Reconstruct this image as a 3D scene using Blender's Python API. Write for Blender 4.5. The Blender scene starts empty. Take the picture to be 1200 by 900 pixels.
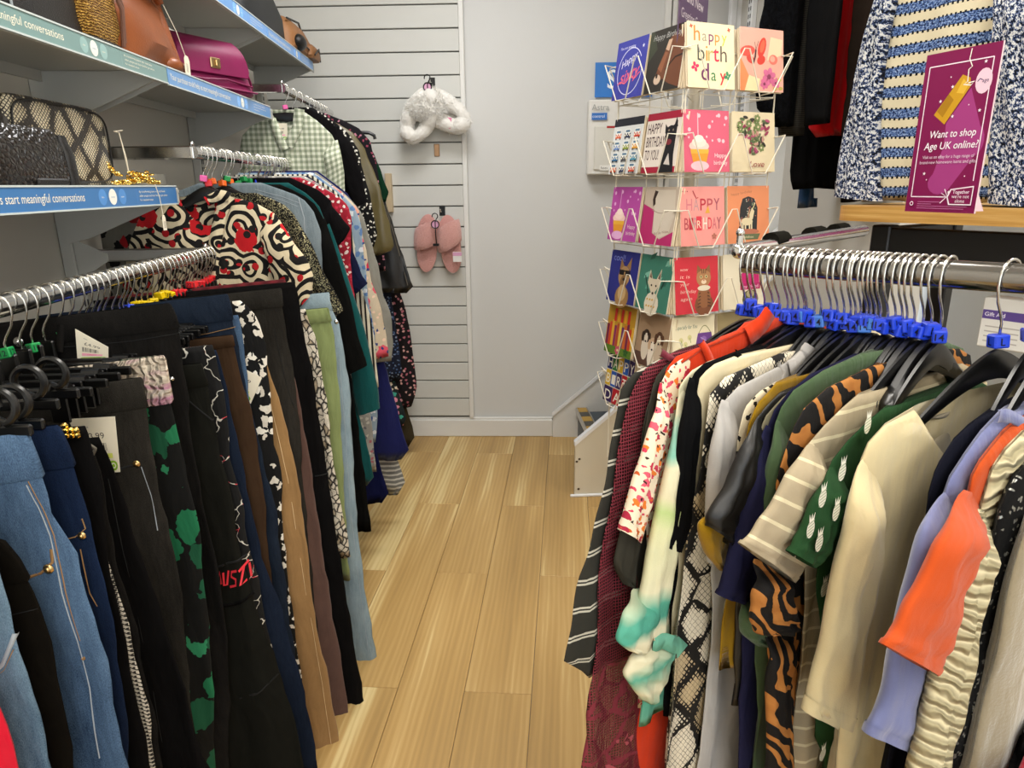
import bpy, bmesh, math, random
import numpy as np
from mathutils import Vector, Matrix

C = bpy.context.scene.collection
random.seed(7)
RAD = math.radians

# ------------------------------------------------------------------ camera
FPX, CAM_H = 800.0, 1.36
_p, _y, _r = RAD(16.24), RAD(3.1), RAD(0.6)
FWD = np.array([math.sin(_y)*math.cos(_p), math.cos(_y)*math.cos(_p), -math.sin(_p)])
_right = np.array([math.cos(_y), -math.sin(_y), 0.0])
_up = np.cross(_right, FWD)
RGT = _right*math.cos(_r) - _up*math.sin(_r)
UPV = _up*math.cos(_r) + _right*math.sin(_r)
EYE = np.array([0.0, 0.0, CAM_H])
cam_data = bpy.data.cameras.new('camera')
cam = bpy.data.objects.new('camera', cam_data); C.objects.link(cam)
cam_data.sensor_fit = 'HORIZONTAL'; cam_data.sensor_width = 36.0
cam_data.lens = FPX/1200*36.0
cam_data.clip_start = 0.02
M3 = Matrix((RGT, UPV, -FWD)).transposed()
cam.matrix_world = Matrix.Translation(EYE) @ M3.to_4x4()
bpy.context.scene.camera = cam

# ------------------------------------------------------------------ world, exposure, lamps
sc = bpy.context.scene
sc.view_settings.view_transform = 'Standard'
sc.view_settings.look = 'None'
sc.view_settings.gamma = 1.0
sc.view_settings.use_curve_mapping = False
sc.view_settings.exposure = 0.02
world = bpy.data.worlds.new('world'); sc.world = world
world.use_nodes = True
world.node_tree.nodes['Background'].inputs[0].default_value = (0.86, 0.93, 1.0, 1)
world.node_tree.nodes['Background'].inputs[1].default_value = 3.2      # added sky fill, entering by an unseen front opening

LAMP_POWER = 19.0
CEIL_Z = 2.75
LAMP_SPOTS = [(-0.1, 2.45), (0.05, 1.0), (0.2, -0.5), (0.3, -1.8), (1.75, 1.3), (1.75, -0.6)]  # the last two, far right, are unseen panels added as extra fill
for i, (lx, ly) in enumerate(LAMP_SPOTS):
    ld = bpy.data.lights.new('ceiling_panel_light', 'AREA')
    ld.shape = 'SQUARE'; ld.size = 0.56
    ld.energy = LAMP_POWER*(0.9 if i == 0 else 1.0)
    ld.color = (1.0, 0.95, 0.87) if i else (0.98, 0.98, 1.0)
    lo = bpy.data.objects.new('ceiling_panel_light', ld); C.objects.link(lo)
    lo.location = (lx, ly, CEIL_Z-0.035)

# ------------------------------------------------------------------ pixel -> place helpers (1200 x 900 photograph)
def ray(u, v): return RGT*(u-600)/FPX + UPV*(450-v)/FPX + FWD
def atX(u, v, X): d = ray(u, v); return EYE + d*(X/d[0])
def atY(u, v, Y): d = ray(u, v); return EYE + d*(Y/d[1])
def atZ(u, v, Z): d = ray(u, v); return EYE + d*((Z-CAM_H)/d[2])
def atP(u, v, p, n):
    d = ray(u, v); n = np.array(n, float)
    return EYE + d*(((np.array(p)-EYE) @ n)/(d @ n))

def pxof(X, Y, Z):
    d = np.array((X, Y, Z))-EYE; w = d @ FWD
    return (600+FPX*(d @ RGT)/w, 450-FPX*(d @ UPV)/w)

# ------------------------------------------------------------------ material helpers
def hexc(h):
    h = h.lstrip('#')
    v = [int(h[i:i+2], 16)/255 for i in (0, 2, 4)]
    return tuple((x/12.92 if x <= .04045 else ((x+.055)/1.055)**2.4) for x in v) + (1.0,)
def col(c): return hexc(c) if isinstance(c, str) else (tuple(c)+(1.0,))[:4]

class NT:
    """small wrapper that builds one procedural material"""
    def __init__(s, name, rough=.85, metal=0.0, spec=.3, coord='UV'):
        s.m = bpy.data.materials.new(name); s.m.use_nodes = True
        s.t = s.m.node_tree; s.b = s.t.nodes['Principled BSDF']
        s.b.inputs['Roughness'].default_value = rough
        s.b.inputs['Metallic'].default_value = metal
        s.b.inputs['Specular IOR Level'].default_value = spec
        tc = s.n('ShaderNodeTexCoord'); s.uv = tc.outputs[coord]; s.obj = tc.outputs['Object']
    def n(s, t, **a):
        k = s.t.nodes.new(t)
        for x, y in a.items(): setattr(k, x, y)
        return k
    def put(s, sock, v):
        if hasattr(v, 'is_linked') or isinstance(v, bpy.types.NodeSocket): s.t.links.new(v, sock)
        else: sock.default_value = v
    def map(s, vec, scale=(1, 1, 1), rot=0.0, loc=(0, 0, 0)):
        k = s.n('ShaderNodeMapping'); s.put(k.inputs[0], vec)
        k.inputs['Scale'].default_value = scale; k.inputs['Rotation'].default_value = (0, 0, rot); k.inputs['Location'].default_value = loc
        return k.outputs[0]
    def noise(s, vec, scale, detail=2.0, rough=.5, color=False):
        k = s.n('ShaderNodeTexNoise'); s.put(k.inputs['Vector'], vec)
        k.inputs['Scale'].default_value = scale; k.inputs['Detail'].default_value = detail; k.inputs['Roughness'].default_value = rough
        return k.outputs['Color' if color else 'Fac']
    def vor(s, vec, scale, feature='F1', rand=1.0, metric='EUCLIDEAN'):
        k = s.n('ShaderNodeTexVoronoi', feature=feature, voronoi_dimensions='2D')
        if feature != 'DISTANCE_TO_EDGE': k.distance = metric
        s.put(k.inputs['Vector'], vec); k.inputs['Scale'].default_value = scale; k.inputs['Randomness'].default_value = rand
        return k
    def wave(s, vec, scale, dist=0.0, dscale=1.0, kind='BANDS', dirn='X', detail=2.0):
        k = s.n('ShaderNodeTexWave', wave_type=kind)
        if kind == 'BANDS': k.bands_direction = dirn
        s.put(k.inputs['Vector'], vec); k.inputs['Scale'].default_value = scale
        k.inputs['Distortion'].default_value = dist; k.inputs['Detail Scale'].default_value = dscale; k.inputs['Detail'].default_value = detail
        return k.outputs['Fac']
    def math(s, op, a, b=0.0, c=0.0):
        k = s.n('ShaderNodeMath', operation=op)
        s.put(k.inputs[0], a); s.put(k.inputs[1], b); s.put(k.inputs[2], c)
        return k.outputs[0]
    def lt(s, a, b): return s.math('LESS_THAN', a, b)
    def gt(s, a, b): return s.math('GREATER_THAN', a, b)
    def mul(s, a, b): return s.math('MULTIPLY', a, b)
    def add(s, a, b): return s.math('ADD', a, b)
    def sep(s, vec):
        k = s.n('ShaderNodeSeparateXYZ'); s.put(k.inputs[0], vec); return k.outputs
    def comb(s, x, y, z=0.0):
        k = s.n('ShaderNodeCombineXYZ'); s.put(k.inputs[0], x); s.put(k.inputs[1], y); s.put(k.inputs[2], z); return k.outputs[0]
    def mix(s, f, a, b):
        k = s.n('ShaderNodeMix', data_type='RGBA')
        s.put(k.inputs[0], f); s.put(k.inputs[6], a if isinstance(a, bpy.types.NodeSocket) else col(a)); s.put(k.inputs[7], b if isinstance(b, bpy.types.NodeSocket) else col(b))
        return k.outputs[2]
    def ramp(s, f, stops, interp='LINEAR'):
        k = s.n('ShaderNodeValToRGB'); k.color_ramp.interpolation = interp
        e = k.color_ramp.elements
        while len(e) < len(stops): e.new(.5)
        for x, (p, c) in zip(e, stops): x.position = p; x.color = col(c)
        s.put(k.inputs[0], f); return k.outputs[0]
    def warp(s, vec, scale, amt):
        k = s.n('ShaderNodeVectorMath', operation='MULTIPLY_ADD')
        s.put(k.inputs[0], s.noise(vec, scale, 2, .5, True)); k.inputs[1].default_value = (amt, amt, 0); s.put(k.inputs[2], vec)
        return k.outputs[0]
    def bump(s, h, strength=.3, dist=.001):
        k = s.n('ShaderNodeBump'); k.inputs['Strength'].default_value = strength; k.inputs['Distance'].default_value = dist
        s.put(k.inputs['Height'], h); s.t.links.new(k.outputs[0], s.b.inputs['Normal'])
    def base(s, c):
        s.put(s.b.inputs['Base Color'], c if isinstance(c, bpy.types.NodeSocket) else col(c)); return s
    def sheen(s, w=.3):
        s.b.inputs['Sheen Weight'].default_value = w; return s
    def cloth(s, c, vary=.18, weave=900, strength=.35, sheen=.15, crease=1.0):
        """cloth colour with a faint slub and a woven relief"""
        v = s.noise(s.uv, 28, 4, .6)
        dark = s.n('ShaderNodeHueSaturation')
        s.put(dark.inputs['Color'], c if isinstance(c, bpy.types.NodeSocket) else col(c))
        s.put(dark.inputs['Value'], s.math('MULTIPLY_ADD', v, vary*2, 1-vary))
        s.base(dark.outputs[0])
        cr = s.noise(s.map(s.warp(s.uv, 5, .08), (26, 7, 1), .15), 1.0, 3, .5)
        h = s.add(s.mul(s.noise(s.uv, weave, 2, .6), .0011*strength), s.mul(cr, .010*crease))
        s.bump(h, .8, 1.0)
        lum = max(col(c)[:3]) if not isinstance(c, bpy.types.NodeSocket) else 0
        s.sheen(sheen if lum > .06 else 0.0); return s.m

MC = {}
def M(key, fn, *a, **k):
    if key not in MC: MC[key] = fn(key, *a, **k)
    return MC[key]

def plain(name, c, rough=.85, vary=.18, strength=.35, weave=900, sheen=.15, spec=.06):
    return NT(name, rough, spec=spec).cloth(c, vary, weave, strength, sheen)
def solid(name, c, rough=.5, metal=0.0, spec=.5):
    n = NT(name, rough, metal, spec, 'Object'); n.base(n.mix(n.noise(n.uv, 40, 2), c, tuple(x*.93 for x in col(c)[:3])))
    return n.m
def denim(name, c, pale, fade=.5, rough=.9):
    n = NT(name, rough, spec=.05)
    tw = n.noise(n.map(n.uv, (1500, 420, 1), .7), 1.0, 2)
    big = n.noise(n.map(n.uv, (14, 5, 1)), 1.0, 4, .6)
    slub = n.noise(n.map(n.uv, (260, 30, 1)), 1.0, 3, .7)
    f = n.add(n.mul(tw, .38), n.add(n.mul(big, .30+.2*fade), n.mul(slub, .32-.2*fade)))
    n.base(n.ramp(f, [(.33, c), (.5, n_mid(c, pale)), (.68, pale)]))
    cr = n.noise(n.map(n.warp(n.uv, 5, .08), (26, 7, 1), .15), 1.0, 3, .5)
    n.bump(n.add(n.mul(tw, .0006), n.mul(cr, .010)), .8, 1.0); return n.m
def n_mid(a, b):
    a, b = col(a), col(b); return tuple((x+y)/2 for x, y in zip(a[:3], b[:3]))
def stripes(name, base_, line, period, duty=.2, double=False, axis=1, slub=.12, warp=0.0):
    n = NT(name, .9)
    uv = n.warp(n.uv, 20, warp) if warp else n.uv
    y = n.math('FRACT', n.mul(n.sep(uv)[axis], 1/period))
    f = n.lt(y, duty)
    if double: f = n.math('MAXIMUM', f, n.mul(n.gt(y, duty*1.8), n.lt(y, duty*2.8)))
    return n.cloth(n.mix(f, base_, line), slub)
def gingham(name, pale, mid, dark, period):
    n = NT(name, .92)
    o = n.sep(n.uv)
    a = n.lt(n.math('FRACT', n.mul(o[0], 1/period)), .5); b = n.lt(n.math('FRACT', n.mul(o[1], 1/period)), .5)
    return n.cloth(n.mix(n.mul(a, b), n.mix(n.math('MAXIMUM', a, b), pale, mid), dark), .12)
def floral(name, base_, layers, rough=.88, warp=.01, spec=.25):
    """layers: (scale, radius, colours, stretch) blobs of random colour over the base"""
    n = NT(name, rough, spec=spec)
    c = base_ if isinstance(base_, bpy.types.NodeSocket) else n.mix(0.0, base_, base_)
    for i, (scale, rad, cols, st) in enumerate(layers):
        vec = n.map(n.warp(n.uv, 60+17*i, warp), (st[0], st[1], 1), .5*i, (3.1*i, 1.7*i, 0))
        v = n.vor(vec, scale)
        ang = n.noise(vec, scale*3.1, 1)
        f = n.lt(n.add(v.outputs['Distance'], n.mul(n.math('SUBTRACT', ang, .5), .45)), rad)
        k = len(cols)
        rc = n.ramp(n.sep(v.outputs['Color'])[0], [(j/k, x) for j, x in enumerate(cols)], 'CONSTANT')
        c = n.mix(f, c, rc)
    return n.cloth(c, .12)
def snake(name, pale, tan, dark, scale=1.0):
    n = NT(name, .7, spec=.35)
    uvw = n.warp(n.uv, 26, .03)
    dv = n.map(uvw, (1, .62, 1), .78)
    big = n.vor(dv, 22*scale, rand=.6)
    edge = n.vor(dv, 22*scale, 'DISTANCE_TO_EDGE', .6).outputs['Distance']
    cells = n.vor(n.map(n.uv, (1, .72, 1), .78), 190*scale, 'DISTANCE_TO_EDGE', .2).outputs['Distance']
    patch = n.sep(big.outputs['Color'])[0]
    ground = n.ramp(patch, [(0, pale), (.5, tan), (.72, pale)], 'CONSTANT')
    near = n.math('SUBTRACT', .40, n.mul(edge, 1.5))
    thick = n.math('MAXIMUM', n.add(near, n.mul(n.math('SUBTRACT', patch, .5), .22)), .03)
    f = n.lt(cells, thick)
    band = n.lt(n.add(edge, n.mul(n.math('SUBTRACT', n.noise(n.uv, 90*scale, 2), .5), .14)), .085)
    light = n.mul(n.gt(patch, .86), 1.0)
    c = n.mix(n.math('MAXIMUM', f, band), ground, dark)
    return n.cloth(n.mix(n.mul(light, n.gt(cells, .05)), c, pale), .1, 700, .2)
def tiger(name, base_, glow, dark):
    n = NT(name, .8)
    w = n.wave(n.map(n.uv, (1, 1.0, 1), .5), 11, 16, 1.2, detail=2.5)
    br = n.noise(n.uv, 34, 3)
    return n.cloth(n.mix(n.gt(n.add(w, n.mul(n.math('SUBTRACT', br, .5), .9)), .42), n.mix(n.noise(n.uv, 60, 2), base_, glow), dark), .1)
def marl(name, a, b, c, scale=220):
    n = NT(name, .95)
    v = n.noise(n.map(n.uv, (1, .6, 1), .3), scale, 3, .75)
    m_ = n.ramp(v, [(.43, a), (.5, b), (.56, c)], 'LINEAR')
    return n.cloth(m_, .08, scale*2, .8)
def sparkle(name, dark, bright, scale=420, amount=.22, rough=.35):
    n = NT(name, .7, spec=.15)
    v = n.vor(n.uv, scale)
    f = n.gt(n.sep(v.outputs['Color'])[0], 1-amount)
    n.base(n.mix(f, dark, bright))
    n.put(n.b.inputs['Metallic'], n.mul(f, .7)); n.put(n.b.inputs['Roughness'], n.math('MULTIPLY_ADD', f, rough-.8, .8))
    n.bump(n.sep(v.outputs['Color'])[1], .9, .003); return n.m
def leather(name, c, rough=.42, grain=320, strength=.35, vary=.25):
    n = NT(name, rough, spec=.5, coord='Object')
    v = n.noise(n.uv, 14, 4, .6)
    h = n.n('ShaderNodeHueSaturation'); n.put(h.inputs['Color'], col(c)); n.put(h.inputs['Value'], n.math('MULTIPLY_ADD', v, vary*2, 1-vary)); n.base(h.outputs[0])
    k = n.n('ShaderNodeTexVoronoi', feature='DISTANCE_TO_EDGE'); n.put(k.inputs['Vector'], n.uv); k.inputs['Scale'].default_value = grain
    n.bump(k.outputs['Distance'], strength, .002); return n.m
def fur(name, c, c2, scale=160):
    n = NT(name, 1.0, spec=.1, coord='Object')
    v = n.noise(n.map(n.uv, (1, 1, .45)), scale, 4, .75)
    n.base(n.mix(v, c2, c)); n.bump(v, 1.0, .012); n.sheen(.6); return n.m
def metal(name, c=(.75, .74, .72), rough=.16):
    n = NT(name, rough, 1.0, .5, 'Object'); n.base(n.mix(n.noise(n.uv, 60, 2), c, tuple(x*.85 for x in c))); return n.m
def paint(name, c, rough=.55, bump=.08, scale=90):
    n = NT(name, rough, 0, .4, 'Object')
    v = n.noise(n.uv, 3.0, 4, .6)
    n.base(n.mix(v, c, tuple(x*.94 for x in col(c)[:3]))); n.bump(n.noise(n.uv, scale, 3), bump, .002); return n.m
def print_mat():
    n = NT('printed_ink', .45, 0, .4); a = n.n('ShaderNodeVertexColor'); a.layer_name = 'Col'; n.base(a.outputs[0]); return n.m
PRINT = print_mat()

# ------------------------------------------------------------------ mesh helpers
def tag(o, label=None, cat=None, group=None, kind=None):
    if label: o['label'] = label
    if cat: o['category'] = cat
    if group: o['group'] = group
    if kind: o['kind'] = kind
    return o
def empty(name, loc=(0, 0, 0), rz=0.0):
    o = bpy.data.objects.new(name, None); C.objects.link(o); o.empty_display_size = .05
    o.location = loc; o.rotation_euler = (0, 0, rz); return o
def link(name, me, parent=None):
    o = bpy.data.objects.new(name, me); C.objects.link(o)
    if parent is not None: o.parent = parent
    return o
def mesh(name, verts, faces, mat, uv=None, smooth=True, mids=None):
    me = bpy.data.meshes.new(name); me.from_pydata([tuple(map(float, v)) for v in verts], [], [tuple(f) for f in faces])
    for m_ in (mat if isinstance(mat, (list, tuple)) else [mat]): me.materials.append(m_)
    if mids is not None: me.polygons.foreach_set('material_index', mids)
    if smooth: me.polygons.foreach_set('use_smooth', [True]*len(me.polygons))
    if uv is not None:
        l = me.uv_layers.new(name='UVMap')
        idx = np.empty(len(me.loops), dtype=np.int32); me.loops.foreach_get('vertex_index', idx)
        l.data.foreach_set('uv', np.asarray(uv, dtype=np.float32)[idx].ravel())
    me.update(); return me

class MB:
    """collects boxes, tubes, lofts; build() links them as one mesh object"""
    def __init__(s): s.v = []; s.f = []; s.flat = []
    def add(s, v, f, T=None):
        k = len(s.v)
        if T is not None: v = [tuple(T @ Vector(x)) for x in v]
        s.v += [tuple(map(float, x)) for x in v]; s.f += [tuple(i+k for i in q) for q in f]; return s
    def box(s, c, d, T=None, b=0.0, rz=0.0):
        x, y, z = (q/2 for q in d); b = min(b, x*.9, y*.9, z*.9)
        R = Matrix.Translation(c) @ Matrix.Rotation(rz, 4, 'Z')
        if T is not None: R = T @ R
        if b <= 0:
            v = [(sx*x, sy*y, sz*z) for sz in (-1, 1) for sx, sy in ((-1, -1), (1, -1), (1, 1), (-1, 1))]
            f = [(3, 2, 1, 0), (4, 5, 6, 7), (0, 1, 5, 4), (1, 2, 6, 5), (2, 3, 7, 6), (3, 0, 4, 7)]
        else:
            v = []; lay = [(-z, x-b, y-b), (-z+b, x, y), (z-b, x, y), (z, x-b, y-b)]
            for zz, X, Y in lay:
                v += [(-X+b*(X == x), -Y, zz), (X-b*(X == x), -Y, zz), (X, -Y+b*(X == x), zz), (X, Y-b*(X == x), zz), (X-b*(X == x), Y, zz), (-X+b*(X == x), Y, zz), (-X, Y-b*(X == x), zz), (-X, -Y+b*(X == x), zz)]
            f = [tuple(range(7, -1, -1)), tuple(range(24, 32))]
            for i in range(3):
                for j in range(8): a = i*8+j; c2 = i*8+(j+1) % 8; f.append((a, c2, c2+8, a+8))
        return s.add(v, f, R)
    def tube(s, pts, r, n=8, T=None, ends=True, closed=False, flat=None):
        P = [Vector(p) for p in pts]; R = r if isinstance(r, (list, tuple)) else [r]*len(P)
        v = []; f = []; up = None
        for i, p in enumerate(P):
            if closed: t = P[(i+1) % len(P)]-P[i-1]
            else: t = P[min(i+1, len(P)-1)]-P[max(i-1, 0)]
            t.normalize()
            if up is None:
                up = Vector((0, 0, 1)) if abs(t.z) < .9 else Vector((1, 0, 0))
            a = t.cross(up)
            if a.length < 1e-6: a = t.orthogonal()
            a.normalize(); up = a.cross(t).normalized()
            for k in range(n):
                q = 2*math.pi*k/n
                v.append(p + (a*math.cos(q) + up*math.sin(q)*(flat or 1.0))*R[i])
        m = len(P)
        for i in range(m if closed else m-1):
            for k in range(n):
                a = i*n+k; b2 = i*n+(k+1) % n; c2 = ((i+1) % m)*n+(k+1) % n; d = ((i+1) % m)*n+k
                f.append((a, b2, c2, d))
        if ends and not closed: f += [tuple(range(n-1, -1, -1)), tuple((m-1)*n+k for k in range(n))]
        return s.add(v, f, T)
    def loft(s, rings, caps=True, T=None):
        n = len(rings[0]); v = [p for r in rings for p in r]; f = []
        for i in range(len(rings)-1):
            for k in range(n): f.append((i*n+k, i*n+(k+1) % n, (i+1)*n+(k+1) % n, (i+1)*n+k))
        if caps: f += [tuple(range(n-1, -1, -1)), tuple((len(rings)-1)*n+k for k in range(n))]
        return s.add(v, f, T)
    def prism(s, poly, h, T=None):
        """polygon in xy raised by h along z"""
        n = len(poly); v = [(x, y, 0) for x, y in poly]+[(x, y, h) for x, y in poly]
        f = [tuple(range(n-1, -1, -1)), tuple(range(n, 2*n))]+[(k, (k+1) % n, n+(k+1) % n, n+k) for k in range(n)]
        return s.add(v, f, T)
    def ball(s, c, r, n=10, m=7, T=None):
        rx, ry, rz = r if isinstance(r, (tuple, list)) else (r, r, r)
        rings = []
        for i in range(m+1):
            t = math.pi*(i/m); t = min(max(t, .05), math.pi-.05)
            rings.append([(c[0]+rx*math.sin(t)*math.cos(2*math.pi*k/n), c[1]+ry*math.sin(t)*math.sin(2*math.pi*k/n), c[2]-rz*math.cos(t)) for k in range(n)])
        return s.loft(rings, True, T)
    def me(s, name, mat, smooth=False, uv=None):
        return mesh(name, s.v, s.f, mat, uv, smooth)
    def build(s, name, mat, parent=None, smooth=False, bevel=0.0):
        o = link(name, s.me(name, mat, smooth), parent)
        if smooth:
            try: o.data.set_sharp_from_angle(angle=RAD(40))
            except Exception: pass
        return o
def frame(o, x, y, z=None):
    """matrix with origin o and axes x, y (z = x cross y)"""
    x = Vector(x).normalized(); y = Vector(y).normalized(); z = Vector(z) if z is not None else x.cross(y)
    m_ = Matrix((x, y, z.normalized())).transposed().to_4x4(); m_.translation = Vector(o); return m_
def arc(cx, cy, r, a0, a1, n):
    return [(cx+r*math.cos(RAD(a0+(a1-a0)*i/n)), cy+r*math.sin(RAD(a0+(a1-a0)*i/n))) for i in range(n+1)]
def rrect(w, h, r, n=4, cx=0, cy=0):
    p = []
    for sx, sy, a in ((1, 1, 0), (-1, 1, 90), (-1, -1, 180), (1, -1, 270)):
        p += arc(cx+sx*(w/2-r), cy+sy*(h/2-r), r, a, a+90, n)
    return p

# ------------------------------------------------------------------ flat print (lettering, pictures on cards, labels)
_tc = {}
def text_geo(s, bold=False):
    if (s, bold) not in _tc:
        cu = bpy.data.curves.new('lettering', 'FONT'); cu.body = s; cu.size = 1.0; cu.resolution_u = 3
        if bold: cu.offset = .007
        ob = bpy.data.objects.new('lettering', cu)
        C.objects.link(ob); dg = bpy.context.evaluated_depsgraph_get(); dg.update()
        me = bpy.data.meshes.new_from_object(ob.evaluated_get(dg))
        v = [(p.co.x, p.co.y) for p in me.vertices]; f = [tuple(p.vertices) for p in me.polygons]
        bpy.data.objects.remove(ob); bpy.data.curves.remove(cu); bpy.data.meshes.remove(me)
        xs = [p[0] for p in v] or [0]; _tc[(s, bold)] = (v, f, min(xs), max(xs))
    return _tc[(s, bold)]
class Art:
    EPS = 4e-5
    def __init__(s): s.v = []; s.f = []; s.c = []; s.k = 0
    def poly(s, pts, c, same=False):
        if not same: s.k += 1
        a = len(s.v); s.v += [(x, y, s.k*s.EPS) for x, y in pts]; s.f.append(tuple(range(a, a+len(pts)))); s.c.append(col(c)); return s
    def rect(s, x0, y0, x1, y1, c, same=False): return s.poly([(x0, y0), (x1, y0), (x1, y1), (x0, y1)], c, same)
    def ell(s, cx, cy, rx, ry, c, same=False, n=16, rot=0.0):
        cr, sr = math.cos(rot), math.sin(rot)
        return s.poly([(cx+rx*math.cos(t)*cr-ry*math.sin(t)*sr, cy+rx*math.cos(t)*sr+ry*math.sin(t)*cr) for t in (2*math.pi*i/n for i in range(n))], c, same)
    def line(s, pts, w, c, same=False):
        if not same: s.k += 1
        n = len(pts); L = []; R_ = []
        for i in range(n):
            x0, y0 = pts[max(i-1, 0)]; x1, y1 = pts[min(i+1, n-1)]; d = math.hypot(x1-x0, y1-y0) or 1
            nx, ny = -(y1-y0)/d*w/2, (x1-x0)/d*w/2
            L.append((pts[i][0]+nx, pts[i][1]+ny)); R_.append((pts[i][0]-nx, pts[i][1]-ny))
        for i in range(n-1): s.poly([L[i], R_[i], R_[i+1], L[i+1]], c, True)
        return s
    def text(s, t, x, y, h, c, align='L', bold=False, rot=0.0, sx=1.0, shear=0.0, width=None):
        v, f, a, b = text_geo(t, bold); k = h/.7
        if width: sx = width/((b-a)*k)
        off = {'L': a, 'C': (a+b)/2, 'R': b}[align]; s.k += 1; n0 = len(s.v); cr, sr = math.cos(rot), math.sin(rot)
        for px, py in v:
            qx = ((px-off)*sx+py*shear)*k; qy = py*k
            s.v.append((x+qx*cr-qy*sr, y+qx*sr+qy*cr, s.k*s.EPS))
        for q in f: s.f.append(tuple(i+n0 for i in q)); s.c.append(col(c))
        return s
    def star(s, cx, cy, r, c, n=5, inner=.45, same=False):
        return s.poly([(cx+(r if i % 2 == 0 else r*inner)*math.sin(math.pi*i/n), cy+(r if i % 2 == 0 else r*inner)*math.cos(math.pi*i/n)) for i in range(2*n)], c, same)
    def flower(s, cx, cy, r, c, mid=None, n=5):
        for i in range(n):
            t = 2*math.pi*i/n+.3; s.ell(cx+r*.55*math.cos(t), cy+r*.55*math.sin(t), r*.45, r*.34, c, i > 0, 8, t)
        if mid: s.ell(cx, cy, r*.28, r*.28, mid, False, 8)
        return s
    def build(s, name, fn, parent=None):
        """fn maps (x, y, lift) to a point, or is a Matrix"""
        vv = [tuple(fn @ Vector(p)) for p in s.v] if isinstance(fn, Matrix) else [fn(*p) for p in s.v]
        me = mesh(name, vv, s.f, PRINT, None, False)
        a = me.color_attributes.new('Col', 'FLOAT_COLOR', 'CORNER')
        out = []
        for q, c in zip(s.f, s.c): out += list(c)*len(q)
        a.data.foreach_set('color', out)
        return link(name, me, parent)

# ------------------------------------------------------------------ plain materials
WALL = M('painted_wall', paint, '#d3d3d0', .6, .12)
WHITE = M('white_gloss_paint', paint, '#e2e1dc', .4, .05)
SLATM = M('slatwall_board', paint, '#d0d0ca', .5, .03)
GREYM = M('grey_powder_coat', paint, '#bcbcb5', .5, .03)
DARKGAP = M('slat_groove', solid, '#77766f', .7)
CHROME = M('chrome', metal)
STEEL = M('brushed_steel', metal, (.55, .55, .54), .3)
BLACKPL = M('black_plastic', solid, '#050505', .32)
BLACKMT = M('black_steel', solid, '#121110', .45)
WHITEPL = M('white_plastic', solid, '#e6e4dd', .4)
CREAMWIRE = M('cream_wire', solid, '#e4ddca', .35)
PAPER = M('card_paper', solid, '#e3d2b4', .8)
CREAMPAPER = M('cream_paper', solid, '#efe6cf', .8)
THREAD = M('string', solid, '#ded5bf', .9)

def oak(name):
    n = NT(name, .42, 0, .35, 'Object')
    oi = n.n('ShaderNodeObjectInfo'); rnd = oi.outputs['Random']
    off = n.comb(n.mul(rnd, 7.0), n.mul(rnd, 31.0))
    k = n.n('ShaderNodeVectorMath', operation='ADD'); n.put(k.inputs[0], n.uv); n.put(k.inputs[1], off); p = k.outputs[0]
    broad = n.noise(n.map(p, (8, .5, 1)), 1.0, 2, .5)
    grain = n.noise(n.map(p, (95, 2.2, 1)), 1.0, 4, .6)
    fine = n.noise(n.map(p, (420, 9, 1)), 1.0, 3, .65)
    cath = n.wave(n.map(p, (6, .55, 1)), 3.0, 5, 1.2, detail=2)
    f = n.add(n.add(n.mul(broad, .74), n.mul(grain, .15)), n.add(n.mul(fine, .06), n.mul(cath, .06)))
    c = n.ramp(f, [(.34, '#a38350'), (.47, '#b8955b'), (.55, '#c4a268'), (.62, '#dcc48a'), (.74, '#e6d09c')])
    h = n.n('ShaderNodeHueSaturation'); n.put(h.inputs['Color'], c); n.put(h.inputs['Value'], n.math('MULTIPLY_ADD', rnd, .12, .94))
    n.base(h.outputs[0]); n.put(n.b.inputs['Roughness'], n.math('MULTIPLY_ADD', grain, .2, .3))
    n.bump(n.add(grain, fine), .06, .001); return n.m
OAK = M('oak_laminate', oak)

# ------------------------------------------------------------------ the room
fl = MB().box((.7, .6, -.02), (3.7, 6.8, .03)).build('floor', DARKGAP); tag(fl, kind='structure')
PD = (math.sin(RAD(7.7)), math.cos(RAD(7.7))); PA = RAD(-7.7); PW, PL = .189, 1.16
pm = MB().box((0, 0, -.0035), (PW-.0012, PL-.0012, .007), None, .0012).me('plank', OAK)
j0 = atZ(544, 810, 0); jodd = atZ(542, 671.3, 0)
def fp(q): return (q[0]*math.cos(PA)+q[1]*math.sin(-PA)*-1, 0)
ux, uy = Vector((math.cos(PA), math.sin(PA))), Vector((-math.sin(PA), math.cos(PA)))
l0 = Vector(j0[:2]).dot(ux); e_even = Vector(j0[:2]).dot(uy); e_odd = Vector(jodd[:2]).dot(uy)
for i in range(-8, 13):
    for j in range(-3, 4):
        odd = (i % 2 == 0)      # strip between l0-PW and l0 is i = -1
        c2 = ux*(l0+(i+.5)*PW) + uy*((e_odd if i % 2 else e_even)+(j+.5)*PL)
        if -1.05 < c2.x < 1.9 and -.9 < c2.y < 4.1:
            o = link('plank', pm, fl); o.location = (c2.x, c2.y, 0); o.rotation_euler = (0, 0, PA)

BN = Vector((.087, .996, 0)).normalized(); BE = Vector((BN.y, -BN.x, 0))     # back wall normal (into it) and its run to the right
B0 = Vector((-.048, 3.647, 0))
def bw(s, z, d=0.0): return B0 + BE*s + Vector((0, 0, z)) - BN*d             # point on the back wall, d out of it
def bwpx(u, v, d=0.0):
    p = Vector(atP(u, v, bw(0, 0, d), BN)); return (p-B0).dot(BE), p.z
BT = frame(B0, BE, BN)                                                       # x along the wall, y into it, z up
wb = MB().box((.6, .06, 1.37), (3.6, .1, 2.8), BT).build('wall_back', WALL); tag(wb, kind='structure')
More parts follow.
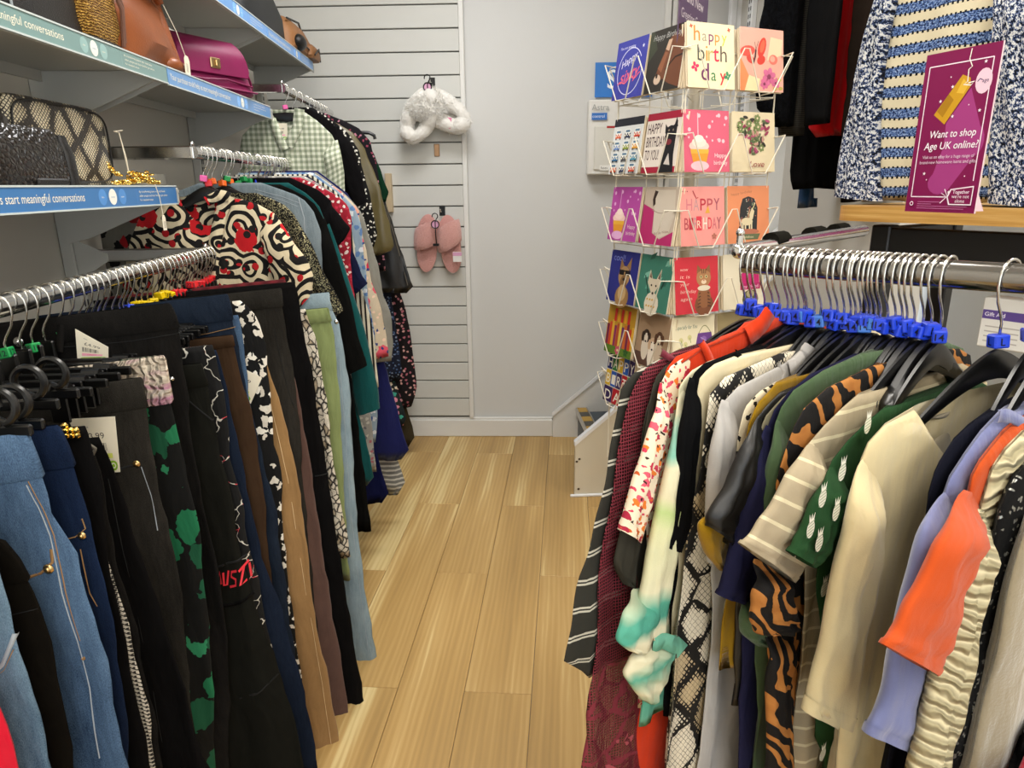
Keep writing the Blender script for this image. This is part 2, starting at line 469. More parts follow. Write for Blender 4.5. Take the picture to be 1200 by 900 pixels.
# slats
s_r = bwpx(545, 300, .02)[0]; s_l = -.97
za, zb = bwpx(545, 313, .02)[1], bwpx(545, 467, .02)[1]
pitch = (za-zb)/7.0
mback = MB().box(((s_l+s_r)/2, .004, 1.43), (s_r-s_l, .012, 2.64), BT).build('backing_board', DARKGAP, wb)
sm = MB().box((0, 0, 0), (s_r-s_l, .014, pitch-.006), None, .002).me('slat', SLATM)
k = 0
for i in range(-1, 26):
    zc = zb + pitch*(i-.5)
    if zc < .14 or zc > 2.7: continue
    o = link('slat', sm, wb); o.location = bw((s_l+s_r)/2, zc, .0125); o.rotation_euler = (0, 0, math.atan2(BE.y, BE.x))
tag(MB().box((s_r+.012, -.012, 1.42), (.024, .026, 2.62), BT, .003).build('trim_1', WHITE), kind='structure')
bs = bwpx(648, 490, .02)
bb = MB().box(((s_l+bs[0])/2-.02, -.006, .05), (bs[0]-s_l+.04, .03, .1), BT, .004)
bb.box(((s_l+bs[0])/2-.02, -.003, .105), (bs[0]-s_l+.04, .02, .012), BT, .003)
tag(bb.build('baseboard_back', WHITE), kind='structure')
MB().box((s_r-.16, .008, .122), (.36, .01, .026), BT).build('bare_board_strip', M('bare_board', paint, '#8d7650', .8), wb)
wl = MB().box((-1.05, .6, 1.37), (.1, 6.8, 2.8)).build('wall_left', M('left_wall_panel', paint, '#d0ccc1', .6, .06)); tag(wl, kind='structure')
PX = 1.26
PAINTP = M('partition_paint', paint, '#c9c6be', .6, .06)
wr = MB().box((PX+.05, 2.41, 1.37), (.1, .82, 2.8)).build('wall_right', PAINTP); tag(wr, kind='structure')
tag(MB().box((PX+.05, 3.15, 2.26), (.1, .66, 1.02)).build('trim_9', PAINTP), kind='structure')
wo = MB().box((2.45, .6, 1.37), (.1, 6.8, 2.8)).build('wall_right_far', WALL); tag(wo, kind='structure')
wf = MB().box((.7, -2.75, .2), (3.4, .1, .46)).box((.7, -2.75, 2.62), (3.4, .1, .3)).box((-.9, -2.75, 1.4), (.2, .1, 2.2)).box((2.3, -2.75, 1.4), (.3, .1, 2.2)).build('wall_front', WALL); tag(wf, kind='structure')  # unseen front wall, opened in the middle to let the sky fill in
wn = MB()
for x in (-.78, .18, 1.16, 2.13): wn.box((x, -2.75, 1.45), (.05, .07, 2.06), None, .004)
wn.box((.675, -2.75, .44), (2.96, .08, .05), None, .004).box((.675, -2.75, 2.45), (2.96, .08, .05), None, .004)
tag(wn.build('fill_window_1', WHITE), kind='structure')  # unseen frame of the opening, added so sky light fills the aisle
ce = MB().box((.7, .6, CEIL_Z+.03), (3.8, 6.9, .06)).build('ceiling', M('ceiling_tile', paint, '#e9e8e4', .8, .05)); tag(ce, kind='structure')
jp = MB().box((PX-.005, 3.46, 1.37), (.05, .07, 2.76), None, .004).box((PX-.035, 3.44, 1.37), (.03, .04, 2.76), None, .004).build('trim_2', M('bright_gloss', solid, '#eceef0', .25)); tag(jp, kind='structure')
for q, (u0, w_) in enumerate(((781, .03), (789, .022))):
    s_, z_ = bwpx(u0, 60, .015)
    tag(MB().box((s_, -.006, 1.37), (w_, .03, 2.76), BT, .003).build('trim_%d' % (3+q), WHITE), kind='structure')
for i, (lx, ly) in enumerate(LAMP_SPOTS):
    t = tag(empty('ceiling_light', (lx, ly, CEIL_Z)), 'square white ceiling light panel, number %s from the back wall' % ['one', 'two', 'three', 'four', 'five', 'six'][i], 'light', 'ceiling light panels')
    f_ = MB()
    for dx, dy, a, b in ((-.3, 0, .03, .63), (.3, 0, .03, .63), (0, -.3, .57, .03), (0, .3, .57, .03)): f_.box((dx, dy, -.012), (a, b, .024), None, .003)
    f_.build('frame', WHITEPL, t)
    em = M('light_diffuser', lambda nm: NT(nm, .5).m); em.node_tree.nodes['Principled BSDF'].inputs['Emission Color'].default_value = (1, .95, .88, 1); em.node_tree.nodes['Principled BSDF'].inputs['Emission Strength'].default_value = 4.0
    MB().box((0, 0, -.01), (.575, .575, .008)).build('diffuser', em, t)

# ------------------------------------------------------------------ stair in the far right corner
ST = tag(empty('staircase', (.45, 2.85, 0)), 'white painted stair with carpeted treads rising right beside the back wall', 'stairs')
def stp(name, mb, m, parent=ST, sm_=False):
    o = mb.build(name, m, None, sm_); o.parent = parent; o.matrix_parent_inverse = Matrix.Translation(-Vector((.45, 2.85, 0))) if parent is ST else Matrix.Identity(4)
    return o
sx0 = float(atZ(672, 578, 0)[0]); sy0 = 2.84
g0 = bwpx(648, 490, .02); g1 = bwpx(705, 443, .02); slope = (g1[1]-g0[1])/(g1[0]-g0[0])
xl = .43
T_in = frame(bw(g0[0], 0, .012), BE, (0, 0, 1))
m_ = MB().prism([(0, 0), (1.6, 0), (1.6, g0[1]+.02+slope*1.6), (0, g0[1]+.02)], .03, frame(bw(g0[0], 0, -.005), BE, (0, 0, 1))); stp('inner_string', m_, WHITE)
m_ = MB().prism([(-.006, g0[1]+.012), (1.6, g0[1]+.012+slope*1.606), (1.6, g0[1]+.035+slope*1.6), (-.006, g0[1]+.035)], .012, frame(bw(g0[0], 0, .024), BE, (0, 0, 1))); stp('string_cap', m_, M('bright_gloss', solid))
stringm = M('stained_white_paint', paint, '#d6cdb8', .5, .05)
zt = float(atY(675, 519, sy0)[2])
m_ = MB().prism([(sx0, .01), (sx0+1.0, .01), (sx0+1.0, zt+slope*1.0), (sx0, zt)], .025, frame((0, sy0, 0), (1, 0, 0), (0, 0, 1))); stp('outer_string', m_, stringm)
m_ = MB().prism([(sx0-.003, zt-.006), (sx0+1.0, zt-.006+slope), (sx0+1.0, zt+.012+slope), (sx0-.003, zt+.012)], .032, frame((0, sy0+.004, 0), (1, 0, 0), (0, 0, 1))); stp('string_cap', m_, M('bright_gloss', solid))
m_ = MB().box((sx0+.1, sy0-.03, .006), (.24, .012, .012), None, .003); stp('floor_bead', m_, M('bright_gloss', solid))
for du, dv in ((676, 541), (679, 538), (678, 573)):
    p = atY(du, dv, sy0-.026); stp('screw_hole', MB().ball(p, (.006, .003, .005), 8, 5), M('rusty_hole', solid, '#4a3a26', .9))
carpet = M('grey_stair_carpet', plain, '#4d545a', .95, .3, .6, 500)
yel = M('yellow_nosing_strip', plain, '#b9954a', .7); dkn = M('dark_nosing_strip', plain, '#56524b', .7)
nx = float(atZ(683, 495, .17)[0])
for i in range(4):
    x0 = nx+i*.24; z0 = .17*(i+1)
    stp('tread', MB().box((x0+.14, 3.19, z0-.012), (.28, .63, .024), None, .004).box((x0+.012, 3.19, z0-.09), (.02, .63, .16)), carpet)
for k in range(9):
    y = 2.92+k*.075
    stp('nosing_block', MB().box((nx+.028, y, .1735), (.05, .0735, .007), None, .0015), yel if k % 2 == 0 else dkn)
stp('nosing_edge', MB().box((nx+.0, 3.22, .16), (.006, .68, .036), None, .002).box((nx+.057, 3.22, .175), (.006, .68, .01), None, .002), M('alu_nosing', metal, (.7, .7, .7), .35))

# ------------------------------------------------------------------ left wall bays: uprights, shelves, header strips
XR, XS, XW = -.66, -.70, -1.0
Z1, Z2, Z3 = 1.22, 1.458, 1.713
SL, SM_, SU = 1.366, 1.633, 1.90
YU = (.76, 1.755, 2.655, 3.53)
slotd = M('slot_dark', solid, '#2d2c2a', .8)
for i, y in enumerate(YU):
    t = tag(empty('wall_upright', (XW, y, 0)), ['grey slotted upright on the left wall nearest the camera', 'grey slotted upright on the left wall under the end of the snakeskin bag shelf', 'grey slotted upright on the left wall below the pink satchel', 'grey slotted upright on the left wall beside the slatted back wall'][i], 'upright', 'left wall uprights')
    MB().box((.016, 0, 1.3), (.03, .034, 2.5), None, .003).build('post', GREYM, t)
    s = MB()
    for k in range(60):
        for dy in (-.007, .007): s.box((.0315, dy, .75+k*.026), (.001, .005, .016))
    tag(s.build('slots', slotd, t), kind='stuff')
def bracket(parent, y, ztop, ln=.27, y_off=0):
    """tapered sheet bracket under a shelf"""
    MB().prism([(0, 0), (ln, 0), (ln, -.018), (.06, -.1), (0, -.115)], .006, frame((.0, y-parent.location.y, ztop-parent.location.z), (1, 0, 0), (0, 0, 1))).build('bracket', GREYM, parent)
def shelf(y0, y1, zt, label):
    t = tag(empty('wall_shelf', (XW+.032, y0, zt)), label, 'shelf', 'grey wall shelves')
    L = y1-y0; D = XS-XW-.032
    MB().box((D/2, L/2, -.012), (D, L-.004, .006)).box((.004, L/2, -.02), (.006, L-.004, .036)).build('board', GREYM, t)
    MB().box((D-.004, L/2, -.022), (.006, L-.004, .036), None, .002).build('front_lip', GREYM, t)
    for y in (y0+.02, y1-.02): bracket(t, y, zt-.016, D-.01)
    return t
shelf(YU[0], YU[1]-.01, SL, 'grey metal shelf carrying the snakeskin and croc bags')
shelf(YU[0], YU[1], SM_, 'grey metal shelf carrying the black and tan handbags')
shelf(YU[1]+.002, YU[2], SM_, 'grey metal shelf carrying the pink satchel')
shelf(YU[1]-.1, YU[2], SU, 'high grey shelf left of the frame top')
shelf(YU[2]+.002, YU[3]-.1, SU, 'high grey shelf carrying the black and tan bags by the back wall')

def strip(y0, y1, ztop, h, colr, label, y_text, tw, y_dots, y_small, txt='Your purchase could help us start meaningful conversations'):
    t = tag(empty('header_strip', (XS, y0, ztop-h)), label, 'sign', 'printed shelf edge strips')
    L = y1-y0
    MB().box((.0045, L/2, h/2), (.003, L-.004, h), None, .001).build('holder', M('strip_'+colr, solid, colr, .3), t)
    MB().box((.005, L/2, h-.001), (.005, L-.004, .003)).box((.005, L/2, .001), (.005, L-.004, .003)).build('rim', M('strip_rim', solid, '#c9d3d2', .2), t)
    A = Art()
    A.text(txt, y_text-y0, h*.36, h*.34, '#f4efdc', 'R', False, width=tw)
    lt_ = tuple(min(1, x*1.35+.03) for x in col(colr)[:3])
    yd = y_dots-y0; r = h*.36
    for k, c_ in ((-1, lt_), (0, (.86, .86, .78)), (1, lt_)): A.ell(yd+k*r*2.5, h/2, r, r, c_)
    for k, s_ in ((-1, 'listen'), (0, 'connect'), (1, 'support')): A.text(s_, yd+k*r*2.5, h/2-.0015, .003, '#f4efdc' if k else '#4a86bd', 'C')
    A.line([(y_small-y0-.012, h*.15), (y_small-y0-.012, h*.85)], .0012, lt_)
    for k, s_ in enumerate(('By transforming items into vital funds', 'older people and their families get advice', 'for needed most')):
        A.text(s_, y_small-y0, h*(.66-.2*k), h*.1, '#f4efdc', 'L', width=(.125, .135, .06)[k])
    A.build('print', frame((.0062, 0, 0), (0, 1, 0), (0, 0, 1)), t)
    return t
def yX(u, v): return float(atX(u, v, XS+.005)[1])
strip(YU[0]+.005, 1.755, SM_-.002, .038, '#7d9d9b', 'grey green printed strip on the shelf edge under the black and tan handbags', yX(74, 46), .47, yX(110, 60), yX(146, 75))
strip(YU[0]+.005, 1.715, SL+.001, .042, '#3f79b4', 'deep blue printed strip on the shelf edge under the snakeskin bag', yX(99, 235), .43, yX(132, 233), yX(163, 230))
strip(1.757, 2.60, SM_-.002, .04, '#6f9fd4', 'sky blue printed strip on the shelf edge under the pink satchel', yX(270, 118), yX(270, 118)-yX(199, 90), yX(284, 122), yX(297, 127))
strip(1.66, 2.66, SU-.002, .038, '#6a9fdc', 'blue printed strip on the high shelf edge, the nearer of two', 2.2, .5, 2.35, 2.47)
strip(2.662, 3.38, SU-.002, .038, '#6a9fdc', 'blue printed strip on the high shelf edge below the tan bag', 2.98, .3, 3.08, 3.16)

# rails on the left wall
def wall_rail(y0, y1, z, label, arm_at):
    t = tag(empty('hanging_rail', (XR, y0, z)), label, 'rail')
    L = y1-y0
    MB().tube([(0, 0, -.015), (0, L, -.015)], .0125, 14, flat=1.25).build('bar', CHROME, t, True)
    for y in arm_at:
        m_ = MB().box(((XW-XR)/2+.02, y-y0, -.016), (abs(XW-XR)-.04, .012, .03), None, .003)
        m_.build('arm', CHROME if z > 1.3 else STEEL, t)
        MB().prism([(0, .03), (0, -.07), (.075, -.024), (.075, -.006)], .004, frame((XW-XR+.032, y-y0-.008, -.005), (1, 0, 0), (0, 0, 1))).build('bracket', GREYM, t)
        MB().ball((0, y-y0, .004), .006, 8, 6).build('end_knob', CHROME, t, True)
    return t
wall_rail(.45, YU[1]+.02, Z1, 'chrome rail along the left wall crowded with trousers', (YU[1],))
wall_rail(YU[1], YU[2]+.03, Z2, 'chrome rail along the left wall carrying the swirl patterned jacket', (YU[1],))
wall_rail(YU[2], YU[3], Z3, 'chrome rail by the back wall carrying the gingham shirt', (YU[2],))

# ------------------------------------------------------------------ hangers
CUBE = {'green': '#0d8a43', 'blue': '#2246d8', 'yellow': '#e8c408', 'red': '#d81f26', 'orange': '#e8661c', 'paleblue': '#3f78cf', 'purple': '#7a3fb0', 'pink': '#e05aa0'}
HOOKP = [(0, 0, -.088), (0, 0, -.066), (.004, 0, -.057), (.014, 0, -.042), (.0185, 0, -.026)] + [(.0185*math.cos(RAD(a)), 0, -.017+.0185*math.sin(RAD(a))) for a in range(0, 200, 20)] + [(-.0175, 0, -.028)]
HOOKME = MB().tube(HOOKP, .0016, 6).me('hook', M('hook_wire', metal, (.72, .70, .64), .22), True)
def cube_me(c, s_):
    b = MB().box((0, 0, 0), (.017, .0145, .0145), None, .0014)
    return b.me('size_cube', M('cube_'+c, solid, CUBE[c], .35))
_cm = {}
def add_cube(h, c, txt, z=-.080):
    if c not in _cm: _cm[c] = cube_me(c, txt)
    o = link('size_cube', _cm[c], h); o.location = (0, 0, z+random.uniform(-.007, .007)); o.rotation_euler = (random.uniform(-.15, .15), random.uniform(-.2, .2), random.uniform(-.6, .6))
    if txt:
        key = (c, txt)
        if key not in _cm:
            A = Art(); ink = '#0b0b20'
            for T_ in (frame((0, -.0078, 0), (1, 0, 0), (0, 0, 1)), frame((0, .0078, 0), (-1, 0, 0), (0, 0, 1)), frame((.009, 0, 0), (0, 1, 0), (0, 0, 1)), frame((-.009, 0, 0), (0, -1, 0), (0, 0, 1))):
                a = Art(); a.text(txt, 0, -.004, .008, ink, 'C', True)
                n0 = len(A.v); A.v += [tuple(T_ @ Vector(p)) for p in a.v]; A.f += [tuple(i+n0 for i in q) for q in a.f]; A.c += a.c
            tmp = A.build('size_mark', Matrix.Identity(4)); _cm[key] = tmp.data; bpy.data.objects.remove(tmp)
        link('size_mark', _cm[key], o)
def top_hanger(N, phi, drop, label, cube='blue', txt='14', W=.2, group='black clothes hangers', body=None, big=False, tilt=0.0, g=None):
    h = tag(empty('clothes_hanger', N, phi), label, 'hanger', group)
    if tilt: h.rotation_euler[1] = tilt
    link('hook', HOOKME, h)
    rings = []
    xs = np.linspace(-1, 1, 41)
    if g is not None:
        sa, sz = [], []
        for a_, z_ in zip(g._a[::-1], g._z[::-1]):
            if sa and (a_ <= sa[-1]+.004 or (sz[-1]-z_)/(a_-sa[-1]) > 1.5 or a_ > .215): break
            sa.append(float(a_)); sz.append(float(z_)-N[2]-.013)
        W = max(min(sa[-1]-.022, .19), .05)
        a0, z0 = sa[0], sz[0]
    for x in xs:
        a = abs(x)
        if g is not None:
            aa = a*W; t_ = min(1, aa/max(a0, .01))
            zc = -.094+(z0+.094)*(t_**1.35) if aa < a0 else float(np.interp(aa, sa, sz))
            ht = .008+(.025 if big else .018)*max(0, 1-a*1.25); th = .0034-.001*a-(.001 if a > .97 else 0)
            zc -= ht*.5+.014*a*a
            c = [(-th, .25), (-th*.55, .5), (th*.55, .5), (th, .25), (th, -.25), (th*.55, -.5), (-th*.55, -.5), (-th, -.25)]
            fy = g.fold(aa, zc+N[2])
            rings.append([(x*W, fy*(x > 0)+p_, zc+q_*ht) for p_, q_ in c]); continue
        zc = -.088-.004 - drop*(a**1.25 if a > .12 else (.12**1.25)*(a/.12)**2)
        ht = (.034 if big else .026)*(1-a)**1.2+.011; th = .005+.003*a - (.004 if a > .97 else 0)
        y = .010*a*a
        c = [(-th, .25), (-th*.55, .5), (th*.55, .5), (th, .25), (th, -.25), (th*.55, -.5), (-th*.55, -.5), (-th, -.25)]
        rings.append([(x*W, y+p, zc-ht*.5+q*ht) for p, q in c])
    MB().loft(rings).build('body', body or BLACKPL, h, True)
    if cube: add_cube(h, cube, txt)
    return h
CLIPME = MB().box((0, -.011, -.01), (.024, .004, .046), None, .0015).box((0, .011, -.01), (.024, .004, .046), None, .0015).tube([(-.012, 0, .012), (.012, 0, .012)], .006, 8).me('clip', BLACKPL)
BARME = MB().box((0, 0, -.118), (.30, .007, .013), None, .002).box((0, 0, -.1), (.026, .008, .036), None, .002).me('bar', BLACKPL)
def clip_hanger(N, label, cube='blue', txt='', phi=0.0, group='black clip hangers on the trouser rail', xs=(-.11, .11), sc_=1.0):
    h = tag(empty('clip_hanger', N, phi), label, 'hanger', group)
    link('hook', HOOKME, h)
    b = link('bar', BARME, h); b.scale = (sc_, 1, 1)
    for x in xs:
        c = link('clip', CLIPME, h); c.location = (x, 0, -.124)
    if cube: add_cube(h, cube, txt)
    return h

# ------------------------------------------------------------------ garments
def sstep(x): x = np.clip(x, 0, 1); return x*x*(3-2*x)
class Garment:
    """cloth hanging in the vertical plane through its hanger: x towards the aisle, y out of the plane, z up"""
    def __init__(s, name, label, cat, mat, N, phi, out, zhem=None, cap=.22, th=(.004, .009, .014), fold=(.005, .07, 0.0), group=None, inn=None, rows=34, cs=None, scoop=0.0, legs=False, cols=26, hemwave=.004, topflat=False, off=0.0, pieces=True, sag=0.0):
        s.sag = sag; s.N = Vector(N); s.phi = phi; s.cs = cs if cs else (-1 if abs(phi) < .6 else 1)
        s.ex = Vector((math.cos(phi), math.sin(phi), 0)); s.ey = Vector((-math.sin(phi), math.cos(phi), 0))
        s.mat = mat; s.off = off
        pts = [s.loc(u, v) for u, v in out]
        zs = [p[1] for p in pts]; As = [p[0] for p in pts]
        for i in range(1, len(zs)):
            if zs[i] >= zs[i-1]-.002: zs[i] = zs[i-1]-.002
        if zhem is not None and zhem < zs[-1]: zs.append(zhem); As.append(As[-1]+(As[-1]-As[-2])*.3)
        s.zt, s.zh = zs[0], zs[-1]
        s._z = np.array(zs[::-1]); s._a = np.array(As[::-1])
        s.amax = max(As); s.cap = cap; s.inn = inn; s.th = th; s.A, s.lam, s.ph = fold; s.legs = legs
        s.seed = (abs(hash(label)) % 97)/97*6.28 if False else (sum(map(ord, label)) % 97)/97*6.28
        if pieces:
            s.root = tag(empty(name, s.N, phi), label, cat, group)
        zr = s.zt - (s.zt-s.zh)*np.linspace(0, 1, rows)**1.25
        if topflat: zr[0] = s.zt
        sv = np.sin(np.pi/2*np.linspace(-1, 1, cols))
        V = []; UV = []
        for z in zr:
            row = []
            for sd, order in ((1, sv), (-1, sv[::-1])):
                for q in (order if sd == 1 else order[1:-1]):
                    a, y = s.pt(q, z, sd); zz = z - s.sag*(1-q)/2
                    k = (z-s.zh)/max(.001, s.zt-s.zh)
                    if k < .03: zz += hemwave*math.sin(9*a*3+s.seed)
                    if scoop and sd == 1 and k > .5:
                        t_ = z-(s.zt-.16)
                        wn = np.interp(z, s._z, s._a); nk = s._a[-1]
                        fsc = max(0, 1-(a/(nk*1.02))**2)
                        if t_ > 0: zz = z - scoop*fsc*min(1, t_/.16)
                    row.append((a, y, zz-s.N.z)); UV.append((a+(.37 if sd < 0 else 0), zz))
            V += row; n = len(row)
        F = []
        for i in range(rows-1):
            for j in range(n):
                F.append((i*n+j, i*n+(j+1) % n, (i+1)*n+(j+1) % n, (i+1)*n+j))
        # turned-up hem inside
        b = len(V); mid = np.array([V[(rows-1)*n+j] for j in range(n)]); cen = mid.mean(0)
        for j in range(n):
            p = mid[j]; V.append((p[0]*.985+cen[0]*.015, p[1]+(cen[1]-p[1])*.3, p[2]+.03)); UV.append((p[0], p[2]))
        for j in range(n): F.append(((rows-1)*n+j, (rows-1)*n+(j+1) % n, b+(j+1) % n, b+j))
        if not scoop:
            F.append(tuple(range(n-1, -1, -1)))
        s.body_me = mesh(name if not pieces else ('legs' if legs else 'torso'), V, F, mat, UV)
        if pieces: s.body = link('legs' if legs else 'torso', s.body_me, s.root)
        else:
            s.root = tag(link(name, s.body_me), label, cat, group); s.root.location = s.N; s.root.rotation_euler = (0, 0, phi)
    def loc(s, u, v, lift=0.0):
        p = Vector(atP(u, v, s.N+s.ey*(s.cs*lift+s.off), s.ey)) - s.N
        return p.dot(s.ex), p.z+s.N.z
    def aout(s, z): return float(np.interp(z, s._z, s._a))
    def ain(s, z):
        if s.inn: return s.inn(z)
        return -min(s.aout(z), s.cap)
    def thick(s, z, q):
        d = s.zt-z
        t = s.th[0]+(s.th[1]-s.th[0])*float(sstep(d/.12))+(s.th[2]-s.th[1])*float(sstep((d-.1)/.5))
        t *= max(0.0, 1-abs(q)**2.6)**.5
        if s.legs and d > .26: t *= 1-.9*math.exp(-(((q-.05)/.12)**2))*float(sstep((d-.26)/.1))
        return t
    def fold(s, a, z):
        g = float(sstep((s.zt-z)/.4))
        return s.A*g*(math.sin(2*math.pi*a/s.lam+s.ph+2.2*z)+.45*math.sin(2*math.pi*a/(s.lam*.41)+s.seed+3*z)) + .0012*math.sin(41*z+23*a+s.seed)*min(1, (s.zt-z)*8)
    def pt(s, q, z, side):
        ao, ai = s.aout(z), s.ain(z)
        ao += .0016*math.sin(37*z+s.seed)+.001*math.sin(83*z+2*s.seed)
        a = (ao+ai)/2+(ao-ai)/2*q
        return a, s.fold(a, z)+s.cs*side*s.thick(z, q)
    def front(s, a, z, lift=0.0):
        ao, ai = s.aout(z), s.ain(z); q = max(-1, min(1, (a-(ao+ai)/2)/((ao-ai)/2)))
        return Vector((a, s.fold(a, z)+s.cs*(s.thick(z, q)+lift), z-s.N.z))
    # --- pieces sewn on
    def sleeve(s, rows, mat=None, lift=.010, ts=.014, n=26, name='sleeve', cuff=True, parent=None, uvz=False, head=True):
        """rows: (outer px, inner px) pairs from the shoulder down to the cuff"""
        ts *= .8
        P = []
        for k_, (o, i) in enumerate(rows):
            lf = 0.0 if (head and k_ == 0) else lift
            a = s.loc(*o, lf); b = s.loc(*i, lf); P.append((a[0], a[1], b[0], b[1]))
        P = np.array(P); R_ = 28; k = np.linspace(0, len(P)-1, R_); Q = np.array([[np.interp(x, range(len(P)), P[:, c]) for c in range(4)] for x in k])
        for _ in range(3): Q[1:-1] = (Q[:-2]+2*Q[1:-1]+Q[2:])/4
        V = []; UV = []; dist = 0; last = None
        for r, (ao, zo, ai, zi) in enumerate(Q):
            c = np.array([(ao+ai)/2, (zo+zi)/2]); h = np.array([ao-ai, zo-zi])/2; w = np.hypot(*h)
            if last is not None: dist += np.hypot(*(c-last))
            last = c; f = float(sstep(r/7)) if head else 1.0
            tt = ts*(.2+.8*f)*min(1, w/.02); base = s.cs*lift
            if head:
                g_ = math.sin(math.pi/2*min(1, r/4)); out_ = c+h; c = out_+(c-out_)*(.7+.3*g_); h = h*(.7+.3*g_)
                base = base*f
            for j in range(n):
                t = 2*math.pi*j/n
                ct = math.copysign(abs(math.cos(t))**.85, math.cos(t)); st = math.sin(t)
                drape = .22*math.sin(2.6*math.pi*ct+s.seed+r*.08)+.12*math.sin(r*.55+3*ct+s.seed*2)+.10*math.sin(r*1.25-4*ct)
                p = c+h*ct*(1+.025*math.sin(r*.7+s.seed))
                y = base+tt*(st*(1+.25*drape)+.8*drape*(1-abs(ct))**.5*(.4+.6*f))
                V.append((p[0], y+s.fold(c[0], c[1])*.5*f, p[1]-s.N.z)); UV.append((ct*w+.6, p[1] if uvz else -dist))
        F = [(i*n+j, i*n+(j+1) % n, (i+1)*n+(j+1) % n, (i+1)*n+j) for i in range(R_-1) for j in range(n)]
        b = len(V); mid = np.array(V[(R_-1)*n:R_*n]); cen = mid.mean(0); up = np.array(V[(R_-4)*n:(R_-3)*n]).mean(0)-cen
        for j in range(n):
            p = mid[j]*.88+cen*.12+up*.6; V.append(tuple(p)); UV.append((.6, -dist))
        F += [((R_-1)*n+j, (R_-1)*n+(j+1) % n, b+(j+1) % n, b+j) for j in range(n)] + [tuple(range(n-1, -1, -1))]
        o = link(name, mesh(name, V, F, mat or s.mat, UV), parent or s.root)
        if cuff:
            rr = []
            for r in (R_-3, R_-2, R_-1):
                m0 = np.array(V[r*n:(r+1)*n]); c0 = m0.mean(0); rr.append([tuple(c0+(p-c0)*1.035) for p in m0])
            vv = [p for r in rr for p in r]; ff = [(i*n+j, i*n+(j+1) % n, (i+1)*n+(j+1) % n, (i+1)*n+j) for i in range(2) for j in range(n)]
            uu = [UV[(R_-3+r)*n+j] for r in range(3) for j in range(n)]
            link('cuff', mesh('cuff', vv, ff, mat or s.mat, uu), o)
        return o
    def ribbon(s, px, w, mat, name='stitching', lift=.0007, parent=None, raised=.0006, sub=5):
        P = [s.loc(*p) for p in px]; L = []
        if w <= .0024: w *= .6
        k = np.linspace(0, len(P)-1, (len(P)-1)*sub+1)
        A_ = [(np.interp(x, range(len(P)), [p[0] for p in P]), np.interp(x, range(len(P)), [p[1] for p in P])) for x in k]
        V = []; F = []
        for i, (a, z) in enumerate(A_):
            a0, z0 = A_[max(0, i-1)]; a1, z1 = A_[min(len(A_)-1, i+1)]; d = math.hypot(a1-a0, z1-z0) or 1
            nx_, nz_ = -(z1-z0)/d*w/2, (a1-a0)/d*w/2
            p1 = s.front(a+nx_, z+nz_, lift); p2 = s.front(a-nx_, z-nz_, lift); b1 = s.front(a+nx_, z+nz_, lift-.003); b2 = s.front(a-nx_, z-nz_, lift-.003)
            V += [b1, p1, p2, b2]
        for i in range(len(A_)-1):
            for j in range(3): F.append((4*i+j, 4*i+j+1, 4*i+5+j, 4*i+4+j))
        uv = [(v[0], v[2]) for v in V]
        return link(name, mesh(name, V, F, mat, uv), parent or s.root)
    def waistband(s, h, mat, name='waistband', grow=.0025, gather=0.0):
        V = []; UV = []; n = 0
        zs = [s.zt+.001, s.zt-h*.06, s.zt-h*.5, s.zt-h*.94, s.zt-h]
        for i, z in enumerate(zs):
            g = grow if 0 < i < 4 else grow*.3
            row = []
            for side, order in ((1, np.linspace(-1, 1, 40)), (-1, np.linspace(1, -1, 40)[1:-1])):
                for q in order:
                    zz = min(z, s.zt); a, y = s.pt(math.sin(math.pi/2*q), zz, side)
                    gg = g+gather*math.sin(q*70+i)*(.6 if i in (0, 4) else 1)
                    row.append((a+(g if q > .93 else -g if q < -.93 else 0), y+s.cs*side*gg, z-s.N.z-s.sag*(1-math.sin(math.pi/2*q))/2)); UV.append((a*.5, z))
            V += row; n = len(row)
        F = [(i*n+j, i*n+(j+1) % n, (i+1)*n+(j+1) % n, (i+1)*n+j) for i in range(4) for j in range(n)]
        return link(name, mesh(name, V, F, mat, UV), s.root)
    def patch(s, quad, A_, w, h, name='price_tag', mat=CREAMPAPER, lift=.004, thick=.0008, parent=None):
        """flat card whose corners (bl, br, tr, tl in px) hang in front of the cloth; A_ is drawn in w x h"""
        a_ = [s.loc(*p) for p in quad]; pts = []
        ymax = max((s.front(a, z).y*s.cs for a, z in a_))+lift
        pts = [Vector((a, s.cs*ymax, z-s.N.z)) for a, z in a_]
        nrm = (pts[1]-pts[0]).cross(pts[3]-pts[0]).normalized()
        if nrm.y*s.cs < 0: nrm = -nrm
        v = [p for p in pts]+[p+nrm*thick for p in pts]
        o = link(name, mesh(name, v, [(0, 1, 2, 3), (4, 5, 6, 7), (0, 1, 5, 4), (1, 2, 6, 5), (2, 3, 7, 6), (3, 0, 4, 7)], mat, None, False), parent or s.root)
        if A_:
            def fn(x, y, l):
                p = pts[0].lerp(pts[1], x/w).lerp(pts[3].lerp(pts[2], x/w), y/h); return tuple(p+nrm*(thick+l+5e-5))
            A_.build('print', fn, o)
        return o
    def rivet(s, px, r, mat, name='button'):
        a, z = s.loc(*px); p = s.front(a, z, .001)
        o = MB().ball((0, 0, 0), (r, .0025, r), 10, 5).ball((0, s.cs*.002, 0), (r*.5, .0022, r*.5), 8, 5).build(name, mat, s.root, True); o.location = p; return o

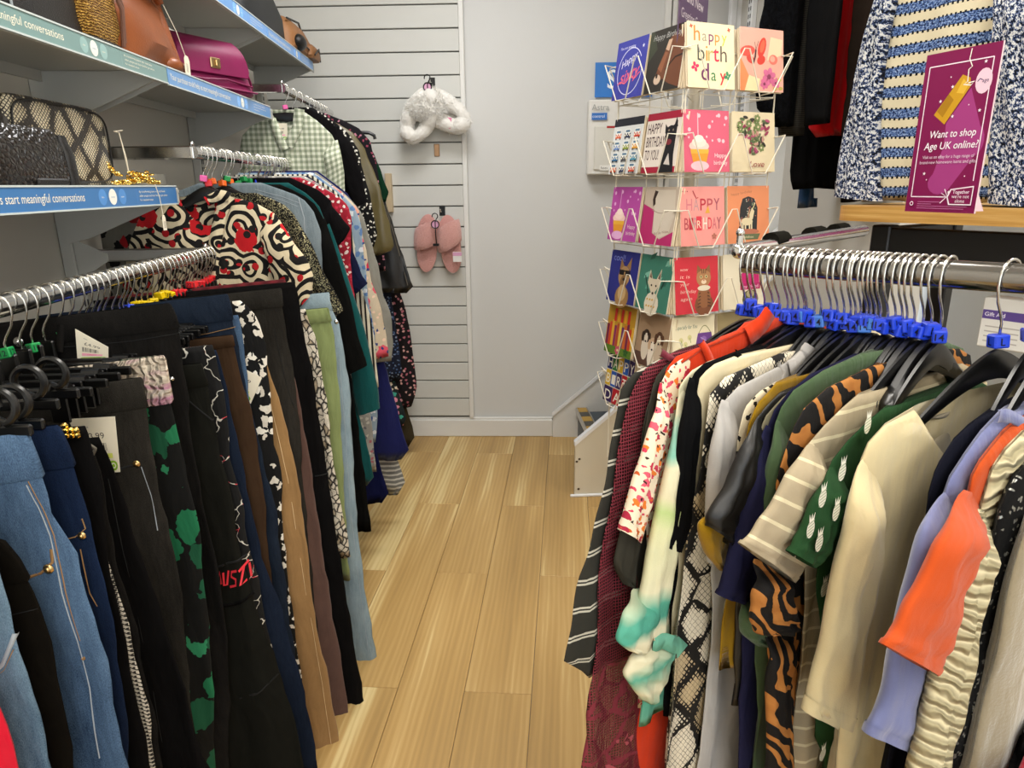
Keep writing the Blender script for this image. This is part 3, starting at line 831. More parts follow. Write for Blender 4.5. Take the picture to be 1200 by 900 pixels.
def short(label, most=10):
    w = label.split()
    for k in ('with', 'beside', 'behind', 'showing', 'hanging', 'lying', 'at', 'closest', 'reaching', 'nearest', 'next', 'over', 'almost', 'tied', 'folded', 'knotted', 'ending', 'glinting', 'peeping', 'seen', 'embroidered', 'resting'):
        if k in w and w.index(k) >= 3: w = w[:w.index(k)]
    return ' '.join(w[:most]).rstrip(',')
ORDINAL = ('first', 'second', 'third', 'fourth', 'fifth', 'sixth', 'seventh', 'eighth', 'ninth', 'tenth', 'eleventh', 'twelfth', 'thirteenth', 'fourteenth', 'fifteenth', 'sixteenth')

# ------------------------------------------------------------------ price tag drawing
def price_art(price, pink=True, green=True):
    A = Art(); w, h = .05, .075
    A.text(price, .025, .047, .008, '#4a4440', 'C')
    A.text('size', .012, .062, .003, '#777777', 'L')
    x = .009
    rnd = random.Random(3)
    for i in range(18):
        b = rnd.choice((.0007, .0012, .0004)); A.rect(x, .030, x+b, .041, '#3a3632', i > 0); x += b+rnd.choice((.0006, .001))
    if pink: A.rect(.008, .020, .041, .0265, '#f2a7ba'); A.text('CREDIT', .0245, .0215, .0032, '#d8517c', 'C', True)
    else: A.rect(.008, .020, .041, .0265, '#dbe36a'); A.text('LADIES', .0245, .0215, .0032, '#8ca024', 'C', True)
    if green: A.poly(rrect(.044, .0135, .006, 3, .025, .0095), '#86b81c'); A.ell(.040, .0095, .0042, .0042, '#f0f4dc'); A.ell(.040, .0095, .0024, .0024, '#86b81c'); A.text('Gifted', .009, .0075, .0045, '#f0f4dc', 'L', True)
    return A
def white_tag(g, quad, price='£3.99', pink=True, name='price_tag'):
    return g.patch(quad, price_art(price, pink), .05, .075, name, CREAMPAPER)

STITCH = M('tan_stitching', solid, '#8f6c42', .8); PALEST = M('pale_stitching', solid, '#98a0a6', .8); BLKST = M('black_seam', solid, '#050505', .9)
BRASS = M('old_brass', metal, (.62, .42, .18), .3); SILV = M('silver_button', metal, (.8, .8, .78), .25)
black_tw = M('black_twill', plain, '#0b0a0a', .88, .3); black_dn = M('black_denim', denim, '#080808', '#211f1d', .45)
wash_dn = M('washed_black_denim', denim, '#12110f', '#35322d', .55); char_tw = M('charcoal_twill', plain, '#1a1a16', .9, .25)
blue_dn = M('mid_blue_denim', denim, '#15243b', '#5f7a98', .8); ind_dn = M('indigo_denim', denim, '#0a1120', '#1c2a45', .5); lt_dn = M('light_blue_denim', denim, '#2a4156', '#7890a2', .8)
dk_dn = M('dark_blue_denim', denim, '#0d121b', '#252f3e', .5); pale_dn = M('pale_grey_denim', denim, '#5f7480', '#a3b4ba', .8)

HZ = Vector((XR, 0, Z1))
TR = {}
def trousers(Y, name, label, cat, mat, out, zhem=.14, inn=-.17, cube=None, txt='', hang=True, tag_=None, dz=0.0, cat_short=None, amp=.006, th=(.006, .013, .02), cols=26, ph=.4, legs=True, hl=None, X=XR, topflat=True, sag=.035):
    N = (X, Y, Z1+dz)
    g = Garment(name, label, cat, mat, N, 0.0, out, zhem, inn=lambda z: inn, th=th, fold=(amp, .085, ph), legs=legs, cols=cols, topflat=topflat, group='trousers on the left rail', sag=sag)
    if hang:
        clip_hanger((XR, Y, Z1), 'black clip hanger holding the ' + (hl or short(label)), cube, txt)
    return g
# nearest, lower jeans (hooked on plastic hangers below the rail)
def low_hanger(Y, zt, x, label):
    h = tag(empty('clip_hanger', (x, Y, zt), 0), label, 'hanger', 'black hook hangers on the nearest jeans')
    R = .018
    MB().tube([(-.004, 0, .0), (0, 0, .008)]+[(R*math.cos(RAD(a)), .004*math.sin(RAD(a/2)), .022+R*math.sin(RAD(a))) for a in range(-70, 215, 15)], .0042, 8).build('hook', BLACKPL, h, True)
    MB().box((-.03, 0, -.004), (.12, .007, .013), None, .002).build('bar', BLACKPL, h)
    return h
red = M('red_jersey', plain, '#c4142c', .9)
g = trousers(.60, 'trousers', 'red garment at the bottom left corner of the frame', 'trousers', red, [pxof(-.53, .60, 1.08), (-60, 700), (-20, 790), (2, 850), (20, 902)], .2)
g = trousers(.635, 'jeans', 'light blue jeans with a curved front pocket at the bottom left corner', 'jeans', lt_dn, [pxof(-.53, .635, 1.09), (-30, 590), (-10, 640), (4, 690), (20, 742), (38, 810), (62, 900)], .12)
g.ribbon([(-14, 795), (6, 776), (16, 752), (19, 741)], .004, PALEST, 'pocket_edge'); g.ribbon([(-14, 800), (8, 782), (19, 758)], .0012, STITCH)
g = trousers(.672, 'trousers', 'black brushed trousers between the two light blue jeans', 'trousers', M('black_brushed', plain, '#0f0c08', .95, .3), [(-2, 632), (16, 640), (30, 676), (47, 713), (69, 785), (82, 900)], .12, hang=False)
g.waistband(.05, M('black_brushed', plain)); g.ribbon([(-10, 722), (20, 716), (46, 712)], .0016, BLKST, 'seam')
gB = g = trousers(.715, 'jeans', 'mid blue faded jeans with orange stitching and a copper rivet', 'jeans', blue_dn, [(30, 507), (40, 525), (47, 547), (60, 602), (91, 647), (113, 722), (133, 790), (153, 900)], .1, hang=False)
g.waistband(.052, blue_dn); g.ribbon([(-8, 566), (20, 560), (47, 551)], .0014, PALEST); g.ribbon([(-8, 517), (12, 512), (30, 508)], .003, PALEST, 'waist_edge')
g.ribbon([(34, 566), (48, 592), (62, 625), (78, 690), (96, 745), (110, 800), (122, 880)], .0016, PALEST); g.ribbon([(36, 562), (52, 592), (66, 625), (82, 690), (99, 745)], .0014, STITCH)
g.ribbon([(36, 673), (52, 668), (66, 655), (64, 640)], .003, STITCH, 'pocket_edge'); g.rivet((62, 662), .006, BRASS, 'rivet'); g.ribbon([(101, 767), (108, 763)], .004, STITCH, 'bar_tack')
low_hanger(.715, 1.118, -.505, 'black hook hanger holding the mid blue faded jeans')
g = trousers(.757, 'jeans', 'dark indigo jeans with pale stitching behind the faded blue pair', 'jeans', ind_dn, [(68, 499), (74, 508), (82, 540), (100, 590), (116, 647), (133, 722), (147, 811), (153, 900)], .1, hang=False)
g.waistband(.05, ind_dn); g.ribbon([(44, 512), (58, 507), (70, 502)], .0016, PALEST); g.ribbon([(50, 545), (68, 541), (83, 535)], .0016, PALEST); g.ribbon([(78, 629), (92, 626), (102, 618), (98, 606)], .0018, STITCH, 'pocket_edge'); g.rivet((99, 625), .005, BRASS, 'rivet'); g.ribbon([(98, 640), (110, 690), (118, 706)], .0014, STITCH)
low_hanger(.752, 1.112, -.515, 'black hook hanger holding the dark indigo jeans')
g = trousers(.79, 'trousers', 'black trousers with a gold chain clasp at the waist', 'trousers', black_tw, [(100, 499), (106, 512), (114, 540), (120, 575), (126, 640)], .3, hang=False)
ch = MB()
for i in range(7): ch.ball((.0+.006*(i % 3), -.0, .006*(i//3)), .0042, 7, 5)
o = ch.build('gold_clasp', M('gold', metal, (.9, .62, .16), .2), g.root, True); a, z = g.loc(82, 508); p = g.front(a, z, .004); o.location = p
low_hanger(.785, 1.125, -.515, 'black hook hanger holding the trousers with the gold clasp')
houn = M('houndstooth', lambda nm: (lambda n: n.cloth(n.mix(n.math('MAXIMUM', n.mul(n.lt(n.math('FRACT', n.mul(n.sep(n.uv)[0], 190)), .5), n.lt(n.math('FRACT', n.mul(n.sep(n.uv)[1], 150)), .55)), n.mul(n.gt(n.math('FRACT', n.mul(n.add(n.sep(n.uv)[0], n.sep(n.uv)[1]), 150)), .72), 1.0)), '#b7b0a2', '#23211f'), .1))(NT(nm, .9)))
g = trousers(.815, 'trousers', 'grey houndstooth checked trousers beside the dark indigo jeans', 'trousers', houn, [(108, 568), (114, 585), (118, 607), (133, 678), (155, 749), (173, 829), (183, 900)], .1, hang=False)
g = trousers(.85, 'trousers', 'black washed trousers with a grey bound waist loop', 'trousers', black_dn, [(108, 520), (113, 530), (119, 548), (124, 600), (140, 668), (160, 745)], .3, hang=False)
g.ribbon([(84, 533), (98, 536), (110, 533), (113, 525), (104, 519), (90, 520)], .003, M('grey_binding', plain, '#5c574e'), 'waist_loop', .004)
low_hanger(.845, 1.120, -.525, 'black hook hanger holding the trousers with the waist loop')
g = trousers(.90, 'trousers', 'plain black tailored trousers with a wide smooth leg', 'trousers', black_tw, [(118, 512), (130, 545), (150, 600), (178, 691), (213, 784), (240, 882), (246, 900)], .1, cube='green', txt='12')
g.ribbon([(128, 560), (150, 660), (178, 790), (196, 880)], .0016, BLKST, 'seam')
gL9 = g = trousers(.975, 'jeans', 'washed black jeans with a large white price tag and copper rivet', 'jeans', wash_dn, [(163, 443), (170, 470), (180, 530), (186, 589), (197, 611), (207, 660), (214, 720), (219, 800)], .2, cube='green', txt='12')
g.waistband(.045, wash_dn); g.ribbon([(90, 492), (130, 482), (174, 468)], .0016, BLKST); g.ribbon([(146, 546), (160, 543), (166, 538)], .004, BLKST, 'pocket_edge'); g.rivet((163, 541), .0055, BRASS, 'rivet'); g.ribbon([(168, 545), (178, 580), (186, 620)], .0014, PALEST)
white_tag(g, [(118, 550), (147, 548), (141, 484), (87, 487)], '3.99', False)
leafy = M('leaf_print', floral, '#0a0a08', [(26, .47, ['#1d6a45', '#0a0a08', '#174f35', '#2a7a52', '#155238'], (1.0, .55)), (11, .24, ['#0a0a08', '#e8cfc2', '#0a0a08', '#0a0a08'], (1, .6))], .9, .02)
g = trousers(1.035, 'trousers', 'black trousers with green leaves and pink petals and a ruched pale waistband', 'trousers', leafy, [(191, 417), (196, 440), (201, 480), (213, 528), (218, 545), (235, 615), (243, 722), (249, 784), (250, 900)], .1, cube='green', txt='12')
g.waistband(.075, M('pale_ruched', lambda nm: (lambda n: (n.cloth(n.ramp(n.noise(n.warp(n.uv, 40, .03), 22, 3), [(.32, '#7d6a5c'), (.42, '#d2c5b0'), (.52, '#b07a90'), (.6, '#d9cfbd'), (.72, '#8d7b6c')]), .1), n.bump(n.wave(n.warp(n.uv, 40, .01), 60, 2, 2), 1.0, .006), n.m)[2])(NT(nm, .85))), 'ruched_waistband', .004, .003)
gBig = g = trousers(1.10, 'jeans', 'black jeans with a silver button and a slanted white price tag', 'jeans', black_dn, [(198, 356), (204, 365), (211, 387), (213, 427), (222, 460), (225, 522), (244, 611), (262, 687), (267, 767), (268, 900)], .1, cube='green', txt='12')
g.waistband(.04, black_dn); g.ribbon([(66, 392), (110, 380), (150, 372), (204, 362)], .003, BLKST, 'waist_edge'); g.ribbon([(30, 408), (100, 404), (160, 398), (212, 390)], .0018, BLKST); g.rivet((26, 399), .008, SILV); g.rivet((203, 443), .004, SILV, 'rivet')
g.ribbon([(76, 379), (75, 410)], .01, black_dn, 'belt_loop', .004)
white_tag(g, [(98, 425), (133, 418), (133, 404), (95, 383)], '£4.99', True)
cargo = M('charcoal_cargo_cloth', plain, '#171713', .9, .25)
g = trousers(1.16, 'trousers', 'charcoal cargo trousers with a red graffiti pocket flap', 'trousers', cargo, [(236, 426), (242, 446), (248, 483), (260, 533), (270, 570), (284, 650), (296, 700), (320, 767), (342, 838), (358, 900)], .1, cube='green', txt='14')
g.waistband(.04, cargo); g.ribbon([(222, 468), (236, 480), (250, 492)], .003, BLKST, 'pocket_edge')
g.ribbon([(252, 664), (270, 656), (290, 650)], .004, BLKST, 'seam'); g.ribbon([(256, 706), (276, 704), (298, 694)], .005, black_tw, 'pocket_flap_edge', .003)
A = Art()
for pts in ([(.0, .01), (.004, .034), (.010, .014), (.015, .036), (.018, .016)], [(.022, .034), (.024, .014), (.030, .014), (.033, .036)], [(.052, .036), (.040, .034), (.039, .026), (.050, .023), (.050, .013), (.036, .010)], [(.056, .034), (.072, .044)], [(.064, .040), (.060, .012), (.070, .016)], [(.073, .040), (.078, .018)]): A.line(pts, .0042, '#e0343f')
def onto(g, px0, px1, px2, w, h):
    a0, z0 = g.loc(*px0); a1, z1 = g.loc(*px1); a2, z2 = g.loc(*px2)
    return lambda x, y, l: tuple(g.front(a0+(a1-a0)*x/w+(a2-a0)*y/h, z0+(z1-z0)*x/w+(z2-z0)*y/h, .0025+l))
A.build('graffiti_print', onto(g, (252, 694), (296, 688), (252, 664), .08, .04), g.root)
g.ribbon([(284, 812), (310, 802), (326, 790)], .003, BLKST, 'seam')
g = trousers(1.205, 'trousers', 'black trousers scribbled with thin white and red lines', 'trousers', M('scribble_print', lambda nm: (lambda n: n.cloth(n.mix(n.lt(n.vor(n.map(n.warp(n.uv, 30, .05), (1, .55, 1)), 34, 'DISTANCE_TO_EDGE').outputs['Distance'], .02), n.mix(n.gt(n.noise(n.uv, 21, 1), .56), '#101010', '#101010'), n.mix(n.gt(n.noise(n.uv, 40, 1), .6), '#cfcabd', '#c4454c')), .1))(NT(nm, .9))), [(249, 404), (254, 420), (259, 440), (267, 493), (272, 540), (284, 584), (293, 640), (305, 690), (318, 760)], .15, cube='blue', txt='14')
g = trousers(1.245, 'trousers', 'navy blue trousers between the scribble print and brown pairs', 'trousers', M('navy_denim', denim, '#0c111c', '#202a3c', .4), [(252, 410), (257, 425), (265, 450), (280, 523), (286, 548), (307, 647), (331, 722), (356, 811), (367, 869), (372, 900)], .1, cube='blue', txt='14')
g = trousers(1.30, 'trousers', 'dark brown trousers with a plain top', 'trousers', M('brown_twill', plain, '#3a2a1d', .92, .2), [(270, 393), (275, 410), (280, 433), (293, 473), (303, 527), (311, 589), (318, 678), (323, 740)], .2, cube='blue', txt='14')
g.waistband(.022, M('brown_twill', plain)); g.ribbon([(252, 400), (262, 470), (280, 560), (296, 640)], .0014, BLKST, 'seam')
g = trousers(1.335, 'jeans', 'dark blue jeans with a wide stitched waistband behind the brown trousers', 'jeans', dk_dn, [(266, 345), (270, 360), (276, 388), (282, 425), (300, 500), (322, 590)], .3, cube='blue', txt='16')
g.waistband(.05, dk_dn); g.ribbon([(216, 394), (245, 390), (276, 383)], .0018, STITCH)
g = trousers(1.365, 'jeans', 'jeans in lighter blue showing a narrow strip beside the dark blue pair', 'jeans', blue_dn, [(280, 369), (283, 378), (284, 400), (290, 440)], .5, cube='yellow', txt='16')
bwf = M('black_white_floral', floral, '#0d0d0d', [(34, .30, ['#e6e1d4', '#0d0d0d', '#d8d2c4'], (1, 1)), (60, .22, ['#0d0d0d', '#cfc8ba'], (1, .4))], .88, .02)
g = trousers(1.39, 'trousers', 'black trousers with large white line flowers and a white tag', 'trousers', bwf, [(282, 352), (291, 360), (300, 372), (312, 402), (317, 473), (323, 527), (329, 544), (333, 633), (340, 691), (352, 780)], .15, cube='yellow', txt='16')
white_tag(g, [(262, 452), (297, 470), (310, 440), (275, 422)], '£3.99', False)
g = trousers(1.44, 'trousers', 'camel tan trousers with a clean long crease', 'trousers', M('camel_twill', plain, '#927148', .9, .12), [(312, 425), (322, 450), (333, 493), (345, 540), (356, 611), (369, 731), (382, 784), (393, 847), (402, 905)], .1, cube='yellow', txt='16')
g.ribbon([(318, 470), (338, 560), (358, 690), (378, 800), (390, 880)], .0014, M('tan_crease', plain, '#d0b48a'), 'crease')
g = trousers(1.50, 'jeans', 'faded black jeans with a stitched side pocket', 'jeans', wash_dn, [(327, 338), (333, 372), (343, 433), (350, 490), (354, 560), (362, 640)], .25, cube='yellow', txt='18')
g.waistband(.04, wash_dn); g.ribbon([(322, 384), (332, 430), (342, 470), (346, 480)], .0016, BLKST)
g = trousers(1.54, 'trousers', 'mauve brown trousers beside the camel pair', 'trousers', M('mauve_brown_twill', plain, '#5a433b', .9, .15), [(340, 420), (350, 467), (362, 533), (376, 633), (391, 731), (400, 775), (410, 850)], .1, cube='red', txt='18')
g = trousers(1.585, 'trousers', 'black wide trousers with a deep knee seam', 'trousers', M('black_crepe', plain, '#0e0d0d', .85, .3), [(346, 330), (353, 373), (367, 440), (374, 491), (384, 552), (392, 610), (408, 704), (418, 770), (429, 832)], None, cube='red', txt='20', inn=-.2)
g.ribbon([(362, 560), (374, 556), (385, 554)], .003, BLKST, 'seam')
g = trousers(1.63, 'skirt', 'wine red pleated skirt lying wide across the end of the trouser rail', 'skirt', M('wine_pleats', lambda nm: (lambda n: n.cloth(n.mix(n.wave(n.uv, 9, .5), '#4a0d14', '#6a1a22'), .1))(NT(nm, .8))), [(334, 327), (338, 337), (342, 350), (346, 380)], .5, cube='red', txt='22', inn=-.2, legs=False)
skm = M('snake_viscose', snake, '#ded5c2', '#bfae92', '#16130f', 3.6)
g = trousers(1.675, 'trousers', 'black and cream snakeskin print trousers beside the sage joggers', 'trousers', skm, [(358, 362), (369, 394), (382, 459), (392, 549), (400, 590), (406, 620), (411, 650)], None, cube='red', txt='22')
sage = M('sage_jersey', plain, '#7d8958', .95, .1)
g = trousers(1.72, 'joggers', 'sage green joggers with an elasticated ribbed waist', 'trousers', sage, [(384, 361), (387, 372), (391, 394), (396, 436), (399, 475), (402, 540), (406, 620)], .3, cube='red', txt='24')
g.waistband(.035, sage, 'ribbed_waistband', .004, .0022)
g = trousers(1.765, 'jeans', 'pale blue jeans at the far end of the trouser rail', 'jeans', pale_dn, [(385, 343), (387, 356), (397, 381), (405, 420), (410, 459), (413, 520), (419, 614), (428, 690), (440, 760), (443, 788)], None, cube='red', txt='24')
g.waistband(.045, pale_dn); g.rivet((394, 377), .006, SILV)
g.ribbon([(398, 420), (405, 500), (412, 600), (424, 700), (434, 770)], .0016, PALEST)
# hooks of trousers whose cloth is wholly hidden in the row
for i, (y, c_) in enumerate(((.94, None), (1.008, None), (1.065, None), (1.13, None), (1.185, 'blue'), (1.225, 'blue'), (1.275, 'blue'), (1.315, None), (1.415, 'yellow'), (1.47, 'yellow'), (1.52, 'yellow'), (1.562, 'red'), (1.605, None), (1.65, 'red'), (1.70, 'red'), (1.745, 'red'))):
    clip_hanger((XR, y, Z1), 'chrome hook of a hidden trouser hanger, %s such from the near end of the rail' % ORDINAL[i], c_, '', group='hangers showing only their hooks')

# ------------------------------------------------------------------ middle left rail: jackets and dresses
def dress(Y, name, label, cat, mat, out, zhem=None, z=Z2, X=XR, hang=True, cube='blue', txt='14', drop=None, amp=.006, th=(.008, .014, .02), cap=.21, group='clothes on the middle left rail', scoop=0.0, W=.2, lam=.085, phi=0.0, ph=.2, hl=None, inn=None, rows=34, big=False):
    N = (X, Y, z)
    g = Garment(name, label, cat, mat, N, phi, out, zhem, cap=cap, th=th, fold=(amp, lam, ph), group=group, scoop=scoop, inn=inn, rows=rows)
    if hang:
        zs = float(np.interp(.19, g._a, g._z)) if False else None
        # height of the shoulder end
        k = next((i for i in range(len(g._a)-1, -1, -1) if g._a[i] >= .15), 0)
        zsh = g._z[k]
        d = drop if drop is not None else max(.03, min(.17, z-.098-zsh))
        top_hanger(N, phi, d, 'black plastic hanger holding the ' + (hl or short(label)), cube, txt, W, group='clothes hangers', big=big, g=g)
    return g
def swirl(nm):
    n = NT(nm, .9)
    uv = n.warp(n.uv, 9, .06)
    v = n.vor(uv, 11); v2 = n.vor(n.map(uv, (1, 1, 1), 0, (.4, .2, 0)), 9)
    ring = n.math('SINE', n.add(n.mul(v.outputs['Distance'], 26), n.mul(n.noise(n.uv, 14, 2), 6)))
    c = n.mix(n.gt(ring, .12), '#cdbf9f', '#0e0c0b')
    redf = n.lt(n.add(v2.outputs['Distance'], n.mul(n.noise(n.uv, 40, 2), .35)), .46)
    c = n.mix(n.mul(redf, n.gt(n.sep(v2.outputs['Color'])[0], .35)), c, '#b3151c')
    dots = n.lt(n.vor(n.uv, 24).outputs['Distance'], .22)
    c = n.mix(dots, c, n.mix(n.gt(n.noise(n.uv, 30, 1), .52), '#15120f', '#a3141b'))
    return n.cloth(c, .12)
SW = M('swirl_jacquard', swirl)
g = dress(1.80, 'jacket', 'cream jacket with black swirls and red flowers under a black hanger', 'jacket', SW, [(272, 230), (300, 238), (322, 250), (340, 276), (352, 300), (356, 340), (358, 400)], .75, cube='pink', txt='', drop=.05, amp=.007, th=(.012, .022, .03), cap=.25, big=True, hl='swirl patterned jacket', scoop=.07)
g.sleeve([((322, 250), (296, 250)), ((345, 285), (312, 300)), ((362, 308), (322, 330)), ((367, 322), (334, 350)), ((366, 345), (342, 372))], SW, .026, .03)
g.ribbon([(270, 229), (262, 250), (256, 290), (254, 340)], .03, SW, 'front_edge', .008, raised=.004)
g.ribbon([(246, 236), (262, 228), (272, 231)], .024, SW, 'collar', .012)
inner_black = M('black_blouse_cloth', plain, '#0f0e0e', .9)
g = dress(1.86, 'blouse', 'black and grey flower blouse showing beside the swirl jacket on the wall side', 'blouse', M('grey_black_flower', floral, '#6d6a60', [(26, .36, ['#12100f', '#12100f', '#8c1218'], (1, 1))]), [(262, 236), (300, 246), (318, 262), (326, 300)], .8, cube='orange', txt='', cap=.3, inn=lambda z: -.30 if z < 1.3 else -.26)
SPK = M('sparkle_knit', sparkle, '#161512', '#8d8768', 520, .3)
g = dress(1.93, 'cardigan', 'black cardigan with gold speckles and a long sleeve', 'cardigan', SPK, [(300, 226), (330, 238), (346, 252), (356, 285), (362, 340), (366, 400)], .7, cube='orange', txt='', hl='speckled cardigan')
g.sleeve([((346, 254), (328, 262)), ((365, 285), (340, 300)), ((381, 323), (356, 345)), ((398, 352), (374, 372)), ((402, 364), (384, 380))], SPK, .018, .02)
g = dress(1.99, 'jacket', 'faded grey denim jacket with a stitched shoulder seam', 'jacket', M('grey_denim', denim, '#4c5a63', '#8f9ba0', .7), [(306, 214), (330, 222), (354, 231), (368, 248), (376, 275), (378, 310), (380, 350)], .7, cube='orange', txt='', hl='grey denim jacket')
g.ribbon([(300, 222), (330, 230), (352, 238)], .0022, PALEST); g.ribbon([(300, 226), (330, 234), (350, 242)], .0022, PALEST); g.ribbon([(350, 232), (357, 255), (360, 290)], .003, PALEST)
coat = M('black_coat_wool', plain, '#0d0d0c', .95, .2)
g = dress(2.06, 'coat', 'long black coat with a wide hanging sleeve', 'coat', coat, [(328, 216), (352, 226), (366, 236), (382, 260), (391, 291), (397, 320), (402, 380), (412, 445), (420, 500), (428, 562), (435, 621)], None, cube='green', txt='', hl='long black coat')
g.sleeve([((381, 256), (362, 262)), ((392, 290), (370, 300)), ((410, 349), (382, 360)), ((420, 394), (394, 404)), ((430, 428), (404, 440))], coat, .02, .022)
teal = M('teal_crepe', plain, '#0f4a4a', .85, .15)
g = dress(2.16, 'dress', 'teal dress with long cuffed sleeves', 'dress', teal, [(338, 214), (362, 228), (376, 244), (388, 290), (396, 350), (408, 430), (424, 500), (436, 540), (438, 562), (430, 570)], None, cube='green', txt='')
g.sleeve([((386, 262), (370, 270)), ((406, 320), (384, 330)), ((424, 374), (400, 384)), ((436, 420), (410, 430)), ((444, 460), (416, 470)), ((445, 478), (420, 486))], teal, .018, .022)
lace = M('black_lace_cloth', plain, '#100f10', .95, .3)
g = dress(2.24, 'top', 'black short sleeved top over the red print', 'top', lace, [(340, 208), (372, 222), (388, 236), (394, 270), (400, 330)], .9, cube='blue', txt='', hl='black top over the red print')
g.sleeve([((384, 234), (372, 246)), ((398, 252), (382, 268)), ((411, 268), (390, 284)), ((404, 280), (394, 290))], lace, .016, .016)
redp = M('red_white_print', floral, '#9c1f30', [(60, .26, ['#e6d6d0', '#c2304a', '#e6d6d0'], (1, 1))])
g = dress(2.31, 'top', 'red and white patterned top beside the black coat', 'top', redp, [(352, 208), (382, 222), (398, 232), (408, 242), (413, 256), (410, 300), (416, 360)], .9, cube='blue', txt='', hl='red patterned top')
g = dress(2.345, 'dress', 'pale grey printed dress showing a narrow strip', 'dress', M('grey_print', floral, '#9c9a94', [(50, .25, ['#6d6a72', '#c7c3ba', '#a65f6a'], (1, 1))]), [(356, 206), (388, 224), (402, 240), (404, 300), (418, 380), (428, 440), (436, 500)], .35, cube='blue', txt='')
navy = M('navy_jersey', plain, '#161a34', .9, .2)
g = dress(2.38, 'top', 'navy top with a pointed short sleeve', 'top', navy, [(360, 206), (392, 226), (406, 246), (408, 300), (412, 360)], .85, cube='blue', txt='')
g.sleeve([((405, 262), (392, 270)), ((414, 296), (398, 310)), ((425, 324), (406, 336)), ((431, 332), (418, 344))], navy, .016, .016)
strp = M('cream_black_stripes', stripes, '#cfc9b4', '#1b1a19', .016, .42, False, 0)
g = dress(2.42, 'blouse', 'cream blouse with slanting black stripes', 'blouse', strp, [(364, 204), (396, 226), (410, 250), (416, 300), (424, 340), (436, 375), (441, 420), (444, 452)], None, cube='orange', txt='')
g = dress(2.455, 'blouse', 'pale blue floral blouse next to the coral flower dress', 'blouse', M('pale_blue_floral', floral, '#8fa3b4', [(38, .33, ['#3a5a94', '#d6dbe0', '#5d7fae'], (1, 1))]), [(366, 202), (400, 226), (418, 246), (424, 270), (428, 310), (432, 350), (440, 395), (442, 440), (442, 500), (440, 520)], None, cube='blue', txt='')
coral = M('coral_flower_print', floral, '#c9b9a0', [(13, .42, ['#c22a48', '#d9576a', '#c9b9a0', '#e0a08c'], (1, .8)), (40, .2, ['#32407a', '#e5c7b0'], (1, 1))])
g = dress(2.49, 'dress', 'coral and red flower dress with yellow trim', 'dress', coral, [(368, 202), (402, 226), (420, 246), (430, 300), (436, 330), (446, 360), (452, 390), (455, 418)], None, cube='yellow', txt='')
gk = M('grey_marl_knit', plain, '#86857c', .95, .15)
g = dress(2.525, 'jumper', 'grey knitted jumper with a long narrow sleeve', 'jumper', gk, [(370, 202), (404, 226), (422, 246), (436, 285), (445, 322), (449, 345), (458, 370), (461, 400), (458, 424)], None, cube='blue', txt='')
nvd = M('royal_navy_crepe', plain, '#191d4e', .85, .15)
g = dress(2.56, 'dress', 'flared navy blue dress reaching nearly to the floor', 'dress', nvd, [(372, 200), (406, 226), (424, 250), (434, 330), (442, 394), (460, 459), (470, 500), (480, 530), (470, 538)], None, cube='blue', txt='')
g = dress(2.40, 'dress', 'long dark navy dress ending lowest by the floor', 'dress', M('dark_navy_crepe', plain, '#12163c', .85, .15), [(360, 206), (392, 228), (402, 260), (410, 340), (420, 430), (436, 510), (450, 560), (459, 584), (447, 590)], None, cube='blue', txt='', amp=.009)
g = dress(2.62, 'scarf', 'grey and silver striped hem near the floor behind the navy dress', 'skirt', M('silver_stripes', stripes, '#6d6d6a', '#b8b6ae', .02, .4), [(380, 208), (408, 236), (424, 300), (444, 440), (462, 530), (472, 555), (476, 572), (466, 578)], None, cube=None, hang=False)
for i in range(6):
    top_hanger((XR, 1.83+.14*i, Z2), 0, .10, 'black hanger packed among the jackets, %s such from the near end of the middle rail' % ORDINAL[i], ('red', 'green', 'green', 'blue', 'orange', 'blue')[i], '', .13, group='packed hangers on the middle rail')

# ------------------------------------------------------------------ far left rail: shirt and dresses by the back wall
ging = M('green_gingham', gingham, '#d8dac9', '#b0b79e', '#88917b', .019)
G3 = 'clothes on the far left rail'
gs = g = dress(2.67, 'shirt', 'pale green gingham shirt with a price tag, facing the aisle end', 'shirt', ging, [(352, 128), (372, 142), (390, 158), (398, 180), (401, 205), (400, 280)], .9, z=Z3, cube='pink', txt='', cap=.22, big=True, group=G3, hl='green gingham shirt', drop=.06, scoop=.06)
g.sleeve([((396, 164), (378, 168)), ((402, 190), (382, 200)), ((404, 215), (384, 230)), ((404, 240), (386, 260))], ging, .018, .018)
g.ribbon([(320, 140), (328, 160), (336, 176)], .03, ging, 'collar', .012); g.ribbon([(352, 128), (350, 150), (340, 172)], .034, ging, 'collar', .012)
g.ribbon([(338, 174), (338, 230), (338, 280)], .022, ging, 'button_placket', .004); g.ribbon([(352, 206), (366, 206), (380, 206)], .004, ging, 'pocket_edge', .004)
white_tag(g, [(324, 165), (339, 165), (338, 145), (323, 145)], '£4.99', True)
g = dress(2.78, 'top', 'black short sleeved top next to the gingham shirt', 'top', lace, [(364, 128), (388, 142), (400, 156), (408, 190), (412, 240)], 1.1, z=Z3, cube='purple', txt='', group=G3, hl='black top next to the gingham shirt')
g.sleeve([((396, 148), (384, 156)), ((414, 172), (394, 184)), ((424, 205), (404, 214)), ((430, 236), (414, 244))], lace, .02, .018)
bwd = M('black_white_dots', floral, '#0d0d0d', [(75, .27, ['#e2ded2', '#0d0d0d', '#cfcabd'], (1, 1))])
g = dress(2.88, 'dress', 'black dress with small white blossoms', 'dress', bwd, [(366, 126), (392, 142), (408, 156), (420, 176), (428, 210), (436, 240), (442, 275), (438, 290)], None, z=Z3, cube='orange', txt='', group=G3)
gold = M('olive_gold_leather', leather, '#5d5332', .32, 400, .2)
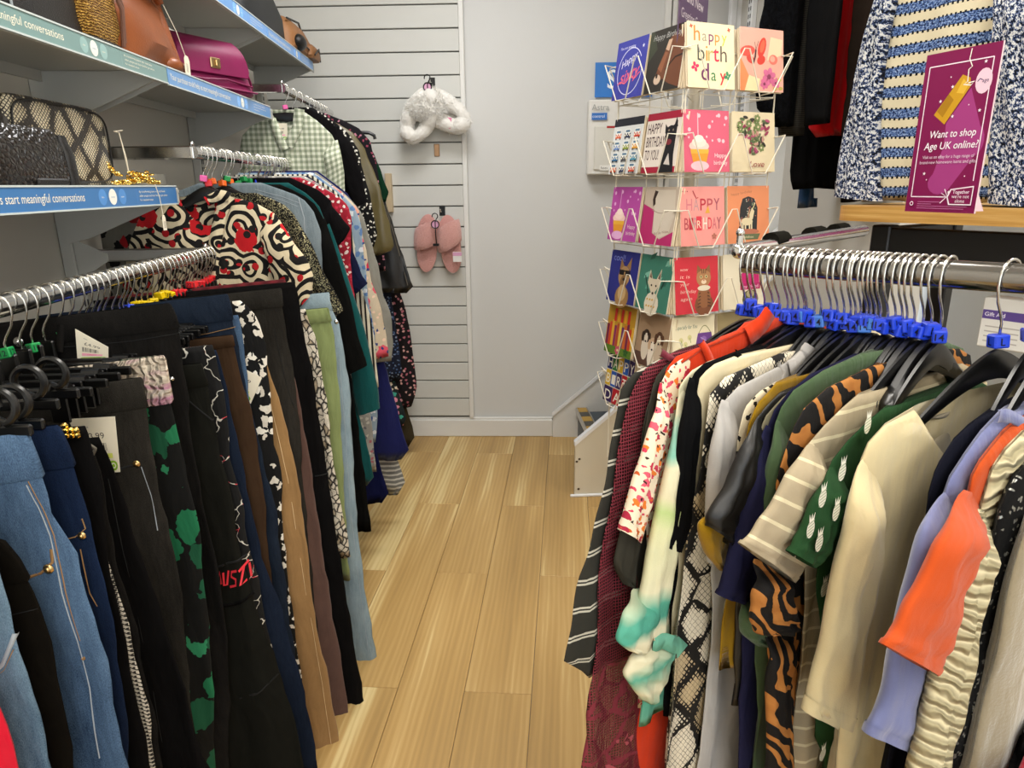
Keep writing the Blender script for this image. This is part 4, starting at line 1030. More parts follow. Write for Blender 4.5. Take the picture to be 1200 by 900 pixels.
g = dress(3.0, 'jacket', 'olive gold leather jacket with a straight hem', 'jacket', gold, [(370, 130), (398, 146), (414, 156), (427, 174), (438, 200), (446, 222), (456, 262), (463, 292), (445, 300)], None, z=Z3, cube='blue', txt='', group=G3, th=(.01, .02, .028))
g = dress(3.08, 'blouse', 'black blouse with small pink flowers behind the gold jacket', 'blouse', M('black_pink_floral', floral, '#141015', [(60, .27, ['#b8798a', '#141015', '#8c3f52'], (1, 1))]), [(380, 132), (404, 142), (420, 150), (434, 166), (441, 190), (446, 230)], 1.0, z=Z3, cube='red', txt='', group=G3)
g = dress(3.14, 'top', 'dark green pointed top peeping out behind the gold jacket', 'top', M('bottle_green', plain, '#10301f', .85), [(384, 136), (408, 146), (424, 156), (438, 180), (448, 205), (456, 226), (452, 236)], None, z=Z3, cube=None, group=G3, drop=.06)
blk = M('black_leather_look', leather, '#141312', .38, 300, .2)
g = dress(3.2, 'jacket', 'black jacket with a pale edge reaching past the gold one', 'jacket', blk, [(388, 138), (412, 148), (428, 160), (444, 200), (452, 236), (469, 291), (485, 338), (476, 343)], None, z=Z3, cube=None, group=G3, drop=.06)
g.ribbon([(452, 240), (466, 290), (478, 334)], .005, M('grey_binding', plain), 'pale_edge')
dbf = M('dark_blue_floral', floral, '#141a2c', [(70, .28, ['#4a5f86', '#141a2c', '#7a88a0'], (1, 1))])
g = dress(3.27, 'dress', 'dark blue dress with tiny pale flowers', 'dress', dbf, [(390, 140), (414, 150), (430, 164), (440, 220), (450, 290), (456, 330), (462, 370), (467, 404), (472, 438), (466, 446)], None, z=Z3, cube=None, group=G3, drop=.06)
g = dress(3.33, 'dress', 'black dress with pink flowers closest to the slatted wall', 'dress', M('black_rose_floral', floral, '#140f12', [(48, .27, ['#a8616e', '#140f12', '#c99a94'], (1, 1))]), [(392, 142), (416, 152), (432, 166), (446, 230), (458, 300), (466, 330), (479, 378), (486, 430), (489, 458), (482, 476)], None, z=Z3, cube=None, group=G3, drop=.06)
g = dress(3.29, 'dress', 'black dress with turquoise and pink petals at the hem', 'dress', M('turquoise_pink_floral', floral, '#1c2426', [(32, .34, ['#3fa08f', '#d58aa0', '#e5d9c8', '#1c2426'], (1, 1))]), [(392, 142), (414, 152), (428, 166), (438, 250), (450, 350), (464, 452), (474, 480), (477, 488), (471, 502)], None, z=Z3, cube=None, group=G3, hang=False)
g = dress(3.37, 'coat', 'long olive brown coat nearest the back wall, its hem lowest', 'coat', M('olive_brown_wool', plain, '#3a3325', .95), [(394, 144), (416, 154), (430, 168), (446, 260), (460, 360), (477, 481), (485, 505), (488, 522), (478, 525)], None, z=Z3, cube=None, group=G3, drop=.06)
h = tag(empty('clothes_hanger', (XR+.06, 3.42, Z3-.09), 0), 'empty black clip hanger tip sticking out over the floral blouse', 'hanger')
MB().tube([(-.1, 0, -.02), (.05, 0, -.018), (.13, 0, -.022), (.152, 0, -.034), (.155, 0, -.05)], .008, 8).build('bar', BLACKPL, h, True); MB().tube(arc(0, 0, .02, -60, 190, 10) and [(x, 0, y) for x, y in arc(0, .015, .02, -80, 190, 10)], .004, 6).build('hook', BLACKPL, h, True)

# ------------------------------------------------------------------ right: gondola with wooden top, rail with tops
ZR = 1.28
RP0 = Vector(atZ(884, 290, ZR)); RP1 = Vector(atZ(1200, 306, ZR)); RD = (RP1-RP0).normalized()
RE = RP0 + RD*.75
t = tag(empty('hanging_rail', RP0), 'oval chrome rail on the right carrying size marked hangers', 'rail')
sub = lambda p: tuple(Vector(p)-RP0)
MB().tube([sub(RP0-RD*.012+Vector((0, 0, -.018))), sub(RE+Vector((0, 0, -.018)))], .012, 14, flat=1.3).build('bar', M('dark_chrome', metal, (.3, .29, .28), .16), t, True)
MB().ball(sub(RP0-RD*.02+Vector((0, 0, -.006))), .010, 10, 8).tube([sub(RP0-RD*.02+Vector((0, 0, -.01))), sub(RP0-RD*.02+Vector((0, 0, .016)))], .0045, 8).ball(sub(RP0-RD*.02+Vector((0, 0, .018))), .006, 8, 6).build('end_knob', CHROME, t, True)
AE = Vector(atZ(1012, 270, 1.285)); 
MB().tube([sub(RP0-RD*.018+Vector((0, 0, -.004))), sub(AE)], .009, 10).build('arm', CHROME, t, True)
ad = (AE-RP0); 
for f0 in (.28, .62, .86):
    p = RP0-RD*.018+ad*f0
    MB().tube([sub(p+ad.normalized()*-.018), sub(p+ad.normalized()*.018)], .0135, 12).build('strap', M('black_webbing', plain, '#15140f', .95), t, True)

BF0 = Vector(atZ(972, 252, 1.29)); BF1 = Vector(atZ(1200, 259, 1.29))
BF0.z = BF1.z = 0
bd = (BF1-BF0).normalized(); bn = Vector((-bd.y, bd.x, 0))
if bn.y < 0: bn = -bn
ZB = 1.31
gt = tag(empty('display_unit', BF0), 'black steel display unit with a rounded light oak top board', 'display unit')
TB = frame(BF0 - BF0, bd, bn)
L_, D_ = .95, .44
poly = arc(.055, .055, .055, 180, 270, 10) + [(L_, 0), (L_, D_)] + arc(.07, D_-.07, .07, 90, 180, 6)
woodtop = M('light_oak_edge', lambda nm: (lambda n: (n.base(n.ramp(n.noise(n.map(n.uv, (5, 5, 160)), 1.0, 4, .6), [(.3, '#a47636'), (.5, '#bb8f4b'), (.7, '#cda665')])), n.m)[1])(NT(nm, .4, 0, .4, 'Object')))
MB().prism(poly, .031, Matrix.Translation((0, 0, ZB-.031)) @ TB).build('top_board', woodtop, gt)
fr = MB()
for a, b in ((.09, .07), (.09, D_-.07), (L_-.1, .07), (L_-.1, D_-.07)): MB().box((0, 0, 0), (.04, .04, ZB-.04), Matrix.Translation((0, 0, (ZB-.04)/2)) @ TB @ Matrix.Translation((a, b, 0)), .003).build('post', BLACKMT, gt)
MB().box((0, 0, 0), (L_-.15, .03, .06), Matrix.Translation((0, 0, ZB-.075)) @ TB @ Matrix.Translation((L_/2, .07, 0)), .003).build('front_beam', BLACKMT, gt)
MB().box((0, 0, 0), (.03, D_-.14, .06), Matrix.Translation((0, 0, ZB-.075)) @ TB @ Matrix.Translation((.09, D_/2, 0)), .003).build('side_beam', BLACKMT, gt)
MB().box((0, 0, 0), (L_-.16, D_-.1, .02), Matrix.Translation((0, 0, .16)) @ TB @ Matrix.Translation((L_/2, D_/2, 0)), .003).build('base_shelf', BLACKMT, gt)
def bpt(a, b, z): return BF0 + bd*a + bn*b + Vector((0, 0, z))
# small things behind the rail, under the board
def gift_box():
    p = Vector(atZ(1172, 372, 1.22)); p = Vector(atP(1168, 374, bpt(0, .10, 0), bn))
    t = tag(empty('collection_box', p-Vector((0, 0, .06))), 'white box with a purple lettered label behind the right rail', 'box')
    T = frame((0, 0, 0), bd, bn)
    MB().box((.02, .03, .05), (.1, .05, .1), T, .002).build('box_body', WHITEPL, t)
    A = Art(); A.rect(-.028, .058, .068, .076, '#5f4a90'); A.text('Gift Aid', -.024, .0635, .008, '#f2eef8', 'L', True)
    for k in range(4): A.rect(-.02, .012+.01*k, .04, .0145+.01*k, '#b5b0aa', k > 0)
    A.build('print', frame(T @ Vector((0, .0049, 0)), bd, (0, 0, 1)), t)
gift_box()

def N_on_rail(hu):
    z = ZR; v = 290+(hu-884)*16/316
    p = Vector(atZ(hu, v, z)); return RP0 + RD*((p-RP0).dot(RD))
def solve_phi(N, s_, L=.19):
    d = ray(*s_); o = EYE[:2]-np.array(N[:2]); a = d[0]**2+d[1]**2; b = 2*(o[0]*d[0]+o[1]*d[1]); c = o@o-L*L
    D = b*b-4*a*c; t = (-b-math.sqrt(D))/2/a if D > 0 else -b/2/a
    P = EYE+d*t; return math.atan2(P[1]-N[1], P[0]-N[0]), P
GR = 'tops and dresses on the right rail'
def rtop(hu, tip, name, label, cat, mat, out, zhem=None, cube='blue', txt='14', th=(.006, .008, .012), amp=.004, L=.19, scoop=0.0, hang=True, hl=None, cap=.2, ph=0.0, lam=.06, big=False, rows=36, inn=None, drop=None, off=0.0):
    N = N_on_rail(hu); phi, P = solve_phi(N, tip, L)
    g = Garment(name, label, cat, mat, N, phi, out, zhem, cap=cap, th=th, fold=(amp, lam, ph), group=GR, scoop=scoop, cs=1, rows=rows, inn=inn, off=off)
    if hang:
        d = drop if drop else max(.03, min(.19, ZR-.092-(P[2]-.012)))
        top_hanger(N, phi, d, 'black hanger with %s cube holding the %s' % ({'paleblue': 'pale blue'}.get(cube, cube), hl or short(label)), cube, txt, min(.2, L+.005), group='hangers on the right rail', big=big, g=g)
    return g
olive = M('charcoal_white_stripes', stripes, '#2c2b25', '#b9b4a4', .034, .075, True, 1)
g = rtop(878, (768, 428), 'dress', 'charcoal top with pairs of thin white stripes, leftmost on the right rail', 'top', olive, [(782, 416), (768, 424), (745, 436), (730, 452), (722, 490), (708, 560), (690, 640), (672, 715), (663, 776), (690, 790)], None, hl='charcoal striped top')
def lace_fn(nm):
    n = NT(nm, .9)
    hx = n.vor(n.map(n.uv, (1, .8, 1)), 300, 'DISTANCE_TO_EDGE', .15).outputs['Distance']
    net = n.lt(hx, .14)
    low = n.sep(n.uv)[1]
    fl = n.vor(n.warp(n.uv, 30, .03), 17, 'DISTANCE_TO_EDGE').outputs['Distance']; fl2 = n.wave(n.warp(n.uv, 25, .04), 20, 9, 1.6)
    dens = n.add(n.mul(n.math('SUBTRACT', .93, low), 1.9), n.noise(n.uv, 16, 3))
    flower = n.mul(n.gt(fl2, .42), n.gt(dens, 1.12)); vein = n.mul(n.lt(fl, .05), n.gt(dens, .75))
    solid_ = n.math('MAXIMUM', n.math('MAXIMUM', net, flower), vein)
    n.put(n.b.inputs['Alpha'], n.math('MULTIPLY_ADD', solid_, .45, .55))
    return n.cloth(n.mix(solid_, '#2a080c', n.mix(flower, '#7c2c37', '#a54c54')), .1, 500, .3)  # net holes get a dark colour in place of the darkness behind
LACE = M('burgundy_lace', lace_fn)
g = rtop(886, (776, 418), 'dress', 'burgundy lace dress with netted shoulder and flower lace below', 'dress', LACE, [(790, 412), (776, 416), (758, 428), (742, 456), (730, 500), (716, 580), (700, 680), (692, 780), (684, 860), (680, 905)], .25, cap=.18)
g.ribbon([(772, 412), (783, 420), (793, 434)], .008, M('burgundy_trim', plain, '#6e2230', .8), 'shoulder_strap', .004)
char = M('charcoal_jersey', plain, '#35332c', .95)
g = rtop(892, (784, 428), 'top', 'charcoal jersey top between the burgundy lace and red floral pieces', 'top', char, [(797, 418), (784, 424), (768, 440), (757, 480), (748, 560), (742, 620), (748, 700), (752, 800)], .6, hl='charcoal jersey top')
g.sleeve([((766, 448), (776, 452)), ((750, 540), (764, 545)), ((728, 625), (748, 640)), ((720, 660), (742, 690)), ((732, 685), (748, 690))], char, .008, .01)
redfl = M('red_ditsy_floral', floral, '#e8d7bc', [(75, .30, ['#c2334d', '#d85a6c', '#e07a2f', '#a82840'], (1, 1)), (110, .18, ['#3a2a22', '#c75a28', '#d0405a'], (1, 1))])
g = rtop(902, (790, 430), 'blouse', 'cream blouse with red and orange ditsy flowers and short sleeves', 'blouse', redfl, [(800, 420), (788, 428), (776, 444), (768, 480), (760, 540), (756, 600), (756, 700)], .7, hl='red floral blouse')
g.sleeve([((774, 448), (784, 452)), ((762, 500), (778, 508)), ((742, 570), (764, 580)), ((729, 622), (750, 636))], redfl, .012, .013)
orng = M('coral_orange_cotton', plain, '#c83816', .85, .1)
g = rtop(920, (790, 428), 'shirt', 'bright coral orange shirt with a raised collar', 'shirt', orng, [(874, 378), (862, 390), (840, 396), (815, 404), (790, 420), (777, 432), (772, 470), (770, 560), (762, 680), (752, 780), (742, 905)], .3, hl='coral orange shirt', amp=.003)
g.ribbon([(893, 364), (886, 376), (876, 386), (868, 392)], .022, orng, 'collar', .008); g.ribbon([(874, 385), (845, 396), (818, 408), (795, 424)], .003, M('orange_shade_seam', plain, '#b43414'), 'shoulder_seam', .002)
g.ribbon([(818, 400), (822, 412), (826, 424)], .009, orng, 'shoulder_tab', .006)
def tiedye(nm):
    n = NT(nm, .85); z = n.sep(n.uv)[1]; w = n.add(z, n.mul(n.math('SUBTRACT', n.noise(n.map(n.uv, (1, .6, 1), .6), 16, 3), .5), .07))
    N_ = N_on_rail(930); ph_, P_ = solve_phi(N_, (806, 440)); nn_ = Vector((-math.sin(ph_), math.cos(ph_), 0))
    zz = lambda v: float(atP(775, v, N_, nn_)[2])
    lo, hi = zz(840), zz(430)
    st = [((zz(v)-lo)/(hi-lo), c) for v, c in ((838, '#6fb096'), (800, '#4f9f86'), (775, '#dcd6b4'), (752, '#5aa78e'), (735, '#dcd6b4'), (715, '#e0d9b8'), (700, '#4fa08a'), (680, '#57a890'), (660, '#ded8b6'), (610, '#d5d8a8'), (590, '#b9cf8a'), (575, '#ded8b6'), (535, '#ded8b6'), (520, '#7fb9a4'), (500, '#8fc0ac'), (485, '#ded8b6'))]
    c = n.ramp(n.math('DIVIDE', n.math('SUBTRACT', w, lo), hi-lo), st)
    return n.cloth(c, .08)
TD = M('green_tie_dye', tiedye)
g = rtop(930, (806, 440), 'blouse', 'cream and green tie dyed blouse knotted at the bottom', 'blouse', TD, [(830, 424), (812, 434), (798, 450), (788, 500), (776, 590), (764, 680), (756, 740), (752, 770)], .7, hl='tie dyed blouse')
g.sleeve([((798, 456), (814, 460)), ((784, 540), (802, 545)), ((766, 620), (792, 628)), ((752, 690), (782, 700)), ((742, 740), (776, 748))], TD, .014, .016, cuff=False, uvz=True)
kn = g.sleeve([((742, 690), (768, 690)), ((730, 720), (768, 728)), ((722, 752), (758, 760)), ((736, 762), (752, 762))], TD, .022, .014, name='knot_tail', cuff=False, uvz=True)
g.sleeve([((752, 738), (780, 734)), ((740, 770), (786, 770)), ((732, 794), (782, 796)), ((752, 820), (764, 822))], TD, .024, .016, name='knot_tail', cuff=False, uvz=True)
g.ribbon([(744, 742), (756, 736), (768, 740), (776, 748)], .02, TD, 'knot', .03)
blkt = M('black_jersey', plain, '#0c0c0d', .88, .3)
g = rtop(943, (818, 430), 'top', 'black top with a long sleeve ending in cream cuffs', 'top', blkt, [(862, 412), (846, 414), (826, 424), (810, 440), (802, 470), (796, 540), (792, 620), (790, 690)], .7, hl='long sleeved black top')
g.sleeve([((808, 442), (826, 448)), ((797, 500), (818, 508)), ((792, 560), (812, 570)), ((784, 610), (804, 620)), ((778, 640), (796, 646))], blkt, .01, .012)
g.ribbon([(858, 412), (864, 424), (868, 434)], .008, blkt, 'neckband', .004)
creamc = M('cream_jersey', plain, '#d9cba6', .9, .1)
g = rtop(953, (822, 440), 'top', 'cream top almost hidden between the black top and snake print', 'top', creamc, [(866, 416), (842, 424), (822, 440), (812, 480), (802, 570), (796, 640)], .8, hl='half hidden cream top')
g.sleeve([((812, 480), (820, 484)), ((798, 560), (812, 566)), ((784, 605), (800, 612)), ((776, 628), (794, 634))], creamc, .006, .009)
SNK = M('snake_print_viscose', snake, '#d9cfb9', '#bda985', '#141210', 1.15)
g = rtop(962, (836, 448), 'dress', 'long black and cream snakeskin print dress', 'dress', SNK, [(914, 414), (896, 422), (870, 432), (846, 444), (834, 458), (828, 490), (818, 560), (806, 640), (796, 720), (786, 800), (778, 905)], .2, hl='snakeskin print dress', amp=.005)
lg = M('pale_grey_linen', plain, '#aaa6a1', .92, .1)
g = rtop(982, (850, 464), 'shirt', 'pale grey linen shirt with a stand collar', 'shirt', lg, [(936, 412), (918, 428), (890, 440), (866, 452), (846, 466), (838, 490), (836, 540), (834, 640), (832, 720), (826, 800), (812, 905)], .3, hl='pale grey linen shirt', amp=.006)
g.sleeve([((846, 468), (866, 476)), ((835, 520), (862, 530)), ((830, 590), (854, 596)), ((829, 640), (848, 640)), ((832, 660), (846, 664))], lg, .012, .014)
g.ribbon([(943, 404), (938, 416), (928, 428), (918, 432)], .02, lg, 'collar', .006)
g.ribbon([(912, 424), (914, 436), (910, 446)], .003, M('grey_shade_seam', plain, '#a7a39e'), 'shoulder_seam', .002)
lp = M('cream_leopard_print', floral, '#cfc3a6', [(90, .28, ['#1b1815', '#2a241c', '#cfc3a6'], (1, 1))])
g = rtop(998, (872, 478), 'top', 'cream leopard spotted top showing a narrow strip', 'top', lp, [(905, 450), (888, 460), (872, 478), (864, 510), (858, 560), (856, 640)], .8)
must = M('mustard_jersey', plain, '#8c6a10', .9, .15)
g = rtop(1006, (882, 478), 'top', 'mustard yellow top with its sleeve peeping out below', 'top', must, [(910, 448), (902, 458), (886, 474), (876, 500), (868, 550), (858, 620), (852, 700)], .8)
g.sleeve([((868, 560), (878, 566)), ((840, 600), (862, 612)), ((817, 612), (846, 640)), ((828, 650), (844, 660)), ((842, 668), (850, 668))], must, .004, .010)
satin = M('black_satin', plain, '#0d0c0b', .45, .2, .1, 900, 0, .5)
g = rtop(1018, (890, 484), 'blouse', 'black satin blouse with a wide short sleeve', 'blouse', satin, [(914, 460), (904, 470), (890, 484), (880, 520), (872, 580), (868, 680)], .75)
g.sleeve([((890, 486), (900, 492)), ((872, 520), (888, 528)), ((852, 570), (876, 580)), ((830, 606), (858, 620)), ((832, 618), (856, 640))], satin, .010, .014)
khaki = M('khaki_cotton', plain, '#77705a', .92)
g = rtop(1030, (896, 490), 'top', 'khaki top showing a sliver beside the navy one', 'top', khaki, [(940, 448), (914, 468), (896, 490), (886, 540), (880, 600), (876, 700)], .75)
nv = M('dusky_navy_jersey', plain, '#1f1f38', .92, .12)
g = rtop(1042, (900, 500), 'top', 'dusky navy jersey top with a drooping sleeve', 'top', nv, [(1000, 416), (972, 426), (940, 444), (912, 470), (900, 492), (892, 530), (884, 600), (876, 700), (866, 800), (862, 905)], .3)
g.sleeve([((898, 498), (912, 506)), ((880, 550), (900, 562)), ((862, 620), (890, 634)), ((846, 680), (876, 690)), ((840, 696), (870, 704))], nv, .010, .014)
sg = M('moss_green_cotton', plain, '#43563a', .92, .12)
g = rtop(1060, (914, 492), 'shirt', 'moss green shirt with a seamed shoulder yoke', 'shirt', sg, [(1010, 414), (988, 422), (958, 438), (930, 458), (912, 486), (904, 520), (896, 590), (888, 680), (886, 760), (882, 905)], .3, hl='moss green shirt')
g.sleeve([((910, 492), (926, 500)), ((900, 540), (918, 546)), ((892, 600), (910, 610)), ((888, 660), (902, 668))], sg, .010, .012)
g.sleeve([((868, 690), (886, 692)), ((866, 720), (890, 728)), ((870, 744), (900, 750)), ((886, 756), (910, 752))], sg, .016, .012, name='tie_end')
TG = M('tiger_print', tiger, '#8f531f', '#bd8140', '#0a0706')
g = rtop(1074, (940, 482), 'dress', 'orange and black tiger print dress tied at the side', 'dress', TG, [(1024, 428), (1004, 434), (976, 450), (950, 468), (934, 488), (922, 520), (912, 560), (906, 640), (904, 740), (900, 830), (896, 905)], .25, hl='tiger print dress', amp=.006)
g.sleeve([((884, 655), (910, 662)), ((882, 690), (922, 690)), ((878, 722), (930, 722)), ((886, 742), (936, 734))], TG, .02, .016, name='tied_knot', cuff=False)
g.sleeve([((896, 735), (930, 735)), ((902, 790), (926, 790)), ((900, 850), (924, 850)), ((896, 905), (926, 905))], TG, .018, .012, name='hanging_tie', cuff=False)
bst = M('oat_stripe_jersey', stripes, '#a3957a', '#cbbf9d', .024, .16, False, 1, .15, .004)
g = rtop(1094, (950, 520), 'shirt', 'oatmeal striped tee with a wide short sleeve', 't-shirt', bst, [(1006, 462), (996, 470), (976, 488), (956, 508), (944, 524), (938, 560), (940, 640), (942, 740), (936, 830), (930, 905)], .3, hl='oatmeal striped tee')
g.sleeve([((950, 518), (968, 524)), ((928, 550), (966, 572)), ((902, 596), (956, 622)), ((880, 626), (944, 660)), ((870, 638), (930, 682))], bst, .014, .016)
def pine(nm):
    n = NT(nm, .9); n.cloth('#163c1a', .12); return n.m
PG = M('bottle_green_linen', pine)
g = rtop(1116, (974, 548), 'shirt', 'bottle green shirt embroidered with small white pineapples', 'shirt', PG, [(1036, 478), (1026, 486), (1004, 506), (984, 528), (970, 550), (962, 590), (958, 650), (958, 720), (956, 800), (962, 905)], .3, hl='pineapple shirt', amp=.006)
g.sleeve([((974, 546), (992, 556)), ((955, 584), (984, 596)), ((938, 622), (970, 640)), ((925, 646), (950, 664))], PG, .014, .014)
def pineapple(g, u, v, s=1.0, lift=.02):
    y0 = .028 if lift > .02 else .0135
    a, z = g.loc(u, v, y0); A = Art(); w = .0075*s
    A.ell(0, 0, w*.75, w*1.15, '#d9d6c4')
    for k in (-1, 0, 1): A.poly([(w*.25*k-w*.2, w*1.0), (w*.25*k+w*.2, w*1.0), (w*.55*k, w*2.0)], '#e6e3d2', k > -1)
    for k in range(-2, 3): A.line([(-w*.6, w*.4*k-w*.1), (w*.6, w*.4*k+w*.2)], w*.12, '#8d9a7a', k > -2)
    A.build('embroidered_pineapple', lambda x, y, l: (a-x, g.cs*(y0+l), z-g.N.z+y), g.root)
for (u, v, l) in ((1017, 498, .004), (987, 553, .029), (964, 584, .029), (950, 620, .029), (960, 636, .029), (980, 600, .029), (975, 720, .004), (966, 690, .004), (985, 640, .004), (962, 805, .004), (980, 780, .004), (964, 884, .004)): pineapple(g, u, v, 1.1, l)
cream = M('cream_brushed_cotton', plain, '#cdbd93', .95, .08, .25, 600, .3)
g = rtop(1188, (1016, 530), 'top', 'cream long sleeved top with a wide open neckline', 'top', cream, [(1072, 478), (1062, 480), (1040, 496), (1020, 518), (1010, 540), (1003, 580), (996, 650), (990, 740), (982, 820), (976, 905)], .2, cube='blue', txt='L', scoop=.09, big=True, hl='cream long sleeved top', amp=.008, th=(.012, .02, .03), lam=.09, drop=.1)
g.sleeve([((1010, 538), (1036, 546)), ((1000, 590), (1034, 600)), ((986, 650), (1030, 660)), ((972, 720), (1018, 730)), ((958, 790), (1006, 805)), ((946, 836), (1000, 856))], cream, .02, .018)
stone = M('stone_jersey', plain, '#9b917c', .92)
g = rtop(1150, (1040, 530), 'top', 'stone coloured vest top seen above the cream neckline', 'top', stone, [(1112, 452), (1092, 474), (1066, 500), (1044, 530), (1036, 560), (1034, 640)], .8, txt='L', hl='stone vest top', L=.18, off=-.03, hang=False)
ink = M('ink_navy_jersey', plain, '#14151f', .9)
g = rtop(1225, (1092, 562), 'top', 'ink navy top folded over behind the lilac blue sleeve', 'top', ink, [(1156, 484), (1140, 492), (1116, 516), (1096, 548), (1086, 580), (1078, 660)], .7, txt='L', L=.18)
peri = M('periwinkle_fleece', plain, '#6a6f95', .95, .08, .2, 700, .35)
g = rtop(1248, (1108, 580), 'sweatshirt', 'lilac blue sweatshirt with a ribbed neck and long sleeve', 'sweatshirt', peri, [(1172, 486), (1162, 492), (1140, 520), (1114, 556), (1102, 590), (1092, 650), (1080, 740), (1074, 820), (1068, 905)], .2, txt='L', hl='lilac blue sweatshirt', th=(.01, .016, .022), L=.18)
g.sleeve([((1108, 576), (1132, 584)), ((1084, 622), (1124, 640)), ((1064, 690), (1112, 710)), ((1044, 770), (1096, 790)), ((1028, 830), (1086, 850)), ((1016, 860), (1076, 876))], peri, .018, .018)
g.ribbon([(1160, 486), (1170, 484), (1180, 494)], .012, peri, 'ribbed_neckband', .008)
tang = M('tangerine_cotton', plain, '#b5481b', .92, .08)
g = rtop(1262, (1134, 560), 't-shirt', 'tangerine orange tee with a square hemmed sleeve', 't-shirt', tang, [(1196, 490), (1184, 498), (1162, 524), (1140, 552), (1132, 590), (1122, 680), (1116, 780)], .6, txt='L', hl='tangerine orange tee', L=.18, th=(.01, .016, .022))
g.sleeve([((1130, 574), (1160, 584)), ((1104, 630), (1144, 644)), ((1076, 690), (1126, 704)), ((1050, 736), (1108, 762)), ((1037, 756), (1094, 790))], tang, .024, .016)
cable = M('cream_cable_knit', lambda nm: (lambda n: (n.cloth(n.mix(n.wave(n.warp(n.uv, 30, .02), 26, 3, 1.0, dirn='Y'), '#a59a78', '#cdc19c'), .1), n.bump(n.wave(n.warp(n.uv, 30, .02), 26, 3, 1.0, dirn='Y'), 1.0, .006), n.m)[2])(NT(nm, .95)))
g = rtop(1280, (1150, 575), 'jumper', 'cream cable knit jumper with diagonal ribs', 'jumper', cable, [(1200, 506), (1188, 516), (1164, 546), (1150, 590), (1138, 650), (1116, 740), (1092, 830), (1070, 905)], .3, txt='L', hl='cable knit jumper', L=.17, th=(.012, .018, .024))
g.sleeve([((1146, 596), (1166, 600)), ((1134, 640), (1160, 646)), ((1118, 700), (1150, 706)), ((1100, 780), (1132, 790)), ((1080, 850), (1112, 860)), ((1066, 905), (1098, 915))], cable, .02, .016, cuff=False)
seq = M('black_sequins', sparkle, '#0a0a0a', '#8f8f88', 330, .12, .25)
g = rtop(1298, (1168, 600), 'top', 'black sequinned top glinting near the frame edge', 'top', seq, [(1206, 540), (1190, 556), (1174, 590), (1164, 640), (1148, 720), (1124, 820), (1100, 905)], .3, txt='L', hl='black sequinned top', L=.17, th=(.012, .018, .024))
fuzz = M('taupe_fleece', plain, '#8c8068', 1.0, .15, .8, 320, .6)
g = rtop(1318, (1190, 640), 'jumper', 'fuzzy taupe jumper at the right edge of the frame', 'jumper', fuzz, [(1220, 590), (1206, 606), (1192, 650), (1176, 720), (1156, 820), (1134, 905)], .3, txt='L', hl='fuzzy taupe jumper', L=.17, th=(.014, .02, .026))
g = rtop(1345, (1208, 800), 'skirt', 'black garment corner at the right edge over a red scrap', 'skirt', blkt, [(1230, 790), (1204, 812), (1184, 846), (1196, 880)], None, cube=None, hang=False, L=.2)
g = rtop(1370, (1208, 850), 'skirt', 'crimson scrap of cloth in the bottom right corner', 'skirt', M('crimson', plain, '#9a0f2c'), [(1225, 850), (1200, 866), (1182, 905)], .5, cube=None, hang=False, L=.2)
for i, (hu, c_, x_) in enumerate(((912, 'blue', '14'), (936, 'blue', '14'), (950, 'paleblue', '14'), (970, 'paleblue', '14'), (990, 'blue', '14'), (1012, 'blue', '14'), (1025, 'paleblue', '14'), (1036, 'paleblue', 'L'), (1051, 'blue', 'L'), (1068, 'blue', 'L'), (1083, 'blue', 'L'), (1104, 'blue', 'L'))):
    N = N_on_rail(hu); ph = RAD(-150-(i % 3)*1.5)
    top_hanger(N, ph, .06, 'black hanger without visible garment, %s such from the card spinner end of the rail' % ORDINAL[i], c_, x_, .085, group='hangers on the right rail with hidden garments')
h = M('purple_badge', solid, '#6a2a8c')
# grey jumper hanging on the far side of the unit
gjm = M('slate_grey_knit', plain, '#5c574e', .95)
p = Vector(atP(1130, 345, bpt(0, .06, 0), bn))

# ------------------------------------------------------------------ knitted cardigan standing on the board
def crochet(nm):
    n = NT(nm, .95); o = n.sep(n.warp(n.uv, 9, .012))
    y = n.math('FRACT', n.mul(o[1], 1/.041)); x = n.math('FRACT', n.mul(o[0], 1/.0095))
    stp_ = n.gt(y, .52); spk = n.noise(n.uv, 260, 2, .7)
    blue = n.ramp(spk, [(.4, '#10182e'), (.5, '#3c5a94'), (.62, '#8fa4c4')])
    edge = n.add(n.lt(n.math('ABSOLUTE', n.math('SUBTRACT', y, .5)), .07), n.math('MAXIMUM', n.lt(y, .06), n.gt(y, .95)))
    holes = n.mul(edge, n.lt(n.math('ABSOLUTE', n.math('SUBTRACT', x, .5)), .22))
    c = n.mix(holes, n.mix(stp_, '#cfc4a6', blue), '#0c0d12')
    n.cloth(c, .08, 300, .9); return n.m
CRO = M('crochet_stripes', crochet); MAR = M('blue_marl_knit', marl, '#05060c', '#2f4878', '#d0d0cc', 190)
WN = bpt(.36, .16, 1.86)
gk2 = Garment('cardigan', 'cream and blue striped crochet jumper with marled sleeves, resting on the oak board', 'jumper', CRO, WN, math.atan2(-bd.y, -bd.x), [(1050, -120), (1036, -60), (1030, 0), (1024, 60), (1014, 120), (1008, 190), (1010, 236)], None, cap=.3, th=(.02, .035, .045), fold=(.008, .13, .5), cs=-1 if False else 1, inn=lambda z: -.17)
print('cardigan ey', gk2.ey, 'bn', bn)
gk2.sleeve([((1040, -80), (1068, -70)), ((1030, -10), (1050, 0)), ((1010, 60), (1036, 70)), ((998, 120), (1032, 124)), ((986, 180), (1030, 186)), ((980, 230), (1034, 236))], MAR, .045, .034)
gk2.sleeve([((1168, -60), (1230, -60)), ((1166, 20), (1230, 30)), ((1164, 100), (1235, 110)), ((1160, 180), (1240, 190)), ((1158, 238), (1242, 244))], MAR, .06, .04)
